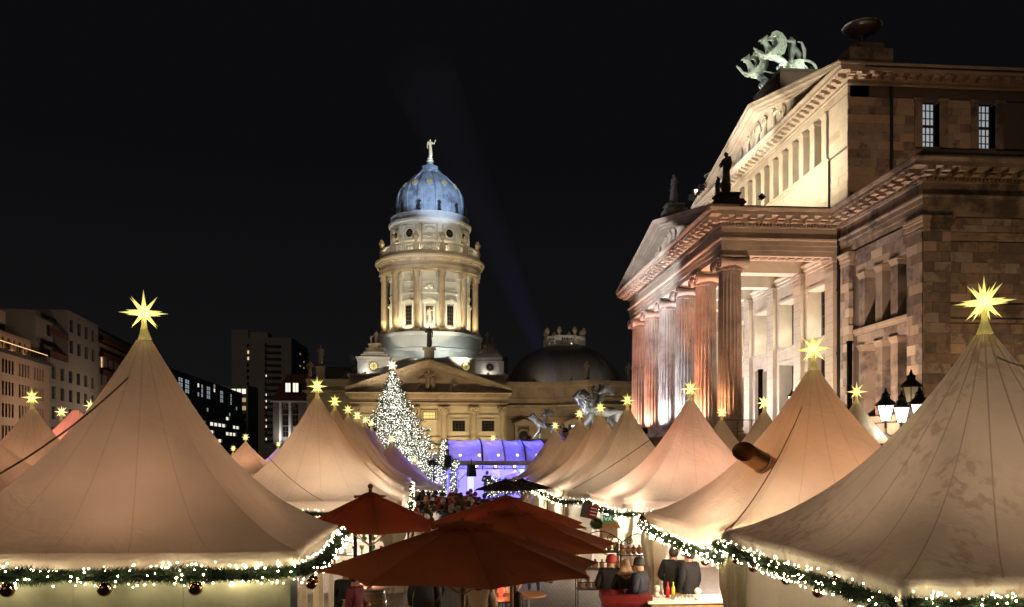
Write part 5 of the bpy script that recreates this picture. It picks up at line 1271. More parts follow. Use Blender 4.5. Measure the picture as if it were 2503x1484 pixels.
# dark glass building
t5 = on_line(400, SO, SD); OG = SO + SD * t5; GD = (atD(592, HZ, 385) - Vector((OG.x, OG.y, CAMZ))); GD.z = 0; LG = GD.length; GD.normalize(); nG = Vector((GD.y, -GD.x, 0))
def gz(u, v):
    r = ray(u, HZ); t = (r.x * OG.y - r.y * OG.x) / (r.y * GD.x - r.x * GD.y); p_ = OG + GD * t; return CAMZ + (HZ - v) / FV * (p_.x * sin(YAW) + p_.y * cos(YAW))
gb = thing('glass_office_building', 'long dark glass office building with a few cold lit windows, behind the near left tent', 'building', OG)
zt = gz(413, 898); zm = gz(520, 1010)
wins = []
nc = 44
for i in range(nc):
    for j in range(7):
        a_ = i * LG / nc; h_ = (zt - zm - .4) / 7
        r0 = rr.random(); pm = 'win_cool' if (i in (6, 7, 9, 10, 17, 20, 21, 28, 29, 35) and j in (4, 5, 3) or r0 < .03) else ('win_white' if (i in (15, 24) and j == 5) else 'glass_dark')
        wins.append((a_ + .12, a_ + LG / nc - .12, zm + .2 + j * h_, zm + .05 + (j + 1) * h_, pm, 2, 2))
facade(gb, OG, GD, LG, zm, zt, wins, .12, M['darkglasswall'], M['frame_dark'], 20, 'curtain_wall')
wins = []
nfl = 6; fh = (zm - .5) / nfl
for j in range(nfl):
    for i in range(18):
        a_ = i * LG / 18; pm = 'win_white' if (j == 4 and i in (1, 2, 3, 6, 8, 9, 10, 11, 14, 15) or j == 3 and i in (4, 5, 6, 7, 12, 13, 14) or j == 2 and i in (9, 10) or rr.random() < .05) else 'glass_dark'
        wins.append((a_ + .2, a_ + LG / 18 - .2, j * fh + 1.6, j * fh + fh - .1, pm, 4, 1))
facade(gb, OG + nG * 1.5, GD, LG * .97, 0, zm - .02, wins, .5, M['towerconc'], M['frame_grey'], 20, 'lower_wall')
for j in range(1, nfl):
    q = MB(); P_ = lambda a, t, z: tuple(OG + nG * 1.5 + GD * a + nG * t + Vector((0, 0, z))); q.bar(P_(0, .3, j * fh + 1.55), P_(LG * .97, .3, j * fh + 1.55), .06, 5); q.build('balcony_rail', M['steel'], gb)
# residential tower
def bz(v, d): return CAMZ + (HZ - v) / FV * d
DT = 480
def xat(u, d): p_ = atD(u, HZ, d); return p_
PT0, PT1, PT2 = xat(566, DT), xat(712, DT), xat(752, DT + 48)
rt = thing('residential_tower', 'tall grey residential tower block with scattered warm lit windows', 'tower block', (PT0.x, PT0.y, 0))
hT = bz(826, DT); hL = bz(806, DT)
def ser(u0, O_, D_, L_):  # fraction helper
    return L_ * u0
DD = Vector((PT1.x - PT0.x, PT1.y - PT0.y, 0)); LT = DD.length; DDn = DD.normalized(); fT = lambda u: (u - 566) / 146 * LT
wins = []; flh = (bz(836, DT) - bz(1068, DT)) / 15
LITS = {(2, 1), (5, 0), (6, 1), (8, 0), (8, 1), (9, 0), (10, 0), (12, 0), (13, 0), (15, 0), (13, 1)}
for j in range(16):
    z1_ = bz(836, DT) - j * flh - .5; z0_ = z1_ - flh * .55
    for k, (ua, ub) in enumerate(((648, 665), (667, 685))):
        lit = (j, k) in LITS or (j in (6,) and k == 1)
        wins.append((fT(ua), fT(ub), z0_, z1_, ('win_warm' if rr.random() < .6 else 'win_white') if lit else 'glass_dark', 3, 1))
    if j < 11: wins.append((fT(603), fT(608.5), z0_ - .6, z1_ - .6, 'win_warm' if j in (1, 2) else 'glass_dark', 1, 1))
facade(rt, Vector((PT0.x, PT0.y, 0)), DDn, LT, 0, hT, wins, .8, M['towerconc'], M['frame_dark'], 18, 'tower_wall')
q = MB(); a_, b_ = xat(566, DT), xat(606, DT); q.box(a_.x, b_.x, a_.y + .2, a_.y + 14, hT, hL)
a_, b_ = xat(606, DT), xat(652, DT); q.box(a_.x, b_.x, a_.y + 2, a_.y + 13, hT, hL - 1); q.build('roof_storey', M['towerconc'], rt)
for j in range(16):
    z1_ = bz(836, DT) - j * flh - .5; q = MB(); aa = Vector((PT0.x, PT0.y, 0)) + DDn * fT(647); bb = Vector((PT0.x, PT0.y, 0)) + DDn * fT(686)
    q.cbox(((aa.x + bb.x) / 2, (aa.y + bb.y) / 2 - .7, z1_ - flh * .55 + .1), ((bb - aa).length, 1.2, 1.0), atan2(DDn.y, DDn.x)); q.build('balcony', M['roof_dark'], rt)
D2 = Vector((PT2.x - PT1.x, PT2.y - PT1.y, 0)); LT2 = D2.length; D2n = D2.normalized(); wins = []
for j in range(13):
    z1_ = hT - 2 - j * flh
    for k in range(4): wins.append((1.2 + k * LT2 / 4.3, 1.2 + k * LT2 / 4.3 + 4, z1_ - flh * .6, z1_, 'win_warm' if rr.random() < .07 else 'glass_dark', 2, 1))
nn = Vector((D2n.y, -D2n.x, 0))
facade(rt, Vector((PT1.x, PT1.y, 0)) + nn * .01, D2n, LT2, 0, hT, wins, .6, M['towerconc'], M['frame_dark'], 14, 'side_wall')
for j in range(13):
    z1_ = hT - 2 - j * flh; q = MB(); aa = Vector((PT1.x, PT1.y, 0)) + D2n * 1; bb = Vector((PT1.x, PT1.y, 0)) + D2n * (LT2 - 1)
    q.cbox(((aa.x + bb.x) / 2 + nn.x * .6, (aa.y + bb.y) / 2 + nn.y * .6, z1_ - flh * .6), ((bb - aa).length, 1.0, .9), atan2(D2n.y, D2n.x)); q.build('balcony', M['roof_dark'], rt)
# lower office blocks between
DM = 400; A_, B_ = xat(536, DM), xat(606, DM)
mb_ = thing('office_building', 'lower grey office block with three rows of lit office windows, left of the tall tower', 'building', (A_.x, A_.y, 0))
wins = []; Lm = (B_ - A_).length
for j, (va, vb) in enumerate(((950, 963), (972, 983), (992, 1003), (1012, 1024), (1032, 1044))):
    for k in range(5):
        u0_ = 540 + k * 12.5; f0 = (u0_ - 536) / 70 * Lm; pm = ('win_white' if j == 0 else rr.choice(['win_warm', 'win_yellow', 'glass_dark'])) if j < 3 and k > 0 else 'glass_dark'
        wins.append((f0, f0 + 10.8 / 70 * Lm, bz(vb, DM), bz(va, DM), pm, 2, 1))
facade(mb_, Vector((A_.x, A_.y, 0)), (B_ - A_), Lm, 0, bz(942, DM), wins, .3, M['towerconc'], M['frame_dark'], 16)
# corner building with red mansard roof
DC = 225; A_, B_ = xat(667, DC), xat(762, DC)
cb_ = thing('corner_building', 'pale corner building under a dark red mansard roof with two lit dormer windows', 'building', (A_.x, A_.y, 0))
Lc = (B_ - A_).length; wins = []
for va, vb in ((986, 1012), (1014, 1040), (1042, 1068)):
    for ua, ub in ((690, 705), (714, 729)): wins.append(((ua - 667) / 95 * Lc, (ub - 667) / 95 * Lc, bz(vb, DC), bz(va, DC), 'glass_dark' if rr.random() < .7 else 'glass_lit_dim', 2, 2))
facade(cb_, Vector((A_.x, A_.y, 0)), (B_ - A_), Lc, 0, bz(980, DC), wins, .3, M['greystone'], M['frame_grey'], 16)
zc0, zc1 = bz(980, DC), bz(912, DC); q = MB(); y_ = A_.y
q.add([(A_.x - .4, y_ - .5, zc0), (B_.x, y_ - .5, zc0), (B_.x, y_ + 16, zc0), (A_.x - .4, y_ + 16, zc0), (A_.x + 3.2, y_ + 3, zc1), (B_.x, y_ + 3, zc1), (B_.x, y_ + 13, zc1), (A_.x + 3.2, y_ + 13, zc1)], [(0, 1, 5, 4), (1, 2, 6, 5), (2, 3, 7, 6), (3, 0, 4, 7), (4, 5, 6, 7), (0, 3, 2, 1)])
q.build('mansard_roof', M['roof_red'], cb_)
q = MB(); q.box(A_.x - .6, B_.x, y_ - .8, y_ + .2, zc0 - .35, zc0 + .0); q.build('eaves', M['white'], cb_)
for ua, ub in ((697, 709), (715, 728)):
    a_, b_ = xat(ua, DC), xat(ub, DC); z0_, z1_ = bz(958, DC), bz(936, DC)
    q = MB(); q.box(a_.x - .15, b_.x + .15, y_ - .1, y_ + 3, z0_ - .15, z0_ - .01); q.box(a_.x - .15, b_.x + .15, y_ - .1, y_ + 3, z1_ + .01, z1_ + .2); q.box(a_.x - .15, a_.x - .01, y_ - .1, y_ + 3, z0_, z1_); q.box(b_.x + .01, b_.x + .15, y_ - .1, y_ + 3, z0_, z1_)
    dm_ = q.build('dormer', M['roof_dark'], cb_); q = MB(); q.box(a_.x, b_.x, y_ + .1, y_ + .15, z0_, z1_); q.build('pane', M['win_white'], dm_)
    q = MB(); q.box((a_.x + b_.x) / 2 - .05, (a_.x + b_.x) / 2 + .05, y_ + .04, y_ + .09, z0_, z1_); q.build('glazing_bar', M['frame_dark'], dm_)
for ua in (685, 708, 732):
    a_ = xat(ua, DC); q = MB(); q.box(a_.x - .3, a_.x + .3, y_ - .45, y_ - .02, 0, zc0 - .36); q.build('pilaster', M['white'], cb_)
light('eaves_light', 'AREA', (A_.x + 3, y_ - 3, 7), 260, (1, .95, .9), (A_.x + 3, y_, 14), 2, parent=cb_)
q = MB(); q.box(A_.x + 2.6, A_.x + 3.4, y_ - 3.2, y_ - 2.9, 6.7, 6.95); q.build('floodlight', M['dark_metal'], cb_)
light('street_glow', 'AREA', tuple(SO + SD * 8 + n1 * 16 + Vector((0, 0, 6.5))), 2300, (1, .74, .52), tuple(SO + SD * 8 + Vector((0, 0, 12))), 3)
for k, (t_, lb) in enumerate(((8, 'tall street lamp lighting the left office facades, hidden behind the tents'), (45, 'farther street lamp along the left street, hidden behind the tents'))):
    p_ = SO + SD * t_ + n1 * 16.3; o = MB(); o.bar((p_.x, p_.y, 0), (p_.x, p_.y, 7), .08, 8); o.cbox((p_.x, p_.y, 7.0), (.5, .5, .25)); r_ = o.build('street_lamp', M['dark_metal']); tag(r_, lb, 'street lamp')
light('street_glow', 'AREA', tuple(SO + SD * 45 + n1 * 16 + Vector((0, 0, 6.5))), 2300, (1, .76, .56), tuple(SO + SD * 45 + Vector((0, 0, 14))), 3)

flood((6.5, 44.35, 4.85), (8.5, 45.6, 7.0), 420, (.9, .95, 1), hall, 110, 'flood_white', .06, .8)
flood((10.0, 44.35, 4.85), (8.6, 45.6, 7.2), 260, (1, .97, .9), hall, 110, 'flood_white', .06, .8)
flood((6.6, 64.4, 4.85), (7.9, 65.8, 6.2), 260, (.95, .97, 1), hall, 110, 'flood_white', .06, .8)


for dx_, dy in ((-.45, -2.1), (1.6, -2.15), (-.45, 2.0)): flood((22.7 + dx_, YM + dy, 29.12), (22.7 + dx_ * .2 + .9, YM + dy * .2, 31.0), 120, (.97, 1, .86), hall, 140, 'flood_white', .06, .6)

flood((22.4, YU0 + 1.8, 25.95), (23.9, YM, 31.2), 3000, (.97, 1, .86), hall, 34, 'flood_white', .1)
# ================================================================ MARKET: tents, stars, garlands
def fabric(name, col, tcol, trans=.35, rough=.42, stains=False, seamcol=None, coat=.45, sw=.010):
    m, n, b = newmat(name); L = n.links.new; out_ = n.nodes['Material Output']
    tc = n.nodes.new('ShaderNodeTexCoord'); uv = n.nodes.new('ShaderNodeUVMap'); sep = n.nodes.new('ShaderNodeSeparateXYZ'); L(uv.outputs[0], sep.inputs[0])
    nz = n.nodes.new('ShaderNodeTexNoise'); nz.inputs['Scale'].default_value = 1.1; nz.inputs['Detail'].default_value = 7; L(tc.outputs['Object'], nz.inputs[0])
    mx = n.nodes.new('ShaderNodeMix'); mx.data_type = 'RGBA'; mx.inputs[6].default_value = (*[c * .86 for c in col], 1); mx.inputs[7].default_value = (*[min(1, c * 1.08) for c in col], 1)
    L(nz.outputs[0], mx.inputs[0]); src = mx.outputs[2]
    # seams: 6 strips per side, seam at integer uv.x
    fr = n.nodes.new('ShaderNodeMath'); fr.operation = 'PINGPONG'; fr.inputs[1].default_value = .5; L(sep.outputs[0], fr.inputs[0])
    wd = n.nodes.new('ShaderNodeMath'); wd.operation = 'MULTIPLY'; L(fr.outputs[0], wd.inputs[0]); L(sep.outputs[1], wd.inputs[1])
    lt = n.nodes.new('ShaderNodeMapRange'); lt.inputs[1].default_value = sw * .4; lt.inputs[2].default_value = sw; lt.inputs[3].default_value = 1; lt.inputs[4].default_value = 0; L(wd.outputs[0], lt.inputs[0])
    m2 = n.nodes.new('ShaderNodeMix'); m2.data_type = 'RGBA'; m2.inputs[7].default_value = (*(seamcol or [c * .80 for c in col]), 1); L(lt.outputs[0], m2.inputs[0]); L(src, m2.inputs[6]); src = m2.outputs[2]
    if stains:
        n2 = n.nodes.new('ShaderNodeTexNoise'); n2.inputs['Scale'].default_value = 7; n2.inputs['Detail'].default_value = 5; L(tc.outputs['Object'], n2.inputs[0])
        n3 = n.nodes.new('ShaderNodeTexNoise'); n3.inputs['Scale'].default_value = .8; L(tc.outputs['Object'], n3.inputs[0])
        r2 = n.nodes.new('ShaderNodeMapRange'); r2.inputs[1].default_value = .50; r2.inputs[2].default_value = .60; L(n2.outputs[0], r2.inputs[0])
        r3 = n.nodes.new('ShaderNodeMapRange'); r3.inputs[1].default_value = .42; r3.inputs[2].default_value = .55; L(n3.outputs[0], r3.inputs[0])
        mu = n.nodes.new('ShaderNodeMath'); mu.operation = 'MULTIPLY'; L(r2.outputs[0], mu.inputs[0]); L(r3.outputs[0], mu.inputs[1])
        m3 = n.nodes.new('ShaderNodeMix'); m3.data_type = 'RGBA'; m3.inputs[7].default_value = (col[0] * .68, col[1] * .5, col[2] * .45, 1); L(mu.outputs[0], m3.inputs[0]); L(src, m3.inputs[6]); src = m3.outputs[2]
    wr = n.nodes.new('ShaderNodeTexNoise'); wr.inputs['Scale'].default_value = 3.2; wr.inputs['Detail'].default_value = 7; wr.inputs['Distortion'].default_value = 1.4; L(tc.outputs['Object'], wr.inputs[0])
    bp = n.nodes.new('ShaderNodeBump'); bp.inputs['Strength'].default_value = .45; bp.inputs['Distance'].default_value = .06; L(wr.outputs[0], bp.inputs['Height'])
    L(src, b.inputs['Base Color']); b.inputs['Roughness'].default_value = rough; L(bp.outputs[0], b.inputs['Normal'])
    b.inputs['Coat Weight'].default_value = coat; b.inputs['Coat Roughness'].default_value = .3
    tr = n.nodes.new('ShaderNodeBsdfTranslucent'); tr.inputs[0].default_value = (*tcol, 1)
    L(bp.outputs[0], tr.inputs['Normal']); tm_ = n.nodes.new('ShaderNodeMix'); tm_.data_type = 'RGBA'; tm_.blend_type = 'MULTIPLY'; tm_.inputs[0].default_value = 1; tm_.inputs[6].default_value = (*tcol, 1)
    cr = n.nodes.new('ShaderNodeMapRange'); cr.inputs[1].default_value = .3; cr.inputs[2].default_value = .7; cr.inputs[3].default_value = .78; cr.inputs[4].default_value = 1.1; L(nz.outputs[0], cr.inputs[0])
    sv_ = n.nodes.new('ShaderNodeMath'); sv_.operation = 'MULTIPLY_ADD'; sv_.inputs[1].default_value = -.22 if not stains else -.4; sv_.inputs[2].default_value = 1.0; L(lt.outputs[0], sv_.inputs[0])
    mm_ = n.nodes.new('ShaderNodeMath'); mm_.operation = 'MULTIPLY'; L(cr.outputs[0], mm_.inputs[0]); L(sv_.outputs[0], mm_.inputs[1]); fac_ = mm_.outputs[0]
    if stains:
        s2_ = n.nodes.new('ShaderNodeMath'); s2_.operation = 'MULTIPLY_ADD'; s2_.inputs[1].default_value = -.22; s2_.inputs[2].default_value = 1.0; L(mu.outputs[0], s2_.inputs[0]); s3_ = n.nodes.new('ShaderNodeMath'); s3_.operation = 'MULTIPLY'; L(fac_, s3_.inputs[0]); L(s2_.outputs[0], s3_.inputs[1]); fac_ = s3_.outputs[0]
    L(fac_, tm_.inputs[7]); L(tm_.outputs[2], tr.inputs[0])
    ms = n.nodes.new('ShaderNodeMixShader'); ms.inputs[0].default_value = trans; L(b.outputs[0], ms.inputs[1]); L(tr.outputs[0], ms.inputs[2]); L(ms.outputs[0], out_.inputs[0])
    return m
M['tent'] = fabric('tent_fabric', (.62, .57, .50), (.78, .62, .48))
M['tent_stain'] = fabric('mildewed_tent_fabric', (.62, .58, .50), (.72, .60, .48), stains=True, seamcol=(.38, .26, .20), sw=.014)
M['wall_cloth'] = fabric('white_tarpaulin_wall', (.66, .64, .54), (.8, .75, .6), .3, .5, coat=.1)
M['curtain'] = fabric('gathered_tent_curtain', (.66, .62, .50), (.85, .75, .5), .35, .6, coat=.05)
TENTH = 2.75
def canopy(w, h, seed=0, N=14, sag=.05):
    """concave square pagoda roof with valance; uv.x counts seams, uv.y = distance from the seam scale"""
    rr_ = random.Random(seed); hw = w / 2; q = MB(); uv = []
    NS = 22 if N < 20 else 46; NP = N * 4
    def prof(s): return h * (.74 * (1 - s) ** 2 + .26 * (1 - s)) / (.74 * .965 ** 2 + .26 * .965)
    rows = []
    for i in range(NS + 1):
        s = .035 + (1 - .035) * (i / NS) ** 1.15
        row = []
        for k in range(NP):
            side = k // N; t = (k % N) / N; e = -1 + 2 * t          # along the side
            # square point
            sx, sy = [(e, -1), (1, e), (-e, 1), (-1, -e)][side]
            d_sq = Vector((sx, sy)); a_ = atan2(sy, sx) ; d_c = Vector((cos(a_), sin(a_))) * 1.24
            kk = min(1, (s / .8)) ** 1.0; d = d_c * (1 - kk) + d_sq * kk
            bowl = (1 - e * e)
            z = prof(s) - sag * bowl * (4 * s * (1 - s)) * .9
            inset = 1 - .025 * bowl * s
            ec = abs(e); fold = 0
            if N > 20:
                pn = _n.noise(Vector((sx * 3 + seed, sy * 3, s * 2.5))); fold = .012 * s * sin(e * 34 + pn * 5) * max(0, ec - .45) + .012 * _n.noise(Vector((d.x * s * 5 + seed, d.y * s * 5, s * 3))) * s + .004 * _n.noise(Vector((e * 3 + side * 7, s * 38, seed))) * s
            wob = fold
            row.append((d.x * hw * s * inset, d.y * hw * s * inset, z + wob))
        rows.append(row)
    for row in rows: q.v += row
    def idx(i, k): return i * NP + (k % NP)
    faces = []; uvs = []
    for i in range(NS):
        for k in range(NP):
            faces.append((idx(i, k), idx(i + 1, k), idx(i + 1, k + 1), idx(i, k + 1)))
            s0 = .035 + .965 * (i / NS) ** 1.15; s1 = .035 + .965 * ((i + 1) / NS) ** 1.15
            u0 = k / N * 5; u1 = (k + 1) / N * 5
            uvs += [(u0, s0), (u0, s1), (u1, s1), (u1, s0)]
    # eave roll and valance
    base = len(q.v); vr = [(1.0, -.03), (1.012, -.055), (1.004, -.09), (1.0, -.15), (1.004, -.22)]
    for j, (sc_, dz) in enumerate(vr):
        for k in range(NP):
            x, y, z = rows[-1][k]; side = k // N; t = (k % N) / N; e = -1 + 2 * t
            wv = .012 * sin(k * 2.1 + seed) * (j / 4); q.v.append((x * (sc_ + wv), y * (sc_ + wv), z + dz - (.03 * (1 - e * e) if j > 2 else 0)))
    for j in range(len(vr)):
        a0 = (NS * NP) if j == 0 else base + (j - 1) * NP
        for k in range(NP):
            k2 = (k + 1) % NP; faces.append((a0 + k, base + j * NP + k, base + j * NP + k2, a0 + k2))
            uvs += [(.5, 1)] * 4
    q.f = faces; q.m = [0] * len(faces)
    me = bpy.data.meshes.new('canopy'); me.from_pydata(q.v, [], q.f)
    ul = me.uv_layers.new(name='UVMap')
    for i, c in enumerate(uvs): ul.data[i].uv = c
    me.polygons.foreach_set('use_smooth', [True] * len(faces)); me.update()
    return me
RAYS = []
def ray_mesh():
    """one hollow four-sided spike of a paper star, base at origin pointing +z (unit length)"""
    q = MB(); r = .165
    q.add([(r, 0, .0), (0, r, .0), (-r, 0, .0), (0, -r, .0), (0, 0, 1)], [(0, 1, 4), (1, 2, 4), (2, 3, 4), (3, 0, 4), (3, 2, 1, 0)])
    return q
ms_, ns_, bs_ = newmat('star_paper'); Ls = ns_.links.new
tcs = ns_.nodes.new('ShaderNodeTexCoord'); sps = ns_.nodes.new('ShaderNodeSeparateXYZ'); Ls(tcs.outputs['Generated'], sps.inputs[0])
crs = ns_.nodes.new('ShaderNodeValToRGB'); crs.color_ramp.elements[0].color = (1, .86, .20, 1); crs.color_ramp.elements[1].color = (.62, .56, .16, 1)
Ls(sps.outputs[2], crs.inputs[0]); Ls(crs.outputs[0], bs_.inputs['Emission Color']); bs_.inputs['Base Color'].default_value = (.8, .75, .4, 1)
mrs = ns_.nodes.new('ShaderNodeMapRange'); mrs.inputs[3].default_value = 2.0; mrs.inputs[4].default_value = .75; Ls(sps.outputs[2], mrs.inputs[0]); Ls(mrs.outputs[0], bs_.inputs['Emission Strength'])
M['star'] = ms_
M['star_hub'] = emat('star_lamp_core', (1, .86, .36), 6)
M['star_cap'] = mat('star_holder_painted_glow', (.75, .68, .35), .5, emit=(1, .75, .25), es=.12)  # weak emission paints the star's yellow light onto holder and mast cap
RAYM = ray_mesh().mesh('ray', M['star'])
def star_dirs():
    D = []
    for el, n_, off in ((90, 1, 0), (48, 6, .5), (0, 8, 0), (-46, 6, .5)):
        for k in range(n_):
            a_ = 2 * pi * (k + off) / n_; D.append(Vector((cos(radians(el)) * cos(a_), cos(radians(el)) * sin(a_), sin(radians(el)))))
    return D
def make_star(label, loc, dia=.64, detailed=True, rz=0.0, tilt=0.0):
    R_ = dia / 2; t = thing('star_lantern', label, 'star lantern', (0, 0, 0), 0, 'lit paper stars on the tent tips')
    dirs = star_dirs(); rg = random.Random(int(loc[0] * 100 + loc[1] * 7))
    if detailed:
        for i, d in enumerate(dirs):
            ln_ = R_ * (1.0 if d.z > .95 or abs(d.z) < .1 else .86) * rg.uniform(.92, 1.05); o = link('ray', RAYM, t, d * R_ * .08, d.to_track_quat('Z', 'Y').to_euler(), (ln_ * .78, ln_ * .78, ln_))
        q = MB(); q.ball((0, 0, 0), R_ * .2, 6); q.build('hub', M['star_hub'], t)
        q = MB(); q.lathe([(R_ * .10, -R_ * .35), (R_ * .12, -R_ * .7), (R_ * .28, -R_ * 1.15), (R_ * .3, -R_ * 1.2)], n=12); q.build('holder', M['star_cap'], t)
    else:
        q = MB()
        for d in dirs:
            b0 = len(q.v); r = ray_mesh(); q.add(r.v, r.f); ln_ = R_ * rg.uniform(.9, 1.05)
            q.xform(d.to_track_quat('Z', 'Y').to_matrix().to_4x4() @ Matrix.Diagonal((ln_ * .85, ln_ * .85, ln_, 1)), b0)
        q.build('rays', M['star_far'], t); q = MB(); q.lathe([(R_ * .10, -R_ * .3), (R_ * .28, -R_ * 1.2)], n=8); q.build('holder', M['star_cap'], t)
    t.location = loc; t.rotation_euler = (tilt, rg.uniform(-.06, .06), rz + rg.uniform(0, 1))
    light('star_light', 'POINT', Vector(loc) - Vector((0, 0, R_ * 1.0)) + Vector((0, 0, .02)), 9 * (dia / .64) ** 2, (1, .78, .34), None, .12)
    return t
M['star_far'] = emat('far_star_paper', (1, .84, .34), 1.35)
CAPM = None
def tent_cap(w_=1.0):
    q = MB()                                     # cloth collar with four pointed flaps round the mast head
    for k in range(4):
        a_ = pi / 4 + k * pi / 2
        P = lambda r, da, z: (r * cos(a_ + da), r * sin(a_ + da), z)
        q.add([P(.04, -.6, .16), P(.04, .6, .16), P(.115, .4, -.20), P(.13, 0, -.26), P(.115, -.4, -.20)], [(0, 1, 2, 3, 4)])
    q.lathe([(.03, .34), (.04, .1), (.06, -.05)], n=12); return q.mesh('mast_cap', M['star_cap'], False)
CAPM = tent_cap()
def tent(label, ax, ay, w=5.0, apex=5.11, eave=2.36, fm='tent', lamp=(1, .50, .30), lw=120, seed=0, star=.64, slabel=None, detailed=True, rz=0.0, sy_=1.0, legs=True, group='white pagoda tents of the market', sag=.05, flat=False):
    t = thing('pagoda_tent', label, 'tent', (0, 0, 0), 0, group)
    h = apex - eave; me = canopy(w, h, seed, 30 if detailed else 10, sag); me.materials.append(M[fm]); c = link('canopy', me, t)
    if not flat: o = link('mast_cap', CAPM, t, (0, 0, h + .02)) if detailed else link('mast_cap', CAPM, t, (0, 0, h))
    if legs:
        for sx in (-1, 1):
            for sy in (-1, 1):
                q = MB(); q.box(sx * (w / 2 - .1) - .04, sx * (w / 2 - .1) + .04, sy * (w / 2 - .1) - .04, sy * (w / 2 - .1) + .04, -eave, -.02); q.build('leg', M['white'], t)
    t.location = (ax, ay, eave); t.rotation_euler = (0, 0, rz); t.scale = (1, sy_, 1)
    light('tent_lamp', 'POINT', (ax, ay, eave - .15), lw, lamp, None, .35)
    if star and not flat: make_star(slabel or 'lit yellow star on the tip of ' + label, (ax, ay, apex + star * .62), star, detailed)
    return t
def T(u, v, apex=5.11, depth=None):          # tent centre from the picture position of its tip
    d = depth or (apex - CAMZ) * FV / (HZ - v); p_ = atD(u, HZ, d); return p_.x, p_.y
ORG = (1, .46, .17); BRN = (1, .54, .27); PNK = (1, .30, .22); PUR = (.62, .42, 1); YLW = (1, .66, .36)
A = {}
def addt(key, u, v, label, slabel, **k):
    dep = k.pop('depth', None); ap = k.get('apex', 5.11); x, y = T(u, v, ap, dep); A[key] = (x, y); return tent(label, x, y, slabel=slabel, **k)
addt('L1', 352, 833, 'large near beige tent at the left with fir garland under its eaves', 'largest lit star at the left, on the near beige tent', depth=11.38, apex=5.14, eave=2.45, w=4.75, sy_=.8, seed=1, lamp=(1, .64, .43), lw=96, star=.60)
addt('R1', 2405, 826, 'pale near tent at the right edge, mildew stained with dark radial seams', 'largest lit star at the right, on the stained pale tent', depth=10.5, apex=5.09, eave=2.41, seed=2, fm='tent_stain', lamp=(1, .74, .54), lw=125, star=.66)
addt('R2', 1987, 905, 'orange brown tent with two stove pipes, right of the red umbrellas', 'second largest star on the right, on the tent with stove pipes', depth=15.2, seed=3, lamp=ORG, lw=175, star=.62)
addt('R3', 1687, 979, 'reddish lit tent right of the market aisle, in front of the columns', 'lit star in front of the bright hall columns, on the reddish tent', depth=24.0, seed=4, lamp=(1, .34, .20), lw=220, star=.55)
addt('R4', 1533, 1003, 'beige tent on the right of the aisle, just right of the lion statue', 'lit star just right of the lion statue', depth=29.3, seed=5, lamp=YLW, lw=110, star=.55)
addt('R5', 1467, 1024, 'beige tent on the right of the aisle, directly below the lion statue', 'lit star overlapping the lion statue', depth=34, seed=6, lamp=BRN, lw=120, star=.55)
addt('R6', 1416, 1040, 'narrow looking beige tent, third from the far end of the right row', 'lit star between the panther and lion statues', depth=38.5, seed=7, lamp=YLW, lw=110, star=.5, detailed=False)
addt('R7', 1357, 1063, 'small looking beige tent at the far end of the right row, beside the stage', 'lit star beside the panther statue tail', depth=44, apex=4.75, seed=8, lamp=YLW, lw=100, star=.5, detailed=False)
addt('R8', 1763, 1036, 'pale tent behind the right row, below the nearest hall column', 'small lit star below the nearest hall column', depth=38, seed=9, lamp=YLW, lw=110, star=.55, detailed=False)
addt('R9', 1867, 1010, 'pale tent behind the right row, in front of the portico wall', 'lit star in front of the portico wall windows', depth=31, seed=10, lamp=YLW, lw=110, star=.58, detailed=False)
addt('R10', 2093, 984, 'pale tent beside the many armed street lamp', 'lit star left of the many armed street lamp', depth=25.5, seed=11, lamp=YLW, lw=100, star=.6)
addt('L2', 775, 976, 'front tent of the left row, orange brown, behind the dark red umbrella', 'largest star of the left row, on its front tent', depth=23.8, apex=5.15, seed=12, lamp=BRN, lw=150, star=.58)
for i, (u, v, dp_, nm) in enumerate(((818, 1006, 29.5, 'second'), (850, 1028, 35.2, 'third'), (873, 1040, 40.6, 'fourth'), (893, 1050, 46, 'fifth'), (907, 1057, 51, 'sixth'))):
    addt('L3%d' % i, u, v, nm + ' tent of the left row, counted from its front tent', nm + ' star of the left row, counted from the front', depth=dp_, seed=13 + i, lamp=(BRN, YLW, BRN, ORG, YLW)[i], lw=120, star=.52, detailed=i < 2)
addt('P1', 958, 1088, 'violet lit tent below the Christmas tree', 'orange looking star in front of the lower Christmas tree', depth=46, apex=4.1, eave=1.9, w=5.6, seed=20, lamp=PUR, lw=120, star=.5, detailed=False)
addt('P2', 1012, 1137, 'low small tent at the foot of the Christmas tree', 'small orange star at the foot of the Christmas tree', depth=50, apex=2.95, eave=1.9, w=3, seed=21, lamp=PUR, lw=20, star=.45, detailed=False)
addt('L0', 78, 1005, 'beige tent left of the large near tent', 'lit star left of the large near tent, in front of the pink office building', depth=26.5, apex=5.0, seed=22, lamp=(1, .56, .34), lw=170, star=.6)
addt('L00', -60, 1045, 'beige tent cut off by the left edge', 'star outside the left edge', depth=20.0, apex=4.3, seed=23, lamp=(1, .56, .34), lw=110, star=None)
addt('L01', 150, 1033, 'small pinkish tent behind the left tents', 'upper of two small stars behind the left tents', depth=38, seed=24, lamp=(1, .4, .4), lw=120, star=.6, detailed=False)
addt('L02', 222, 1028, 'narrow visible strip of tent behind the large near tent', 'small star closest to the slope of the large near tent', depth=33, w=4, seed=25, lamp=YLW, lw=90, star=.6, detailed=False)
addt('L03', 186, 1008, 'glowing pink and yellow tent with a flat top, behind the left tents', None, depth=35, apex=5.4, w=7, seed=26, lamp=(1, .34, .28), lw=1500, star=None, flat=True, detailed=False)
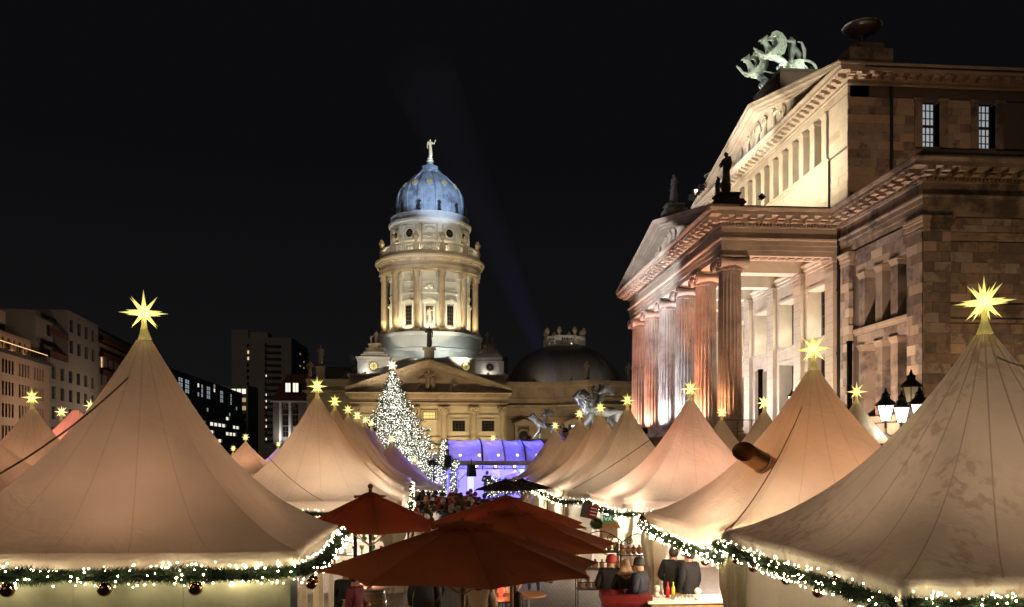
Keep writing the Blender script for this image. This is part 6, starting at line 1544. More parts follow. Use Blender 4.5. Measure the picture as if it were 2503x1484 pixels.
addt('F1', 600, 1081, 'distant beige tent left of the left tent row', 'star of the distant beige tent left of the left row', depth=54, apex=4.3, seed=27, lamp=(1, .56, .36), lw=210, star=.55, detailed=False)
addt('F2', 570, 1107, 'small distant pale tent, left one of two', 'left one of two tiny stars on the distant pale tents', depth=60, apex=3.65, eave=2.0, w=3.4, seed=28, lamp=YLW, lw=150, star=.5, detailed=False)
addt('F3', 591, 1111, 'small distant pale tent, right one of two', 'right one of two tiny stars on the distant pale tents', depth=60, apex=3.55, eave=2.0, w=3.4, seed=29, lamp=YLW, lw=150, star=.5, detailed=False)
addt('F4', 680, 1096, 'small distant violet tent left of the front tent of the left row', 'tiny star on the distant violet tent', depth=66, apex=4.0, w=4.4, seed=30, lamp=PUR, lw=240, star=.5, detailed=False)
addt('F5', 700, 1098, 'small distant white tent beside the violet one', 'tiny star on the distant white tent beside the violet one', depth=70, apex=4.0, w=4, seed=31, lamp=YLW, lw=150, star=.5, detailed=False)
p_ = atD(1205, 1071, 58); make_star('small lit star above the blue stage roof', (p_.x, p_.y, p_.z), .6, False)
q = MB(); q.bar((p_.x, p_.y, 0), (p_.x, p_.y, p_.z - .3), .05, 8); tag(q.build('star_mast', M['dark_metal']), 'thin mast carrying the star behind the blue stage', 'mast')

# ---- fir garlands with bulbs and baubles
GBULB = MB(); GBULB.ball((0, 0, 0), 1, 4); GBM = GBULB.mesh('bulb', M['bulb'], True); GBF = GBULB.mesh('bulb', M['bulb_far'], True)
BAUB = MB(); BAUB.ball((0, 0, 0), 1, 14); BAUB.lathe([(.16, .97), (.16, 1.12), (.0, 1.14)], n=8); BBM = BAUB.mesh('bauble', M['bauble'], True)
def garland(label, pts, r=.13, near=True, nb=90, needles=5000, baubles=(), brad=.011, seed=1, group='lit fir garlands under the tent eaves'):
    rg = random.Random(seed); pts = [Vector(p) for p in pts]
    t = thing('fir_garland', label, 'garland', pts[0], 0, group); seg = []; Ltot = 0
    for a_, b_ in zip(pts[:-1], pts[1:]): seg.append((Ltot, a_, b_)); Ltot += (b_ - a_).length
    def at(s):
        s = max(0, min(Ltot - 1e-4, s))
        for s0, a_, b_ in reversed(seg):
            if s >= s0: d = (b_ - a_); l_ = d.length; return a_ + d * ((s - s0) / l_), d / l_
    q = MB()
    for i in range(needles):
        s = rg.uniform(0, Ltot); c, d = at(s); up = Vector((0, 0, 1)); sd_ = d.cross(up).normalized(); a_ = rg.uniform(0, 2 * pi); n_ = sd_ * cos(a_) + up * sin(a_)
        lump = .8 + .35 * sin(s * 5.3 + seed) * sin(s * 2.1)
        r0 = r * lump * rg.uniform(.1, .75); tip = c + n_ * (r0 + r * .38) + d * rg.uniform(-.6, .6) * r; b0 = c + n_ * r0 * .7
        wv = (d * rg.uniform(-1, 1) + Vector((rg.uniform(-1, 1), rg.uniform(-1, 1), rg.uniform(-1, 1))) * .5).normalized() * r * (.045 if near else .12)
        q.add([b0 - wv, b0 + wv, tip], [(0, 1, 2)])
    q.tube([at(Ltot * i / 40)[0] for i in range(41)], r * .35, 6)
    q.build('fir_needles', M['fir'], t, kind='stuff')
    bulbs = []
    for i in range(nb):
        c, d = at(rg.uniform(0, Ltot)); up = Vector((0, 0, 1)); sd_ = d.cross(up).normalized(); a_ = rg.uniform(0, 2 * pi); n_ = sd_ * cos(a_) + up * sin(a_)
        bulbs.append((c + n_ * r * rg.uniform(.75, 1.12), brad * rg.uniform(.6, 1.35)))
    if near:
        for c, rb in bulbs: link('bulb', GBM, t, c - wloc(t), None, (rb,) * 3)
    else:
        q = MB()
        for c, rb in bulbs:
            q.add([c + Vector(v_) * rb for v_ in ((1, 0, 0), (-1, 0, 0), (0, 1, 0), (0, -1, 0), (0, 0, 1), (0, 0, -1))], [(0, 2, 4), (2, 1, 4), (1, 3, 4), (3, 0, 4), (2, 0, 5), (1, 2, 5), (3, 1, 5), (0, 3, 5)])
        q.build('fairy_lights', M['bulb_far'], t, kind='stuff')
    for s_, dz, rb in baubles:
        c, d = at(s_ * Ltot); sd_ = d.cross(Vector((0, 0, 1))).normalized()
        if sd_.y > 0 and abs(sd_.y) > abs(sd_.x): sd_ = -sd_
        link('bauble', BBM, t, c + Vector((0, 0, dz)) + sd_ * .08 - wloc(t), None, (rb,) * 3)
    return t
def eaves_corners(key, w=5.0, eave=2.36):
    x, y = A[key]; h = w / 2; return {'nw': (x - h, y + h), 'ne': (x + h, y + h), 'sw': (x - h, y - h), 'se': (x + h, y - h)}
# near left tent: front garland and aisle-side garland
x, y = A['L1']; x1 = x + 2.375; y0 = y - 1.9
garland('near fir garland with bulbs and brown mirror baubles along the front of the left tent', [(x - 2.5, y0 - .12, 2.27), (x - 1, y0 - .14, 2.23), (x1 - .4, y0 - .14, 2.22), (x1 + .05, y0 - .1, 2.25)], .13, True, 190, 15000,
        [(.06, .18, .085), (.20, -.13, .08), (.36, -.14, .08), (.57, -.14, .08), (.77, -.14, .08), (.33, .0, .05)], .0075, 1)
garland('fir garland with bulbs running back along the aisle side of the near left tent', [(x1 + .08, y0 - .1, 2.25), (x1 + .16, y0 + 1.0, 2.22), (x1 + .14, y0 + 2.2, 2.26), (x1 + .1, y0 + 3.75, 2.3)], .125, True, 130, 9000,
        [(.02, -.16, .065), (.05, -.13, .06), (.12, -.02, .06), (.3, -.1, .06)], .007, 2)
# near right tents
x, y = A['R1']; x0 = x - 2.5; y0 = y - 2.5
garland('fir garland with brown mirror baubles along the front of the stained right tent', [(x0 - .05, y0 - .14, 2.21), (x0 + 1.0, y0 - .16, 2.18), (x0 + 3, y0 - .14, 2.2)], .12, True, 120, 9000,
        [(.07, -.13, .07), (.26, -.14, .07), (.42, -.1, .07), (.6, -.12, .07)], .0075, 3)
garland('fir garland with bulbs on the aisle side of the stained right tent', [(x0 - .15, y0 - .1, 2.21), (x0 - .17, y0 + 2.4, 2.18), (x0 - .15, y0 + 5.0, 2.2)], .12, True, 170, 12000,
        [(.1, -.14, .065), (.25, .02, .07), (.33, -.15, .065), (.5, -.13, .065), (.62, 0, .065), (.72, -.15, .06), (.85, -.13, .06), (.95, .0, .06)], .007, 4)
x, y = A['R2']; x0r = x - 2.5; y0r = y - 2.5
garland('fir garland with bulbs on the aisle side of the tent with stove pipes', [(x0r - .12, y0r - .2, 2.03), (x0r - .14, y0r + 2.4, 2.02), (x0r - .16, y0r + 4.9, 2.12)], .12, True, 150, 9000,
        [(.2, -.15, .07), (.42, -.14, .07), (.6, .0, .07), (.8, -.12, .07), (.95, .05, .08), (1.0, .1, .08), (.99, -.1, .07)], .009, 5)
for key, nm, sd_ in (('R3', 'reddish lit tent', -1), ('R4', 'beige tent right of the lion', -1), ('R5', 'tent below the lion', -1), ('R6', 'third farthest tent of the right row', -1), ('L2', 'front tent of the left row', 1), ('L30', 'second tent of the left row', 1), ('L31', 'third tent of the left row', 1), ('L32', 'fourth tent of the left row', 1), ('L33', 'fifth tent of the left row', 1), ('P1', 'violet lit tent', 1)):
    x, y = A[key]; e_ = (1.72 if key == 'P1' else 2.05)
    xs_ = x + sd_ * 2.58
    garland('lit fir garland on the aisle side of the ' + nm, [(xs_, y - 2.5, e_ - .02), (xs_ + sd_ * .03, y, e_ - .04), (xs_, y + 2.5, e_)], .13, False, 110 if sd_ < 0 else 60, 2600, (), .012 if y < 30 else .014, 7 + int(y))
    if key in ('R3', 'R4', 'L2', 'L30', 'P1'):
        garland('lit fir garland along the front eaves of the ' + nm, [(x - sd_ * -2.55, y - 2.6, e_), (x - sd_ * 2.5, y - 2.6, e_)], .13, False, 150, 2600, (), .013 if y < 30 else .015, 17 + int(y))
# ---- cloth walls and curtains
def cloth(parent, name, a, b, z0, z1, mk='wall_cloth', amp=.02, f=9, n=60, seed=0):
    a = Vector(a); b = Vector(b); d = (b - a); L_ = d.length; d.normalize(); nn_ = Vector((d.y, -d.x, 0)); q = MB(); NZ = 6
    for j in range(NZ + 1):
        for i in range(n + 1):
            s = L_ * i / n; p_ = a + d * s + nn_ * (amp * sin(s * f + seed) + amp * .5 * sin(s * f * 2.3 + j * .5)); q.v.append((p_.x, p_.y, z0 + (z1 - z0) * j / NZ))
    for j in range(NZ):
        for i in range(n): q.f.append((j * (n + 1) + i, j * (n + 1) + i + 1, (j + 1) * (n + 1) + i + 1, (j + 1) * (n + 1) + i)); q.m.append(0)
    me = q.mesh(name, M[mk], True, wloc(parent)); ul = me.uv_layers.new(name='UVMap')
    for l_ in me.loops: ul.data[l_.index].uv = (.5, 1)
    return link(name, me, parent)
def gathered(label, c, z0, z1, r=.2, tie=1.25, mk='curtain', seed=0):
    """curtain gathered round a tent leg and tied in the middle"""
    t = thing('gathered_curtain', label, 'curtain', (0, 0, 0)); q = MB(); n_ = 40; rg = random.Random(seed); ph = [rg.uniform(0, 6) for _ in range(4)]; NZ = 16
    for j in range(NZ + 1):
        z = z0 + (z1 - z0) * j / NZ; w_ = .38 + .62 * min(1, abs(z - tie) / .7) ** .8; 
        if z < tie: w_ = .38 + .42 * min(1, (tie - z) / .9)
        for i in range(n_):
            a_ = 2 * pi * i / n_; f_ = 1 + .16 * sin(a_ * 7 + ph[0] + .3 * j * .3) + .10 * sin(a_ * 11 + ph[1] + j * .15); q.v.append((r * w_ * f_ * cos(a_), r * w_ * f_ * sin(a_) * 1.1, z))
    for j in range(NZ):
        for i in range(n_): q.f.append((j * n_ + i, j * n_ + (i + 1) % n_, (j + 1) * n_ + (i + 1) % n_, (j + 1) * n_ + i)); q.m.append(0)
    me = q.mesh('cloth', M[mk], True); ul = me.uv_layers.new(name='UVMap')
    for l_ in me.loops: ul.data[l_.index].uv = (.5, 1)
    link('cloth', me, t); q = MB(); q.lathe([(r * .45, tie - .03), (r * .5, tie), (r * .45, tie + .03)], n=16); q.build('tie', M['white'], t)
    t.location = c; return t
x, y = A['L1']; st = thing('stall_wall', 'painted plywood front wall of the near left stall, lit yellow by the garland', 'stall wall', (x, y - 1.85, 0))
M['ply'] = mat('painted_rough_panel', (.72, .70, .50), .6, var=.12, vscale=2.5, bump=.5, bscale=5)
for k in range(4):
    xa = x + 2.3 - (k + 1) * 1.22; q = MB(); q.box(xa + .004, xa + 1.216, y - 1.86, y - 1.82, .02, 2.2); q.build('panel', M['ply'], st)
q = MB(); q.box(x + 2.3, x + 2.38, y - 1.9, y - 1.81, 0, 2.3); q.build('corner_post', M['alu'], st)
for k, (yy, lb) in enumerate(((y - 1.6, 'cream curtain strip hanging at the front corner of the near left tent'), (y - .2, 'pinkish curtain with eyelets hanging on the aisle side of the near left tent'))):
    st2 = thing('tent_curtain', lb, 'curtain', (x + 2.36, yy, 0)); cloth(st2, 'cloth', (x + 2.33, yy - .2, 0), (x + 2.33, yy + .55, 0), .05, 1.95, 'curtain', .04, 14)
    if k == 1:
        for j in range(4):
            q = MB(); q.lathe([(.012, 0), (.022, .004), (.03, 0)], n=12); q.xform(Matrix.Translation((x + 2.39, yy + .2, .5 + j * .4)) @ Matrix.Rotation(pi / 2, 4, 'Y')); q.build('eyelet', M['steel'], st2)
x, y = A['R1']; st = thing('stall_wall', 'white tarpaulin side wall of the stained right tent, lit yellow by the garland', 'stall wall', (x - 2.4, y, 0))
cloth(st, 'side_cloth', (x - 2.42, y + 1.9, 0), (x - 2.42, y - 2.4, 0), .02, 2.2, 'wall_cloth', .012, 3, 80)
cloth(st, 'front_cloth', (x - 2.4, y - 2.42, 0), (x + 2.4, y - 2.42, 0), .02, 2.2, 'wall_cloth', .012, 3, 80)
gathered('cream curtain gathered beside the opening of the stained right tent', (x - 2.36, y + 2.35, 0), 0, 2.1, .2, .9, seed=2)
gathered('straight cream curtain at the rear of the stained tent', (x - 2.40, y + 1.95, 0), 0, 2.1, .17, -5, seed=8)
x, y = A['R2']
gathered('cream curtain tied at mid height, far left corner of the stove pipe tent', (x - 2.35, y + 2.3, 0), 0, 2.15, .24, 1.0, seed=3)
x, y = A['R3']
gathered('translucent white curtain tied near the green exit sign', (x - 2.35, y - 2.35, 0), 0, 2.15, .22, 1.25, seed=4)
st = thing('stall_wall', 'white back wall of the stall under the reddish tent', 'stall wall', (x, y, 0)); cloth(st, 'cloth', (x + 2.3, y + 2.3, 0), (x - 2.3, y + 2.3, 0), 0, 2.3); cloth(st, 'cloth', (x + 2.4, y - 2.3, 0), (x + 2.4, y + 2.3, 0), 0, 2.3)
x, y = A['R4']; st = thing('stall_wall', 'plain cream front wall of the tent right of the lion statue', 'stall wall', (x, y, 0)); cloth(st, 'cloth', (x - 2.45, y - 2.45, 0), (x + 2.3, y - 2.45, 0), 0, 2.3, 'wall_cloth', .01)
cloth(st, 'cloth', (x - 2.45, y + 2.3, 0), (x - 2.45, y - 1.4, 0), 0, 2.0, 'curtain', .05, 16)
x, y = A['L2']; st = thing('stall_wall', 'cream back wall inside the front tent of the left row', 'stall wall', (x, y, 0)); cloth(st, 'cloth', (x - 2.3, y + 2.3, 0), (x + 2.3, y + 2.3, 0), 0, 2.3)
x2_ = x
gathered('draped cream curtain on the corner of the front tent of the left row', (x + 2.3, y - 2.3, 0), 0, 2.2, .3, .9, seed=6)
for key, lb in (('R5', 'tent below the lion'), ('R6', 'third farthest right tent'), ('L30', 'second left row tent'), ('L31', 'third left row tent'), ('L32', 'fourth left row tent')):
    x, y = A[key]; s_ = -1 if key[0] == 'R' else 1; st = thing('stall_wall', 'striped white curtain side of the ' + lb, 'stall wall', (x, y, 0)); cloth(st, 'cloth', (x + s_ * 2.4, y + 2.3, 0), (x + s_ * 2.4, y - 1.2, 0), 0, 2.1, 'curtain', .05, 16)
# interior lights of the open stalls (warm lamps under the roofs; those at the aisle edge are added)
def pendant(label, x, y, z, power, col=(1, .9, .74)):
    t = thing('stall_lamp', label, 'lamp', (x, y, z)); q = MB(); q.lathe([(.02, .12), (.05, .1), (.12, 0), (.11, 0)], x, y, 12, cz=z); q.build('shade', M['white'], t); q = MB(); q.ball((x, y, z - .01), .05, 6); q.build('bulb', M['flood_white'], t)
    light('stall_light', 'POINT', (x, y, z - .12), power, col, None, .12); return t
x, y = A['R3']; pendant('lamp over the gingerbread racks under the reddish tent', x - 1.2, y + .3, 2.0, 420); pendant('added lamp over the aisle corner of the gingerbread stall', x - 2.5, y - 2.3, 2.1, 320, (1, .9, .72)); pendant('second lamp deeper inside the gingerbread stall', x + 1, y + 1, 2.0, 260)  # the aisle corner lamp is added to brighten the paving
x, y = A['R2']; pendant('lamp inside the stall with the condiment counter', x - 1.0, y - .5, 2.0, 200, (1, .85, .72)); pendant('added lamp at the aisle edge of the tent with stove pipes', x - 2.2, y - 1.9, 2.0, 300, (1, .74, .46)); pendant('lamp at the back of the tent with stove pipes', x + 1, y + 1.2, 2.0, 90, (1, .8, .66))  # the aisle edge lamp is added to light the parasols from the right
x, y = A['L2']; pendant('lamp inside the front tent of the left row', x + 1, y, 2.0, 420); pendant('lamp at the rear of the second tent of the left row', x + .5, y + 5.5, 2.0, 300)
x, y = A['R4']; pendant('lamp of the stall right of the lion statue', x - 1.8, y, 2.0, 260)
x, y = A['R5']; pendant('lamp of the stall below the lion statue', x - 1.8, y, 2.0, 260)
# guy ropes between tent tips and corners
def rope(label, a, b, r=.009, sagz=.12):
    a = Vector(a); b = Vector(b); q = MB(); q.tube([a + (b - a) * t - Vector((0, 0, sagz * 4 * t * (1 - t))) for t in [i / 14 for i in range(15)]], r, 5); tag(q.build('guy_rope', M['rope']), label, 'rope', 'guy ropes of the tents')
def tip(k, z=5.0): return (A[k][0], A[k][1], z)
rope('thick slack rope from the near left tent tip down to the left edge', tip('L1', 4.85), tuple(atD(-40, 1180, 8.8)), .012)
rope('thin rope from the star of the right pale tent to the right edge', tip('R1', 4.9), tuple(atD(2560, 905, 9.2)), .01, .05)
rope('thin rope crossing the tent with stove pipes', tip('R10', 4.9), tuple(atD(1772, 1296, 12.6)), .008)
rope('thin rope running down the left side of the tent with stove pipes', tip('R2', 4.95), tuple(atD(1786, 1290, 12.4)), .008, .25)
rope('thin rope crossing the reddish tent towards the beige tent', tip('R3', 4.9), tuple(atD(1400, 1195, 26)), .01)
rope('thin rope over the front tent of the left row', tip('L2', 4.9), tuple(atD(880, 1150, 30)), .01)
rope('thin rope slanting down across the front tent of the left row', tuple(atD(640, 1100, 21)), tuple(atD(790, 1225, 20.8)), .008)
# stove pipes through the roof
x, y = A['R2']
for k, (sx, lb) in enumerate(((-1, 'brass coloured stove pipe elbow sticking out of the left slope of the tent'), (1, 'brass coloured stove pipe elbow on the right slope of the tent, near the lamps'))):
    M['pipe'] = mat('brushed_brass_duct', (.38, .24, .13), .28, metal=.85) if 'pipe' not in M else M['pipe']
    c = atD(1858, 1128, 14.3) if sx < 0 else atD(2128, 1118, 15.3)
    o = atD(1822, 1106, 14.2) if sx < 0 else atD(2150, 1108, 15.2)
    o = Vector(o); c = Vector(c) ; d = (o - c).normalized(); t = thing('stove_pipe', lb, 'stove pipe', tuple(c))
    up = Vector((0, 0, 1)); sd_ = d.cross(up).normalized(); u2 = sd_.cross(d); q = MB(); n_ = 24; rad = .175
    for ring, (tt, slant) in enumerate(((-.25, 0), (0, 0), ((o - c).length + .04, 1.0))):
        for i in range(n_):
            a_ = 2 * pi * i / n_; q.v.append(tuple(c + d * (tt + slant * .12 * cos(a_) * sx * -1) + (sd_ * cos(a_) + u2 * sin(a_)) * rad))
    for j in range(2):
        for i in range(n_): q.f.append((j * n_ + i, j * n_ + (i + 1) % n_, (j + 1) * n_ + (i + 1) % n_, (j + 1) * n_ + i)); q.m.append(0)
    q.build('duct', M['pipe'], t, True)
    q = MB(); q.tube([c + d * -.05 + (sd_ * cos(a_) + u2 * sin(a_)) * (rad + .008) for a_ in [2 * pi * i / 24 for i in range(25)]], .014, 5); q.build('collar', M['steel'], t)
# ================================================================ CHRISTMAS TREE
def xmas_tree():
    rg = random.Random(3); p0 = atD(981, HZ, 62); H = 9.75
    t = thing('christmas_tree', 'tall fir tree covered in white fairy lights, left of the blue stage', 'christmas tree', (p0.x, p0.y, 0))
    q = MB(); q.tube([(0, 0, 0), (-.1, 0, 3), (-.35, 0, 6.5), (-.68, 0, H)], [.2, .15, .09, .02], 8); q.xform(Matrix.Translation(wloc(t))); q.build('trunk', M['bark'], t)
    nd = MB(); bl = MB(); br = MB()
    def add_needle(c, d, L_):
        w_ = Vector((rg.uniform(-1, 1), rg.uniform(-1, 1), rg.uniform(-1, 1))).normalized() * .025
        nd.add([c - w_, c + w_, c + d * L_], [(0, 1, 2)])
    def bulb(c, r_):
        bl.add([c + Vector(v_) * r_ for v_ in ((1, 0, 0), (-1, 0, 0), (0, 1, 0), (0, -1, 0), (0, 0, 1), (0, 0, -1))], [(0, 2, 4), (2, 1, 4), (1, 3, 4), (3, 0, 4), (2, 0, 5), (1, 2, 5), (3, 1, 5), (0, 3, 5)])
    z = .7
    while z < H - .15:
        f = (z - 1.0) / (H - 1.0); Rr_ = 3.95 * (1 - f) ** .92 + .10; nb_ = int(7 + 12 * (1 - f))
        for k in range(nb_):
            a_ = rg.uniform(0, 2 * pi); L_ = Rr_ * rg.choice((.55, .75, .9, 1.0, 1.12)) * rg.uniform(.9, 1.1); base = Vector((-.07 * z, 0, z)); d = Vector((cos(a_), sin(a_), 0)); prev = base; segs = max(4, int(L_ / .22))
            for i in range(1, segs + 1):
                s_ = i / segs; p_ = base + d * L_ * s_ + Vector((0, 0, .12 * L_ - .42 * L_ * s_ ** 1.2 + .25 * L_ * s_ ** 3)); side = Vector((-d.y, d.x, 0))
                br.bar(prev, p_, .018, 3, caps=False)
                wd = .34 * L_ * (1 - s_ * .75) + .06
                for m_ in range(15):
                    o_ = side * rg.uniform(-1, 1) * wd + Vector((0, 0, rg.uniform(-.16, .05))); c = prev + (p_ - prev) * rg.random() + o_
                    add_needle(c, (d * .7 + side * rg.uniform(-.8, .8) + Vector((0, 0, rg.uniform(-.5, .15)))).normalized(), rg.uniform(.10, .2))
                nbulb = 2.6 if s_ > .35 else 1.2
                for m_ in range(int(nbulb + rg.random())):
                    bulb(prev + (p_ - prev) * rg.random() + side * rg.uniform(-1, 1) * wd + Vector((0, 0, rg.uniform(-.1, .08))), rg.choice((.012, .017, .022, .032)) * rg.uniform(.8, 1.2))
                prev = p_
        z += .115 + .03 * (1 - f)
    for mb_, nm, mk, kd in ((nd, 'needles', 'fir_tree', 'stuff'), (br, 'branches', 'bark', 'stuff'), (bl, 'fairy_lights', 'bulb_tree', 'stuff')):
        mb_.v = [(x + p0.x, y + p0.y, z_) for x, y, z_ in mb_.v]; mb_.build(nm, M[mk], t, kind=kd)
    for zz in (1.5, 2.6, 3.8, 5.0, 6.3, 7.8):  # extra lamps added inside the crown to brighten the needles
        for k in range(3 if zz < 6 else 1): a_ = k * 2.1 + zz; light('added_crown_lamp', 'POINT', (p0.x - .07 * zz + cos(a_) * (3.3 - zz * .38) * .55, p0.y + sin(a_) * (3.3 - zz * .38) * .55, zz), 40, (1, .95, .82), None, .3)
    M['star_white'] = emat('white_star_paper', (1, .96, .72), 1.5)
    st_ = make_star('pale white star on the very top of the Christmas tree', (p0.x - .7, p0.y, H + .35), .95, False)
    for o in KIDS.get(st_.name, []):
        if o.name.startswith('rays'): o.material_slots[0].link = 'OBJECT'; o.material_slots[0].material = M['star_white']
xmas_tree()

# ================================================================ BLUE STAGE
SX0, SX1 = atD(1092, HZ, 44).x, atD(1338, HZ, 44).x; SY = 43.4
stage = thing('concert_stage', 'open air stage with transparent blue lit barrel roof on aluminium trusses', 'stage', ((SX0 + SX1) / 2, SY, 0))
mc, nc_, bc = newmat('clear_roof_foil'); Lc_ = nc_.links.new
bc.inputs['Base Color'].default_value = (.62, .62, .85, 1); bc.inputs['Roughness'].default_value = .18
trc = nc_.nodes.new('ShaderNodeBsdfTranslucent'); trc.inputs[0].default_value = (.7, .72, .95, 1); tpc = nc_.nodes.new('ShaderNodeBsdfTransparent'); tpc.inputs[0].default_value = (.75, .75, .95, 1)
m1_ = nc_.nodes.new('ShaderNodeMixShader'); m1_.inputs[0].default_value = .55; Lc_(bc.outputs[0], m1_.inputs[1]); Lc_(trc.outputs[0], m1_.inputs[2])
m2_ = nc_.nodes.new('ShaderNodeMixShader'); nzc = nc_.nodes.new('ShaderNodeTexNoise'); nzc.inputs['Scale'].default_value = 1.6; nzc.inputs['Detail'].default_value = 6; nzc.inputs['Distortion'].default_value = 1.2
mrc = nc_.nodes.new('ShaderNodeMapRange'); mrc.inputs[1].default_value = .35; mrc.inputs[2].default_value = .65; mrc.inputs[3].default_value = .2; mrc.inputs[4].default_value = .6; Lc_(nzc.outputs[0], mrc.inputs[0]); Lc_(mrc.outputs[0], m2_.inputs[0])
Lc_(m1_.outputs[0], m2_.inputs[1]); Lc_(tpc.outputs[0], m2_.inputs[2]); Lc_(m2_.outputs[0], nc_.nodes['Material Output'].inputs[0]); M['foil'] = mc
M['stage_cloth'] = mat('pale_stage_backdrop', (.62, .62, .70), .8, var=.12, vscale=.8)
M['stage_floor'] = mat('black_stage_floor', (.04, .04, .045), .4)
def arc_(t): return (SY + 4.6 * (1 - cos(t * pi / 2)) , 2.98 + 1.42 * sin(t * pi / 2) ** .8)
NSEG = 5; xs5 = [SX0 + (SX1 - SX0) * k / NSEG for k in range(NSEG + 1)]
xs5 = [SX0, atD(1178, HZ, 44).x, atD(1232, HZ, 44).x, atD(1283, HZ, 44).x, SX1]
for a_, b_ in zip(xs5[:-1], xs5[1:]):
    q = MB(); nx = 8
    for j in range(13):
        y_, z_ = arc_(j / 12)
        for i in range(nx + 1):
            e = i / nx; q.v.append((a_ + (b_ - a_) * e, y_, z_ - .10 * sin(pi * e) * (1 if j else .4)))
    for j in range(12):
        for i in range(nx): q.f.append((j * (nx + 1) + i, j * (nx + 1) + i + 1, (j + 1) * (nx + 1) + i + 1, (j + 1) * (nx + 1) + i)); q.m.append(0)
    q.build('roof_panel', M['foil'], stage, True)
for k, xx in enumerate(xs5):
    q = MB(); pts = [(xx, *arc_(j / 12)) for j in range(13)]; q.tube([(p_[0], p_[1], p_[2] + .02) for p_ in pts], .05, 6)
    q.tube([(p_[0], p_[1], p_[2] - .26) for p_ in pts], .035, 5)
    for a_, b_ in zip(pts[:-1], pts[1:]): q.bar((a_[0], a_[1], a_[2]), (b_[0], b_[1], b_[2] - .26), .02, 4)
    q.build('roof_truss', M['dark_metal'] if k != 2 else M['alu'], stage)
def truss(name, a, b, s=.15, parent=None):
    a = Vector(a); b = Vector(b); d = (b - a).normalized(); u_ = d.cross(Vector((0, 1, 0)) if abs(d.y) < .9 else Vector((1, 0, 0))).normalized(); v_ = d.cross(u_); q = MB(); L_ = (b - a).length; n_ = max(2, int(L_ / (s * 1.8)))
    cs = [(u_ * sx + v_ * sy) * s for sx, sy in ((-1, -1), (1, -1), (1, 1), (-1, 1))]
    for c in cs: q.bar(a + c, b + c, .025, 5)
    for i in range(n_):
        p_, r_ = a + d * L_ * i / n_, a + d * L_ * (i + 1) / n_
        for j in range(4): q.bar(p_ + cs[j], r_ + cs[(j + 1) % 4], .012, 3, caps=False)
    return q.build(name, M['alu'], parent)
xl, xr_ = atD(1108, HZ, 43.4).x, atD(1303, HZ, 43.4).x
truss('truss_beam', (SX0, SY - .1, 2.9), (SX1, SY - .1, 2.9), .1, stage)
for xx in (xl, xr_): truss('truss_tower', (xx, SY - .1, 0), (xx, SY - .1, 2.8), .14, stage)
q = MB(); q.bar((xl + .2, SY, 2.1), (xl + .9, SY, 2.8), .03, 5); q.bar((xr_ - .2, SY, 2.1), (xr_ - .9, SY, 2.8), .03, 5); q.build('brace', M['alu'], stage, kind=None)
q = MB(); q.box(SX0, SX1, SY + .2, SY + 6, 0, .95); q.build('stage_floor', M['stage_floor'], stage)
q = MB(); q.box(SX0, SX1, SY + 5.2, SY + 5.3, .95, 3.1); q.build('backdrop', M['stage_cloth'], stage)
q = MB(); q.box(SX0 - .02, SX1 + .02, SY - .16, SY - .1, 2.98, 3.2); q.build('front_banner', M['wall_cloth'] if False else M['stage_cloth'], stage)
for u0, u1, mk in ((1142, 1158, 'win_cool'), (1204, 1222, 'white'), (1257, 1274, 'win_cool')):
    a_, b_ = atD(u0, HZ, 48.4).x, atD(u1, HZ, 48.4).x; q = MB(); q.box(a_, b_, SY + 5.1, SY + 5.19, 1.3, 2.7); q.build('light_screen', M[mk], stage)
for u0, v0, rz_ in ((1152, 1150, .3), (1096, 1128, -.2)):
    pt = atD(u0, v0, 43); q = MB(); q.cbox((pt.x, pt.y, pt.z), (.42, .4, .62), rz_, .8); q.bar((pt.x, pt.y, pt.z + .3), (pt.x, pt.y, pt.z + .6), .02, 4); q.build('loudspeaker', M['dark_metal'], stage)
BL = (.09, .13, 1); VI = (.26, .15, 1)
for k in range(5):
    xx = SX0 + (SX1 - SX0) * (k + .5) / 5; yy = SY + 2.2; q = MB(); q.cbox((xx, yy, 2.86), (.22, .22, .28)); o = q.build('stage_spotlight', M['dark_metal'], stage); q = MB(); q.ball((xx, yy - .14, 2.9), .07, 6); q.ball((xx + .2, yy + .5, 3.5), .06, 6); q.build('lens', M['flood_white'], o)
    light('stage_lamp', 'SPOT', (xx, yy, 2.7), 420, (BL, VI)[k % 2], (xx, SY + 5, 1.4), .1, 130, .8)
    light('stage_lamp', 'POINT', (xx, yy + .3, 3.2), 190, (VI, BL)[k % 2], None, .15)
light('stage_lamp', 'SPOT', (SX0 + 1, SY + .6, 2.7), 90, (.8, .85, 1), (SX0 + 3, SY + 5, 1.6), .1, 110)
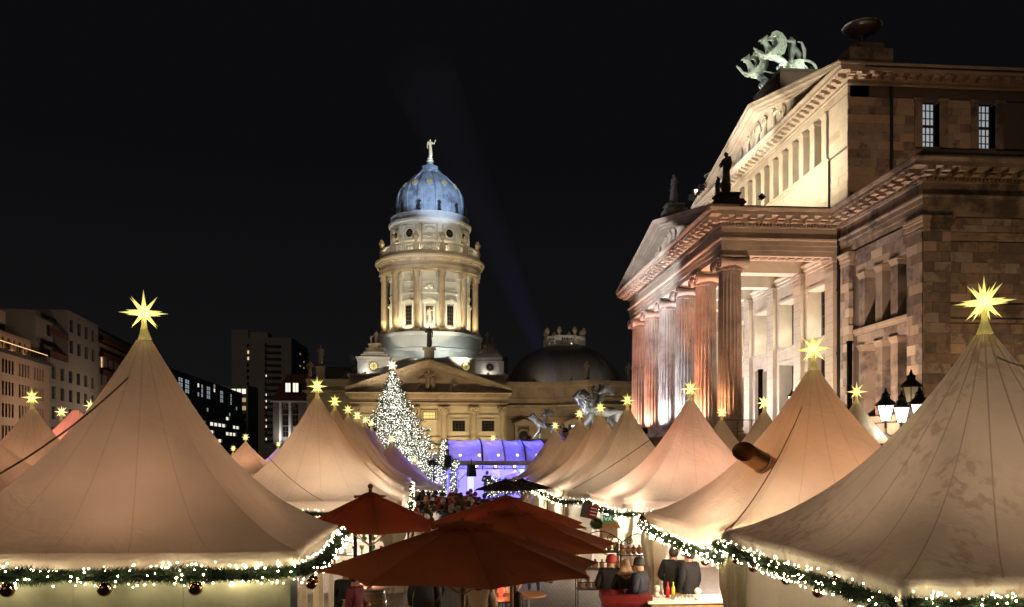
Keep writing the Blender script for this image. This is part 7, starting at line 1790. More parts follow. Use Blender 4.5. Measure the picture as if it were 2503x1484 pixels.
# lit fir garlands hung on the stage frame and tree lights beside it
def hang_lights(label, pts, r=.2, nb=160, br_=.02):
    rg = random.Random(int(pts[0][0] * 10)); t = thing('light_garland', label, 'garland', pts[0], 0, 'lit fir garlands on the stage frame'); P_ = [Vector(p) for p in pts]; q = MB(); n_ = MB()
    for i in range(nb):
        k = rg.randrange(len(P_) - 1); c = P_[k] + (P_[k + 1] - P_[k]) * rg.random() + Vector((rg.gauss(0, r * .6), rg.gauss(0, r * .6), rg.gauss(0, r * .6))); rb = br_ * rg.uniform(.6, 1.3)
        q.add([c + Vector(v_) * rb for v_ in ((1, 0, 0), (-1, 0, 0), (0, 1, 0), (0, -1, 0), (0, 0, 1), (0, 0, -1))], [(0, 2, 4), (2, 1, 4), (1, 3, 4), (3, 0, 4), (2, 0, 5), (1, 2, 5), (3, 1, 5), (0, 3, 5)])
        for m_ in range(8):
            c2 = c + Vector((rg.gauss(0, .08), rg.gauss(0, .08), rg.gauss(0, .08))); w_ = Vector((rg.uniform(-1, 1), rg.uniform(-1, 1), rg.uniform(-1, 1))) * .02; n_.add([c2 - w_, c2 + w_, c2 + Vector((rg.uniform(-1, 1), 0, rg.uniform(-1, 1))) * .12], [(0, 1, 2)])
    q.build('fairy_lights', M['bulb_tree'], t, kind='stuff'); n_.build('needles', M['fir_tree'], t, kind='stuff')
D_ = 43.0
hang_lights('thick lit garland at the upper left corner of the stage frame', [atD(1083, 1080, D_), atD(1083, 1130, D_)], .14, 150)
hang_lights('lit garland along the left end of the stage beam', [atD(1070, 1128, D_), atD(1118, 1134, D_)], .13, 130)
hang_lights('lit garland winding down the left stage tower', [atD(1108, 1135, D_), atD(1110, 1180, D_), atD(1105, 1222, D_)], .12, 230)
hang_lights('lit branches at the right foot of the Christmas tree', [atD(1035, 1110, 52), atD(1062, 1150, 50), atD(1085, 1172, 47), atD(1040, 1180, 46)], .35, 330, .022)
hang_lights('round lit bush in front of the right part of the stage', [atD(1205, 1190, 33), atD(1208, 1198, 33)], .26, 190, .016)
hang_lights('lit garland lying over the booth right of the round lit bush', [atD(1240, 1198, 31), atD(1262, 1186, 30), atD(1290, 1196, 29)], .12, 150, .015)
tr_ = truss('lighting_mast', atD(1045, 1118, 46), atD(1078, 1118, 46), .1); tag(tr_, 'small lighting truss with spotlights beside the stage', 'truss')
q = MB(); a_ = atD(1060, 1118, 46)
q.bar((a_.x, a_.y, 0), a_, .05, 6); tag(q.build('mast_pole', M['dark_metal']), 'mast carrying the small lighting truss beside the stage', 'mast')
for uu in (1052, 1066):
    a_ = atD(uu, 1131, 46); q = MB(); q.cbox(a_, (.26, .3, .3)); q.bar(a_ + Vector((0, 0, .14)), a_ + Vector((0, 0, .3)), .02, 4); tag(q.build('spotlight', M['dark_metal']), 'black spotlight hanging from the small truss, ' + ('nearer the tree' if uu == 1052 else 'nearer the stage'), 'spotlight')

# ================================================================ PARASOLS
M['parasol'] = fabric('dark_red_parasol_cloth', (.46, .135, .06), (.62, .17, .06), .45, .62, seamcol=(.30, .08, .03), coat=0)
M['parasol_black'] = mat('black_parasol_cloth', (.03, .012, .014), .7)
def parasol(label, x, y, r=1.6, rim=2.25, top=2.77, rz=0., mk='parasol', pole='wood'):
    t = thing('parasol', label, 'parasol', (0, 0, 0), 0, 'parasols in the market aisle'); n_ = 8; q = MB(); uv = []; NR = 10; K = 8
    rows = []
    for j in range(NR + 1):
        s = .04 + .96 * j / NR; row = []
        for k in range(n_ * K):
            a_ = 2 * pi * k / (n_ * K); e = (k % K) / K * 2 - 1; ph = pi / n_; pr = cos(ph) / cos(ph * e)
            scal = 1 - .035 * (1 - e * e) * s * s * 2
            z = top - (top - rim) * (s ** 1.12) - .035 * (1 - e * e) * sin(pi * min(1, s * 1.0)) * .9
            row.append((r * s * pr * scal * cos(a_), r * s * pr * scal * sin(a_), z))
        rows.append(row)
    q.v = [p for r_ in rows for p in r_]; m_ = n_ * K
    for j in range(NR):
        for k in range(m_): q.f.append((j * m_ + k, (j + 1) * m_ + k, (j + 1) * m_ + (k + 1) % m_, j * m_ + (k + 1) % m_)); q.m.append(0)
    me = q.mesh('canopy', M[mk], True); ul = me.uv_layers.new(name='UVMap')
    for l_ in me.loops:
        c = me.vertices[l_.vertex_index].co; a_ = (atan2(c.y, c.x) + 2 * pi) % (2 * pi) / (2 * pi) * n_; ul.data[l_.index].uv = (a_, hypot(c.x, c.y))
    me.set_sharp_from_angle(angle=.12); link('canopy', me, t)
    q = MB()                                    # vent flap
    prof = []
    for j in range(4):
        s = .02 + .20 * j / 3
        for k in range(m_):
            a_ = 2 * pi * k / m_; e = (k % K) / K * 2 - 1; wv = .02 * sin(k * 2.3) if j == 3 else 0; q.v.append(((r * s + wv) * cos(a_), (r * s + wv) * sin(a_), top + .03 - (top - rim) * (s ** 1.12) + wv + (.012 if j == 3 else 0) + (.02 * (1 - e * e) if j == 3 else 0)))
    for j in range(3):
        for k in range(m_): q.f.append((j * m_ + k, (j + 1) * m_ + k, (j + 1) * m_ + (k + 1) % m_, j * m_ + (k + 1) % m_)); q.m.append(0)
    me = q.mesh('vent_flap', M[mk], True); ul = me.uv_layers.new(name='UVMap')
    for l_ in me.loops: ul.data[l_.index].uv = (.5, 1)
    link('vent_flap', me, t)
    q = MB(); q.bar((0, 0, .0), (0, 0, top + .06), .028, 10); q.build('pole', M[pole], t)
    if 'ball finial' in label: q = MB(); q.ball((0, 0, top + .13), .05, 8); q.bar((0, 0, top + .05), (0, 0, top + .12), .03, 8); q.build('finial', M['wood'], t)
    q = MB(); q.lathe([(0, 0), (.3, 0), (.3, .07), (.06, .1), (.05, .3)], n=16); q.build('foot', M['dark_metal'], t)
    for k in range(n_):
        a_ = 2 * pi * k / n_; q = MB(); q.bar((.03 * cos(a_), .03 * sin(a_), top - .06), (r * .985 * cos(a_), r * .985 * sin(a_), rim - .025), .012, 5); q.bar((.03 * cos(a_), .03 * sin(a_), rim - .32), (r * .52 * cos(a_), r * .52 * sin(a_), rim + .19), .010, 5); q.build('rib', M['wood_light'], t)
    t.location = (x, y, 0); t.rotation_euler = (0, 0, rz); return t
def U(u, d): p_ = atD(u, HZ, d); return p_.x, p_.y
parasol('large dark red parasol in the middle foreground, the nearest one', *U(1130, 10.0), 1.72, 2.24, 2.77, .15)
parasol('dark red parasol directly behind the nearest one, reaching furthest right', *U(1250, 12.3), 1.62, 2.24, 2.77, .1)
parasol('third dark red parasol, behind the two in the middle', *U(1236, 15.8), 1.62, 2.24, 2.78, .3)
parasol('dark red parasol on the left with a ball finial, before the left tents', *U(905, 15.6), 1.36, 2.2, 2.86, .2, pole='dark_metal')
parasol('small black parasol in front of the blue stage', *U(1235, 27.5), 1.1, 2.4, 2.74, .3, mk='parasol_black')
parasol('second small black parasol right beside the first, in front of the stage', *U(1275, 29.5), 1.1, 2.36, 2.68, .1, mk='parasol_black')
q = MB(); x_, y_ = U(868, 15.6); q.bar((x_, y_, 0), (x_, y_, 2.4), .035, 8); tag(q.build('post', M['dark_metal']), 'black post left of the pole of the left dark red parasol', 'post')

# ================================================================ PEOPLE
SK = mat('skin', (.50, .30, .21), .55); HR = {k: mat('hair_' + k, c, .6) for k, c in (('dark', (.03, .02, .015)), ('brown', (.10, .05, .025)), ('blond', (.42, .28, .14)), ('grey', (.3, .29, .28)), ('black_cap', (.02, .02, .022)), ('red_cap', (.30, .03, .03)), ('white_cap', (.5, .48, .45)))}
CT = {k: mat('coat_' + k, c, .8, var=.2, vscale=6) for k, c in (('black', (.012, .012, .014)), ('navy', (.014, .018, .035)), ('brown', (.12, .07, .04)), ('red', (.32, .02, .02)), ('grey', (.13, .12, .12)), ('beige', (.34, .26, .18)), ('maroon', (.14, .02, .03)), ('olive', (.08, .08, .045)))}
TRS = {k: mat('trousers_' + k, c, .8) for k, c in (('jeans', (.06, .09, .16)), ('black', (.02, .02, .02)), ('grey', (.08, .08, .08)))}
SHO = {k: mat('shoes_' + k, c, .5) for k, c in (('black', (.02, .02, .02)), ('tan', (.45, .26, .10)))}
BASEM = [SK, HR['dark'], CT['black'], TRS['black'], SHO['black']]
def pmesh(pose, long_coat=False, bulk=1.12, h=1.74):
    V, E, Rr, vm = human(pose, 0, h=h, bulk=bulk)
    # looser coat: a skirt of cloth over the hips
    n0 = len(V)
    if long_coat:
        V += [Vector((0, .0, .78)), Vector((0, .0, .55))]; Rr += [(.20, .16), (.22, .17)]; E += [(0, n0), (n0, n0 + 1)]; vm += [2, 2]
    return skinned(V, E, Rr, BASEM, vm, 1, 'person')
POSES = [dict(), {'elL': (.28, .05, 1.15), 'wrL': (.16, -.18, 1.08), 'haL': (.10, -.24, 1.12), 'knR': (-.1, -.12, .5), 'anR': (-.1, .02, .1)},
         {'elR': (-.27, -.05, 1.15), 'wrR': (-.15, -.22, 1.28), 'haR': (-.10, -.26, 1.36), 'elL': (.24, .02, 1.13), 'hd1': (.0, -.04, 1.565)},
         {'elL': (.25, .08, 1.12), 'wrL': (.24, .04, .93), 'elR': (-.25, -.04, 1.12), 'wrR': (-.2, -.2, .98), 'haR': (-.18, -.26, .95), 'knL': (.1, -.15, .52), 'anL': (.1, -.12, .09), 'toL': (.1, -.28, .05), 'anR': (-.1, .2, .12), 'toR': (-.11, .06, .05)},
         {'elL': (.27, .02, 1.14), 'elR': (-.27, .02, 1.14), 'wrL': (.12, -.14, 1.05), 'haL': (.04, -.18, 1.06), 'wrR': (-.12, -.14, 1.05), 'haR': (-.04, -.18, 1.05)}]
PM = [pmesh(POSES[0]), pmesh(POSES[1], True), pmesh(POSES[2]), pmesh(POSES[3], True), pmesh(POSES[4], True, 1.2), pmesh(POSES[4], False, 1.05, 1.64)]
def person(label, x, y, rz, k=0, hair='dark', coat='black', tr='black', sh='black', h=1.0, group=None, hat=None):
    o = bpy.data.objects.new('person', PM[k]); COL.objects.link(o); o.location = (x, y, 0); o.rotation_euler = (0, 0, rz); o.scale = (h, h, h)
    for i, m_ in enumerate((SK, HR[hair], CT[coat], TRS[tr], SHO[sh])): o.material_slots[i].link = 'OBJECT'; o.material_slots[i].material = m_
    W[o.name] = Vector((x, y, 0)); tag(o, label, 'person', group)
    hd = POSES[k if k < 5 else 4].get('hd1', (0, -.01, 1.575)); s = (1.74 if k < 5 else 1.64) / 1.75
    q = MB()
    if hat:                                       # knitted cap with rolled brim
        q.lathe([(.104, -.03), (.112, .0), (.106, .035), (.100, .045), (.092, .09), (.055, .125), (0, .135)], hd[0] * s, hd[1] * s, 14, cz=(hd[2] + .03) * s); me = q.mesh('hat', HR[hat], True); link('hat', me, o)
    else:                                         # hair volume round back and top of the head
        q.ball((hd[0] * s, (hd[1] + .022) * s, (hd[2] + .05) * s), .094, 8, (1.0, 1.16, 1.22)); b0 = len(q.v)
        if hair in ('blond', 'brown') : q.ball((hd[0] * s, (hd[1] + .05) * s, (hd[2] - .07) * s), .115, 8, (1.05, .7, 1.4))
        me = q.mesh('hair', HR[hair], True); link('hair', me, o)
    if k in (1, 3, 4) and group:
        q = MB(); q.lathe([(.09, 1.42 * s), (.125, 1.45 * s), (.115, 1.50 * s), (.08, 1.50 * s)], 0, .0, 14); link('scarf', q.mesh('scarf', rg_.choice([CT['red'], CT['grey'], CT['black'], CT['navy']]), True), o)
    return o
rg_ = random.Random(21)
# crowd in the aisle
cn = 0; spots = []
tries = 0
while cn < 95 and tries < 9000:
    tries += 1; y = rg_.uniform(24.5, 42.5) ; u = rg_.uniform(1008, 1200); p_ = atD(u, HZ, y)
    if u > 1165 and y > 36: continue
    if any((p_.x - a) ** 2 + (p_.y - b_) ** 2 < .19 for a, b_ in spots): continue
    spots.append((p_.x, p_.y)); cn += 1
DIR = {0: 'seen from behind'}
descr = ['walking towards the stage', 'standing with folded hands', 'raising one hand to the face', 'strolling with a scarf', 'holding a cup']
for i, (x, y) in enumerate(sorted(spots, key=lambda p: p[1])):
    coat = rg_.choice(['black', 'navy', 'brown', 'red', 'grey', 'beige', 'maroon', 'olive', 'black', 'black']); hair = rg_.choice(['dark', 'brown', 'blond', 'grey', 'dark']); hat = rg_.choice([None, None, 'black_cap', 'red_cap', 'white_cap'])
    k = rg_.randrange(6); band = ('near end of the crowd' if y < 30 else ('middle of the crowd' if y < 37 else 'stage end of the crowd')) + (', left side' if x < -.3 else (', right side' if x > .8 else ', centre'))
    person('person, %s coat and %s, at the %s' % (coat, (hat.replace('_cap', ' knitted cap') if hat else hair + ' hair'), band), x, y, rg_.choice([pi, pi, pi, 0]) + rg_.uniform(-.9, .9), k, hair, coat, rg_.choice(['jeans', 'black', 'grey']), 'black', rg_.uniform(.93, 1.06), 'crowd of visitors in the market aisle', hat)
# groups near the stalls
def PU(u, v, h=1.74): d = (CAMZ - h) * FV / (v - HZ); p_ = atD(u, HZ, d); return p_.x, p_.y
person('person in black coat and red knitted cap, seen from behind near the red bin', *PU(1494, 1352), pi - .2, 4, 'brown', 'black', 'black', hat='red_cap')
person('person with blond hair and dark coat with fur collar, seen from behind', *PU(1527, 1366, 1.64), pi + .1, 5, 'blond', 'black', 'black')
x, y = PU(1527, 1366, 1.64); q = MB(); q.lathe([(.08, 1.32), (.16, 1.34), (.18, 1.38), (.14, 1.43), (.08, 1.44)], 0, .03, 16)
FUR = mat('fur_trim', (.25, .18, .12), .95, var=.4, vscale=40); o = q.mesh('fur_collar', FUR, True); o = link('fur_collar', o); o.location = (x, y, 0); tag(o, 'brown fur collar on the dark coat of the blond person', 'collar')
person('dark coated person at the iron rack, right of the blond person', *PU(1563, 1358), pi + .9, 1, 'grey', 'navy', 'black', hat='black_cap')
person('tall dark figure at the stall opening, left one of two', *PU(1646, 1338), 2.8, 4, 'dark', 'black', 'black', h=1.02)
person('tall dark figure at the stall opening, right one of two', *PU(1684, 1342), -2.6, 0, 'dark', 'black', 'black', h=1.02)
person('person with grey cap and red scarf at the barrel table, lower left', *PU(846, 1386, 1.60), .5, 4, 'grey', 'black', 'black', h=.95, hat='black_cap')
person('person in a dark red jacket beside the barrel table', *PU(868, 1402, 1.55), 1.2, 1, 'dark', 'maroon', 'black', h=.92)
person('person in black trousers standing half under the nearest parasol, on the left', *U(1036, 14.8), pi, 3, 'dark', 'black', 'black')
person('second person in black trousers close to the left one under the nearest parasol', *U(1056, 15.4), pi + .7, 0, 'brown', 'black', 'black')
person('person in a beige coat standing at the round table under the nearest parasol', *U(1172, 13.6), 2.8, 4, 'brown', 'beige', 'grey')
person('person with long brown hair bending over the round table', *U(1262, 14.0), 1.7, 5, 'brown', 'black', 'black', h=.95)
person('person in a black jacket behind the round table', *U(1205, 15.6), .2, 1, 'dark', 'black', 'black')
person('person in blue jeans and tan boots under the far parasol', *U(1304, 21.5), pi, 3, 'dark', 'black', 'jeans', 'tan')
person('person in blue jeans walking near the tan boots', *U(1336, 23), 2.2, 0, 'brown', 'grey', 'jeans', 'black')
person('performer in dark clothes on the stage, left of the black parasol', *U(1190, 44.8), 0, 2, 'dark', 'black', 'black', h=1.0)
for o in S.objects:
    if o.get('label', '').startswith('performer'): o.location.z = .95
person('person in front of the stage looking at it, next to the round lit bush', *U(1183, 39), pi, 0, 'dark', 'black', 'black')
person('person with broad shoulders in front of the stage, left of the bush', *U(1170, 36), pi - .4, 4, 'dark', 'navy', 'black', hat='black_cap')

# ================================================================ STALL GOODS AND FURNITURE
def at_z(u, v, z): d = (CAMZ - z) * FV / (v - HZ); return atD(u, v, d)
# red litter bin
c = at_z(1527, 1447, 1.1); t = thing('litter_bin', 'red enamelled square litter bin with a hopper opening, lower right of the parasols', 'litter bin', (0, 0, 0))
q = MB(); s = .40
for a_, b_, c_, d_ in ((-s, s, -s, -s + .03), (-s, s, s - .03, s), (-s, -s + .03, -s + .03, s - .03), (s - .03, s, -s + .03, s - .03)): q.box(a_, b_, c_, d_, .04, .95)
q.box(-s, s, -s, s, 0.0, .04); q.build('body', M['red_bin'], t)
q = MB(); s2 = .44; h_ = .24
for a_, b_, c_, d_ in ((-s2, s2, -s2, -h_), (-s2, s2, h_, s2), (-s2, -h_, -h_, h_), (h_, s2, -h_, h_)): q.box(a_, b_, c_, d_, .95, 1.1)
q.build('lid', M['red_bin'], t)
q = MB()
for k in range(4):
    a_ = k * pi / 2; P = lambda x_, y_, z_: (x_ * cos(a_) - y_ * sin(a_), x_ * sin(a_) + y_ * cos(a_), z_); q.add([P(-h_, -h_, 1.09), P(h_, -h_, 1.09), P(.1, -.1, .9), P(-.1, -.1, .9)], [(0, 1, 2, 3)])
q.build('hopper', M['red_bin'], t); t.location = (c.x, c.y, 0); t.rotation_euler = (0, 0, -.12)
# barrel table
def barrel_table(label, u, v, h=1.1, r=.42, barrel=True, top='white'):
    c = at_z(u, v, h); t = thing('barrel_table' if barrel else 'standing_table', label, 'table', (0, 0, 0))
    q = MB(); q.lathe([(0, h - .03), (r, h - .03), (r + .01, h - .015), (r, h), (0, h)], n=36); q.build('table_top', M[top], t)
    if barrel:
        n_ = 18
        for k in range(n_):
            a0, a1 = 2 * pi * (k + .03) / n_, 2 * pi * (k + .97) / n_; q = MB(); pr = [(.24, 0), (.275, .2), (.295, .45), (.295, .6), (.275, .85), (.24, h - .04)]
            q.lathe(pr, n=2, a0=a0, a1=a1); q.build('stave', M['wood_light'], t)
        for z_, rr2 in ((.06, .256), (.25, .285), (.8, .285), (.98, .258)):
            q = MB(); q.lathe([(rr2, z_ - .02), (rr2 + .008, z_), (rr2, z_ + .02)], n=28); q.build('hoop', M['steel'], t)
    else:
        q = MB(); q.bar((0, 0, 0), (0, 0, h - .03), .03, 10); q.lathe([(0, .0), (.25, 0), (.25, .03), (.03, .06)], n=20); q.build('leg', M['steel'], t)
    t.location = (c.x, c.y, 0); return c
def candle(label, x, y, z):
    t = thing('red_candle', label, 'candle', (x, y, z)); q = MB(); q.lathe([(0, 0), (.035, 0), (.03, .02), (.045, .06), (.05, .13), (.046, .14)], x, y, 16, cz=z); q.build('glass', M['candle'], t); light('candle_light', 'POINT', (x, y, z + .2), 9, (1, .25, .1), None, .04)
c = barrel_table('round white table top on a wooden barrel, lower left under the parasols', 908, 1431); candle('red glowing candle glass on the barrel table', c.x - .05, c.y + .1, 1.1)
def bottle(label, x, y, z, m_, cap, h=.28, r=.036, name='bottle', cat='bottle'):
    t = thing(name, label, cat, (x, y, z)); q = MB(); q.lathe([(0, 0), (r, 0), (r, h * .58), (r * .75, h * .68), (r * .36, h * .76), (r * .34, h * .93), (0, h * .93)], x, y, 16, cz=z); q.build('body', m_, t, True); q = MB(); q.lathe([(r * .42, h * .9), (r * .36, h), (0, h * 1.01)], x, y, 10, cz=z); q.build('cap', cap, t)
M['glass_clear'] = mat('clear_glass', (.5, .52, .5), .05, spec=.8); M['green_glass'] = mat('green_bottle_glass', (.02, .05, .02), .08, spec=.8)
M['red_plastic'] = mat('red_plastic', (.6, .02, .015), .35); M['yellow_plastic'] = mat('yellow_plastic', (.8, .55, .03), .35)
bottle('clear glass bottle beside the candle on the barrel table', c.x + .1, c.y, 1.1, M['glass_clear'], M['steel'], .22)
c = barrel_table('round brown table with candle, bottle and basket under the nearest parasol', 1222, 1459, 1.08, .45, False, 'wood'); candle('red glowing candle glass on the brown round table', c.x + .02, c.y + .12, 1.08); bottle('dark wine bottle beside the candle on the brown table', c.x - .12, c.y, 1.08, M['green_glass'], M['dark_metal'], .3)
barrel_table('small round pale table behind the brown one', 1290, 1452, 1.06, .33, False, 'wood_light')
# white lantern basket
c2 = at_z(1238, 1462, .95); t = thing('wicker_lantern', 'white slatted lantern basket with bent handles near the bottom edge', 'lantern', (0, 0, 0)); q = MB()
for k in range(7): q.box(-.17 + k * .053, -.145 + k * .053, -.14, -.12, 0, .16); q.box(-.17 + k * .053, -.145 + k * .053, .12, .14, 0, .16)
q.box(-.19, .19, -.15, .15, .15, .18); q.box(-.19, .19, -.15, .15, -.02, .0); q.box(-.1, .1, -.09, .09, .18, .3); q.build('slats', M['white'], t, kind=None)
q = MB(); q.tube([(.14 * cos(a_), 0, .3 + .14 * sin(a_)) for a_ in [pi * i / 12 for i in range(13)]], .01, 5); q.build('handle', M['steel'], t); t.location = (c2.x, c2.y, 1.08 - .0)
# condiment counter
x, y = A['R2']; c = at_z(1640, 1462, 1.02); t = thing('food_counter', 'white sausage stall counter with condiments, under the tent with stove pipes', 'counter', (0, 0, 0))
q = MB(); q.box(-.5, 1.6, -.35, .35, .98, 1.02); q.build('counter_top', M['white'], t); q = MB(); q.box(-.42, 1.5, -.28, .28, 0, .97); q.build('cabinet', M['wood_light'], t); t.location = (c.x, c.y, 0); t.rotation_euler = (0, 0, -.0)
bottle('red ketchup squeeze bottle on the white counter', c.x - .03, c.y + .12, 1.02, M['red_plastic'], M['red_plastic'], .27, .032); bottle('yellow mustard squeeze bottle on the white counter', c.x + .05, c.y + .05, 1.02, M['yellow_plastic'], M['yellow_plastic'], .28, .034)
for k, (dx, dy) in enumerate(((-.22, .15), (.42, -.2))):
    t = thing('white_knob', 'white turned wooden knob on the counter, ' + ('left of the ketchup' if k == 0 else 'right of the mustard'), 'knob', (0, 0, 0)); q = MB(); q.lathe([(0, 0), (.05, 0), (.05, .05), (.03, .07), (.03, .1)], n=14); q.ball((0, 0, .15), .06, 8); q.build('knob_body', M['white'], t, True); t.location = (c.x + dx, c.y + dy, 1.02)
t = thing('bread_tray', 'white ribbed tray lying on the counter in front of the bottles', 'tray', (0, 0, 0)); q = MB(); q.box(-.2, .2, -.1, .1, 0, .02); q.build('base', M['white'], t)
for k in range(6): q = MB(); q.prism([(-.19 + k * .064, .02), (-.135 + k * .064, .02), (-.16 + k * .064, .07)], -.1, .1, 'y'); q.build('rib', M['white'], t)
t.location = (c.x + .2, c.y - .08, 1.02)
# gingerbread racks
M['bag'] = mat('gingerbread_in_clear_bag', (.34, .17, .08), .18, var=.5, vscale=18, spec=.8)
BAGM = MB(); BAGM.ball((0, 0, 0), 1, 8, (1, .7, 1.25)); BAGM.bar((0, 0, 1.0), (0, 0, 1.6), .18, 6, .4); BAGM = BAGM.mesh('goody_bag', M['bag'], True)
def rack(label, x, y, w_=.95, rows=(.5, .95, 1.35), rz=0):
    t = thing('iron_rack', label, 'rack', (0, 0, 0)); q = MB()
    for sx in (-1, 1):
        for sy in (-.16, .16): q.bar((sx * w_ / 2, sy, 0), (sx * w_ / 2, sy, 1.6), .012, 5)
    q.build('posts', M['dark_metal'], t, kind=None)
    for z_ in rows: q = MB(); q.box(-w_ / 2, w_ / 2, -.17, .17, z_ - .02, z_); q.bar((-w_ / 2, -.17, z_ + .16), (w_ / 2, -.17, z_ + .16), .008, 4); q.build('shelf', M['dark_metal'], t)
    q = MB()
    for sx in (-1, 1):
        q.tube([(sx * w_ / 2 * (1 - s_), -.16, 1.6 + .22 * sin(pi * s_ * .5)) for s_ in [i / 10 for i in range(11)]], .01, 4)
        q.tube([(sx * (w_ * .25 + .09 * cos(a_) * (1 - a_ / 14)), -.16, 1.66 + .09 * sin(a_) * (1 - a_ / 14)) for a_ in [i * .5 for i in range(20)]], .008, 4)
    q.build('scrollwork', M['dark_metal'], t); t.location = (x, y, 0); t.rotation_euler = (0, 0, rz)
    rg = random.Random(int(x * 10)); n_ = 0
    for z_ in rows:
        for k in range(6):
            xx = -w_ / 2 + .09 + k * (w_ - .18) / 5; X_ = x + xx * cos(rz); Y_ = y + xx * sin(rz)
            o = bpy.data.objects.new('goody_bag', BAGM); COL.objects.link(o); s_ = rg.uniform(.065, .078); o.scale = (s_, s_, s_); o.location = (X_, Y_ - .02, z_ + s_ * 1.25); o.rotation_euler = (0, 0, rg.uniform(0, 3)); tag(o, 'gingerbread bag, %s from left, %s shelf of the %s iron rack' % (('first', 'second', 'third', 'fourth', 'fifth', 'sixth')[k], ('lowest', 'middle', 'top')[rows.index(z_)], 'left' if 'left' in label else 'right'), 'goody bag', 'gingerbread bags on the ' + ('left' if 'left' in label else 'right') + ' iron rack')
x, y = A['R3']
pr1 = U(1462, 19.2); rack('black wrought iron rack full of gingerbread bags, left one, behind the waiting couple', pr1[0], pr1[1], 1.0)
pr2 = U(1555, 18.6); rack('black wrought iron rack full of gingerbread bags, right one, by the tied curtain', pr2[0], pr2[1], .8)
# exit sign
M['exit_green'] = mat('exit_sign_green', (.01, .22, .08), .5, emit=(.01, .30, .10), es=.25); M['exit_white'] = mat('exit_sign_white', (.85, .9, .85), .5, emit=(.8, .9, .8), es=.25)
e0 = atD(1484, 1268, 20.6); t = thing('exit_sign', 'green emergency exit sign with running figure and arrow', 'exit sign', (0, 0, 0)); s = .165
q = MB(); q.box(-s * 1.0, s * 1.0, 0, .02, -s * .55, s * .55); q.build('plate', M['exit_green'], t)
def bigbar(q, a, b, w_): 
    a = Vector((a[0], 0, a[1])); b = Vector((b[0], 0, b[1])); d = (b - a).normalized(); n_ = Vector((-d.z, 0, d.x)) * w_ / 2
    q.add([a + n_ - Vector((0, .003, 0)), b + n_ - Vector((0, .003, 0)), b - n_ - Vector((0, .003, 0)), a - n_ - Vector((0, .003, 0))], [(0, 1, 2, 3)])
q = MB()
for a_, b_, w_ in (((-.09, .05), (-.035, -.005), .016), ((-.09, .05), (-.09, .0), .0), ((.01, .045), (-.045, -.03), .016), ((-.045, -.03), (-.045, .0), .015), ((-.045, -.03), (-.012, -.03), .015)):
    if w_: bigbar(q, a_, b_, w_)
q.build('arrow', M['exit_white'], t); q = MB()
for a_, b_, w_ in (((.07, .03), (.06, -.005), .026), ((.06, -.005), (.035, -.035), .015), ((.035, -.035), (.015, -.03), .013), ((.06, -.005), (.085, -.03), .015), ((.085, -.03), (.11, -.05), .013), ((.07, .03), (.04, .02), .011), ((.04, .02), (.03, .0), .011), ((.07, .03), (.1, .015), .011), ((.1, .015), (.12, .03), .011)): bigbar(q, a_, b_, w_)
q.lathe([(0, 0), (.014, 0), (.014, .003), (0, .003)], 0, 0, 12); 
for i in range(len(q.v) - 48, len(q.v)): x_, y_, z_ = q.v[i]; q.v[i] = (x_ + .078, -.004 - z_, y_ + .055)
q.build('running_figure', M['exit_white'], t); q = MB(); q.box(-.155, -.11, -.004, -.001, -.075, .075); q.build('door_mark', M['exit_white'], t)
q = MB(); q.bar((-.1, .01, .09), (-.1, .01, .3), .004, 4); q.bar((.1, .01, .09), (.1, .01, .3), .004, 4); q.build('hangers', M['steel'], t); t.location = e0
# dark red hanging banner, hanging fir ball, straw hut roof
e1 = atD(1440, 1250, 20.2); t = thing('hanging_banner', 'dark grey and red banner hanging at a slant under the reddish tent', 'banner', (0, 0, 0)); q = MB(); q.box(-.2, .2, 0, .01, -.17, .17); q.build('cloth', CT['grey'], t); q = MB(); q.box(-.02, .2, -.006, -.002, -.17, .17); q.build('red_field', CT['red'], t)
q = MB()
for k in range(3): q.box(.02, .17, -.01, -.007, -.08 + k * .08, -.055 + k * .08)
q.build('lettering', M['white'], t); t.location = e1; t.rotation_euler = (0, .22, 0)
def fir_ball(label, c, r):
    rg = random.Random(int(c.x * 31)); t = thing('fir_ball', label, 'fir ball', tuple(c)); q = MB()
    for i in range(1500):
        n_ = Vector((rg.gauss(0, 1), rg.gauss(0, 1), rg.gauss(0, 1))).normalized(); p_ = Vector(c) + n_ * r * rg.uniform(.6, .95); w_ = Vector((rg.uniform(-1, 1), rg.uniform(-1, 1), rg.uniform(-1, 1))) * .012; q.add([p_ - w_, p_ + w_, p_ + n_ * r * .25 + w_ * 3], [(0, 1, 2)])
    q.ball(c, r * .6, 8); q.build('needles', M['fir_tree'], t, kind='stuff')
fir_ball('round green fir ball on the gingerbread stall, above the left rack', atD(1457, 1280, 19.6), .14)
e2 = atD(1487, 1268 + 22, 20.9); t = thing('miniature_hut', 'small model hut with a rough straw roof on the gingerbread stall', 'model hut', (0, 0, 0)); q = MB(); q.box(-.2, .2, -.12, .12, -.25, 0); q.build('hut_wall', M['wood_light'], t); q = MB(); q.prism([(-.28, 0), (.28, 0), (.12, .22), (-.12, .22)], -.2, .2, 'y'); q.build('straw_roof', mat('straw', (.55, .34, .14), .9, var=.4, vscale=30, bump=.8, bscale=60), t); t.location = e2
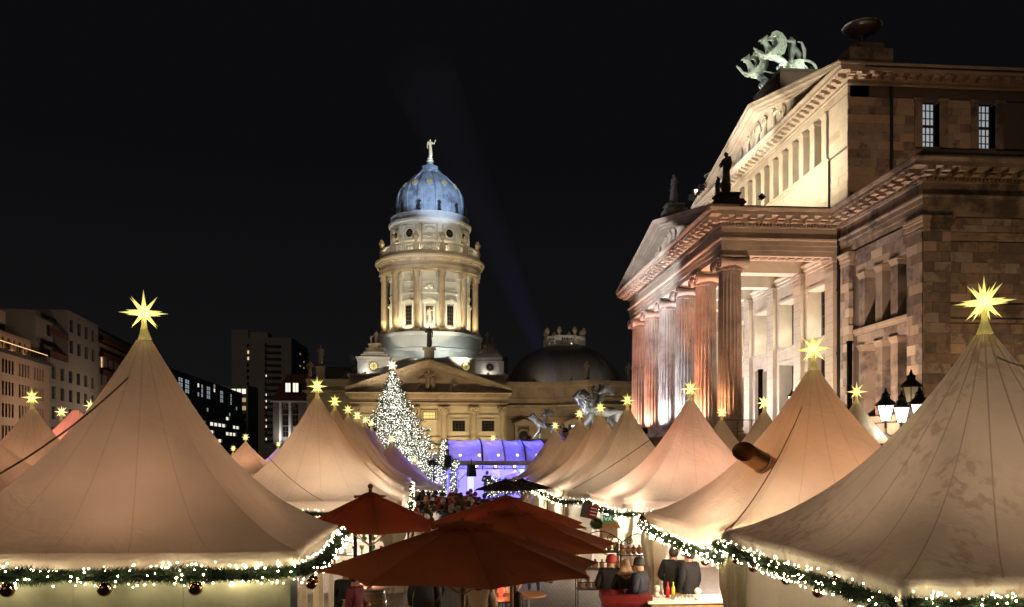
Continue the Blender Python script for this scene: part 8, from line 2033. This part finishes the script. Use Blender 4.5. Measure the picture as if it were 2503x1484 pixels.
# display goods in the front stall of the left row
x, y = A['L2']; M['shop_white'] = mat('white_shop_shelf', (.8, .8, .78), .5)
t = thing('display_shelf', 'white tiered shelf of small gifts in the bright stall behind the left parasol', 'shelf', (0, 0, 0))
for k in range(4): q = MB(); q.box(-2.0, 2.0, .0 + k * .3, .28 + k * .3, .55 + k * .32, .58 + k * .32); q.build('shelf_board', M['shop_white'], t)
q = MB(); q.box(-2.02, -1.98, 0, 1.3, 0, 1.6); q.box(1.98, 2.02, 0, 1.3, 0, 1.6); q.build('side_panels', M['shop_white'], t, kind=None); t.location = (x + .1, y - 2.0, 0)
rg = random.Random(9); TR = []
for nm in range(3):
    q = MB()
    if nm == 0: q.ball((0, 0, .06), .055, 8); q.ball((0, 0, .14), .04, 8); q.ball((-.03, 0, .175), .014, 5); q.ball((.03, 0, .175), .014, 5); q.ball((-.05, -.02, .07), .02, 5); q.ball((.05, -.02, .07), .02, 5)
    elif nm == 1: q.lathe([(0, 0), (.05, 0), (.06, .1), (.03, .14), (.03, .16), (.0, .17)], n=12)
    else: q.lathe([(0, 0), (.04, 0), (.015, .03), (.012, .1), (.045, .13), (.05, .2), (.04, .2)], n=12)
    TR.append(q)
tm = [mat('toy_beige', (.6, .45, .3), .8), mat('toy_red', (.6, .05, .06), .5), mat('toy_silver', (.7, .7, .7), .25, metal=.8), mat('toy_green', (.08, .25, .08), .6), M['glass_clear']]
TMM = [TR[i].mesh(('teddy_bear', 'jar', 'goblet')[i], tm[0], True) for i in range(3)]
for k in range(4):
    for j in range(16):
        i = rg.randrange(3); ci = rg.randrange(5); o = bpy.data.objects.new(('teddy_bear', 'jar', 'goblet')[i], TMM[i]); COL.objects.link(o); o.location = (x + .1 - 1.85 + j * .245 + rg.uniform(-.03, .03), y - 2.0 + .13 + k * .3, .58 + k * .32); o.scale = (1.2,) * 3
        o.material_slots[0].link = 'OBJECT'; o.material_slots[0].material = tm[ci]; nm_ = ('teddy bear', 'lidded jar', 'stemmed goblet')[i]; tag(o, '%s %s, %s from left, %s board of the gift shelf' % (('beige', 'red', 'silver', 'green', 'clear glass')[ci], nm_, 'first second third fourth fifth sixth seventh eighth ninth tenth eleventh twelfth thirteenth fourteenth fifteenth last'.split()[j], ('lowest', 'second', 'third', 'top')[k]), nm_.split()[-1], 'small gifts on the white shelf')
# antlers and red baubles at the stall right of the aisle
e3 = atD(1353, 1222, 27.2); t = thing('antlers', 'brown deer antlers hanging at the tent edge right of the aisle', 'antlers', (0, 0, 0)); 
for sx in (-1, 1):
    q = MB(); q.tube([(0, 0, 0), (sx * .15, 0, .02), (sx * .3, -.05, .15), (sx * .33, -.05, .35)], [.025, .022, .018, .006], 6)
    for f_ in (.35, .6, .85): q.tube([(sx * .3 * f_, -.03, .05 * f_), (sx * .3 * f_ + sx * .02, -.06, .18 + .1 * f_)], [.015, .004], 5)
    q.build('antler', M['wood'], t)
t.location = e3

# ================================================================ LAMPS AND MASTS
def lantern(parent, c, s=1.0, lit=True, mk=None):
    c = Vector(c); q = MB()
    for k in range(6):
        a_ = 2 * pi * k / 6; q.bar(c + Vector((.11 * s * cos(a_), .11 * s * sin(a_), 0)), c + Vector((.2 * s * cos(a_), .2 * s * sin(a_), .36 * s)), .011 * s, 4)
    q.lathe([(.13, -.02), (.13, .0), (.10, .02)], c.x, c.y, 6, cz=c.z); b0 = len(q.v)
    q.lathe([(.235 * s, .355 * s), (.24 * s, .38 * s), (.17 * s, .46 * s), (.10 * s, .52 * s), (.09 * s, .58 * s), (.11 * s, .6 * s), (.04 * s, .66 * s), (.02 * s, .74 * s), (0, .78 * s)], c.x, c.y, 12, cz=c.z)
    q.bar(c - Vector((0, 0, .16 * s)), c, .03 * s, 6); fr = q.build('lantern_frame', M['dark_metal'], parent)
    q = MB(); q.lathe([(.10 * s, .01 * s), (.185 * s, .35 * s)], c.x, c.y, 6, cz=c.z); q.build('lantern_glass', M['lamp_warm' if lit else 'lamp_dim'], fr)
    if lit: light('lantern_light', 'POINT', c + Vector((0, 0, -.15 * s)), 26, (1, .86, .62), None, .1)
pL = atD(2226, HZ, 25.0); t = thing('street_lamp', 'historic cast iron street lamp with four lit lanterns around an unlit top one', 'street lamp', (pL.x, pL.y, 0))
q = MB(); q.lathe([(.3, 0), (.28, .3), (.16, .5), (.12, 1.0), (.09, 1.1), (.07, 3.9), (.11, 3.95), (.06, 4.05), (.045, 4.95)], pL.x, pL.y, 14); q.build('post', M['steel'] if False else M['bronze_lion'], t, .6)
for k in range(4):
    a_ = radians((186, 255, 78, 318)[k]); d = Vector((cos(a_), sin(a_), 0)); c = Vector((pL.x, pL.y, 0)); q = MB()
    q.tube([c + Vector((0, 0, 4.1)), c + d * .35 + Vector((0, 0, 4.12)), c + d * .7 + Vector((0, 0, 4.12)), c + d * .82 + Vector((0, 0, 4.2)), c + d * .84 + Vector((0, 0, 4.38))], .03, 7)
    q.tube([c + d * (.12 + .012 * i) * 1 + Vector((0, 0, 3.95)) + (d * cos(i * .6) + Vector((0, 0, sin(i * .6)))) * .1 * (1 - i / 16) for i in range(14)], .018, 5)
    q.build('arm', M['bronze_lion'], t); lantern(t, c + d * .84 + Vector((0, 0, 4.55)), 1.3, True)
lantern(t, (pL.x, pL.y, 5.12), 1.3, False)
c = atD(1934, 985, 46.5); t = thing('wall_lamp', 'small lit lantern on a bracket in front of the portico wall', 'lamp', tuple(c)); lantern(t, tuple(c), 1.0, True); q = MB(); q.bar((c.x, c.y, 4.4), (c.x, c.y, c.z - .1), .04, 6); q.build('stem', M['dark_metal'], t)
for (u, v, d, lb) in ((1858, 903, 40, 'black round mast in front of the portico wall, the farther one'), (2076, 834, 34.5, 'black round mast in front of the wing windows, the nearer one')):
    tp = atD(u, v, d); t = thing('black_mast', lb, 'mast', (tp.x, tp.y, 0)); q = MB(); q.bar((tp.x, tp.y, 0), (tp.x, tp.y, tp.z - .1), .11, 14); q.build('pole', M['dark_metal'], t); q = MB(); q.bar((tp.x, tp.y, tp.z - .1), (tp.x, tp.y, tp.z), .135, 14); q.build('cap', M['dark_metal'], t)
# railing beside the stairs
q = MB()
for k in range(9): q.bar((15.0 + k * .8, YN - .4, 4.42), (15.0 + k * .8, YN - .4, 5.4), .02, 5)
q.bar((14.8, YN - .4, 5.4), (21.4, YN - .4, 5.4), .02, 5); q.build('railing', M['dark_metal'], hall)

# ================================================================ BLUE SEARCHLIGHT BEAM (lit mist)
b0 = Vector((7.0, 44.3, 4.85)); b1_ = atD(1030, 180, 62); ax = (b1_ - b0); Lb = ax.length; axn = ax.normalized()
mv = bpy.data.materials.new('thin_mist'); mv.use_nodes = True; nv = mv.node_tree; nv.nodes.clear(); ov = nv.nodes.new('ShaderNodeOutputMaterial'); vs_ = nv.nodes.new('ShaderNodeVolumePrincipled'); vs_.inputs['Density'].default_value = .012; vs_.inputs['Color'].default_value = (.85, .85, 1, 1)
nv.links.new(vs_.outputs[0], ov.inputs['Volume'])
q = MB(); q.bar(b0 + axn * .6, b0 + axn * Lb, .12, 24, 2.6); o = q.build('thin_mist', mv, None, kind='stuff'); tag(o, 'thin mist lit by the blue searchlight beam', 'mist')
light('searchlight_lamp', 'SPOT', b0 + axn * .3, 6000, (.25, .32, 1), b1_, .06, 8.5, .9)
t = thing('searchlight', 'small searchlight sending a blue beam up past the church tower', 'searchlight', tuple(b0)); q = MB(); q.bar(b0 - axn * .2, b0 + axn * .2, .12, 14, .15); q.build('housing', M['dark_metal'], t); q = MB(); q.bar(b0 + axn * .2, b0 + axn * .21, .14, 14); q.build('lens', M['flood_blue'], t)
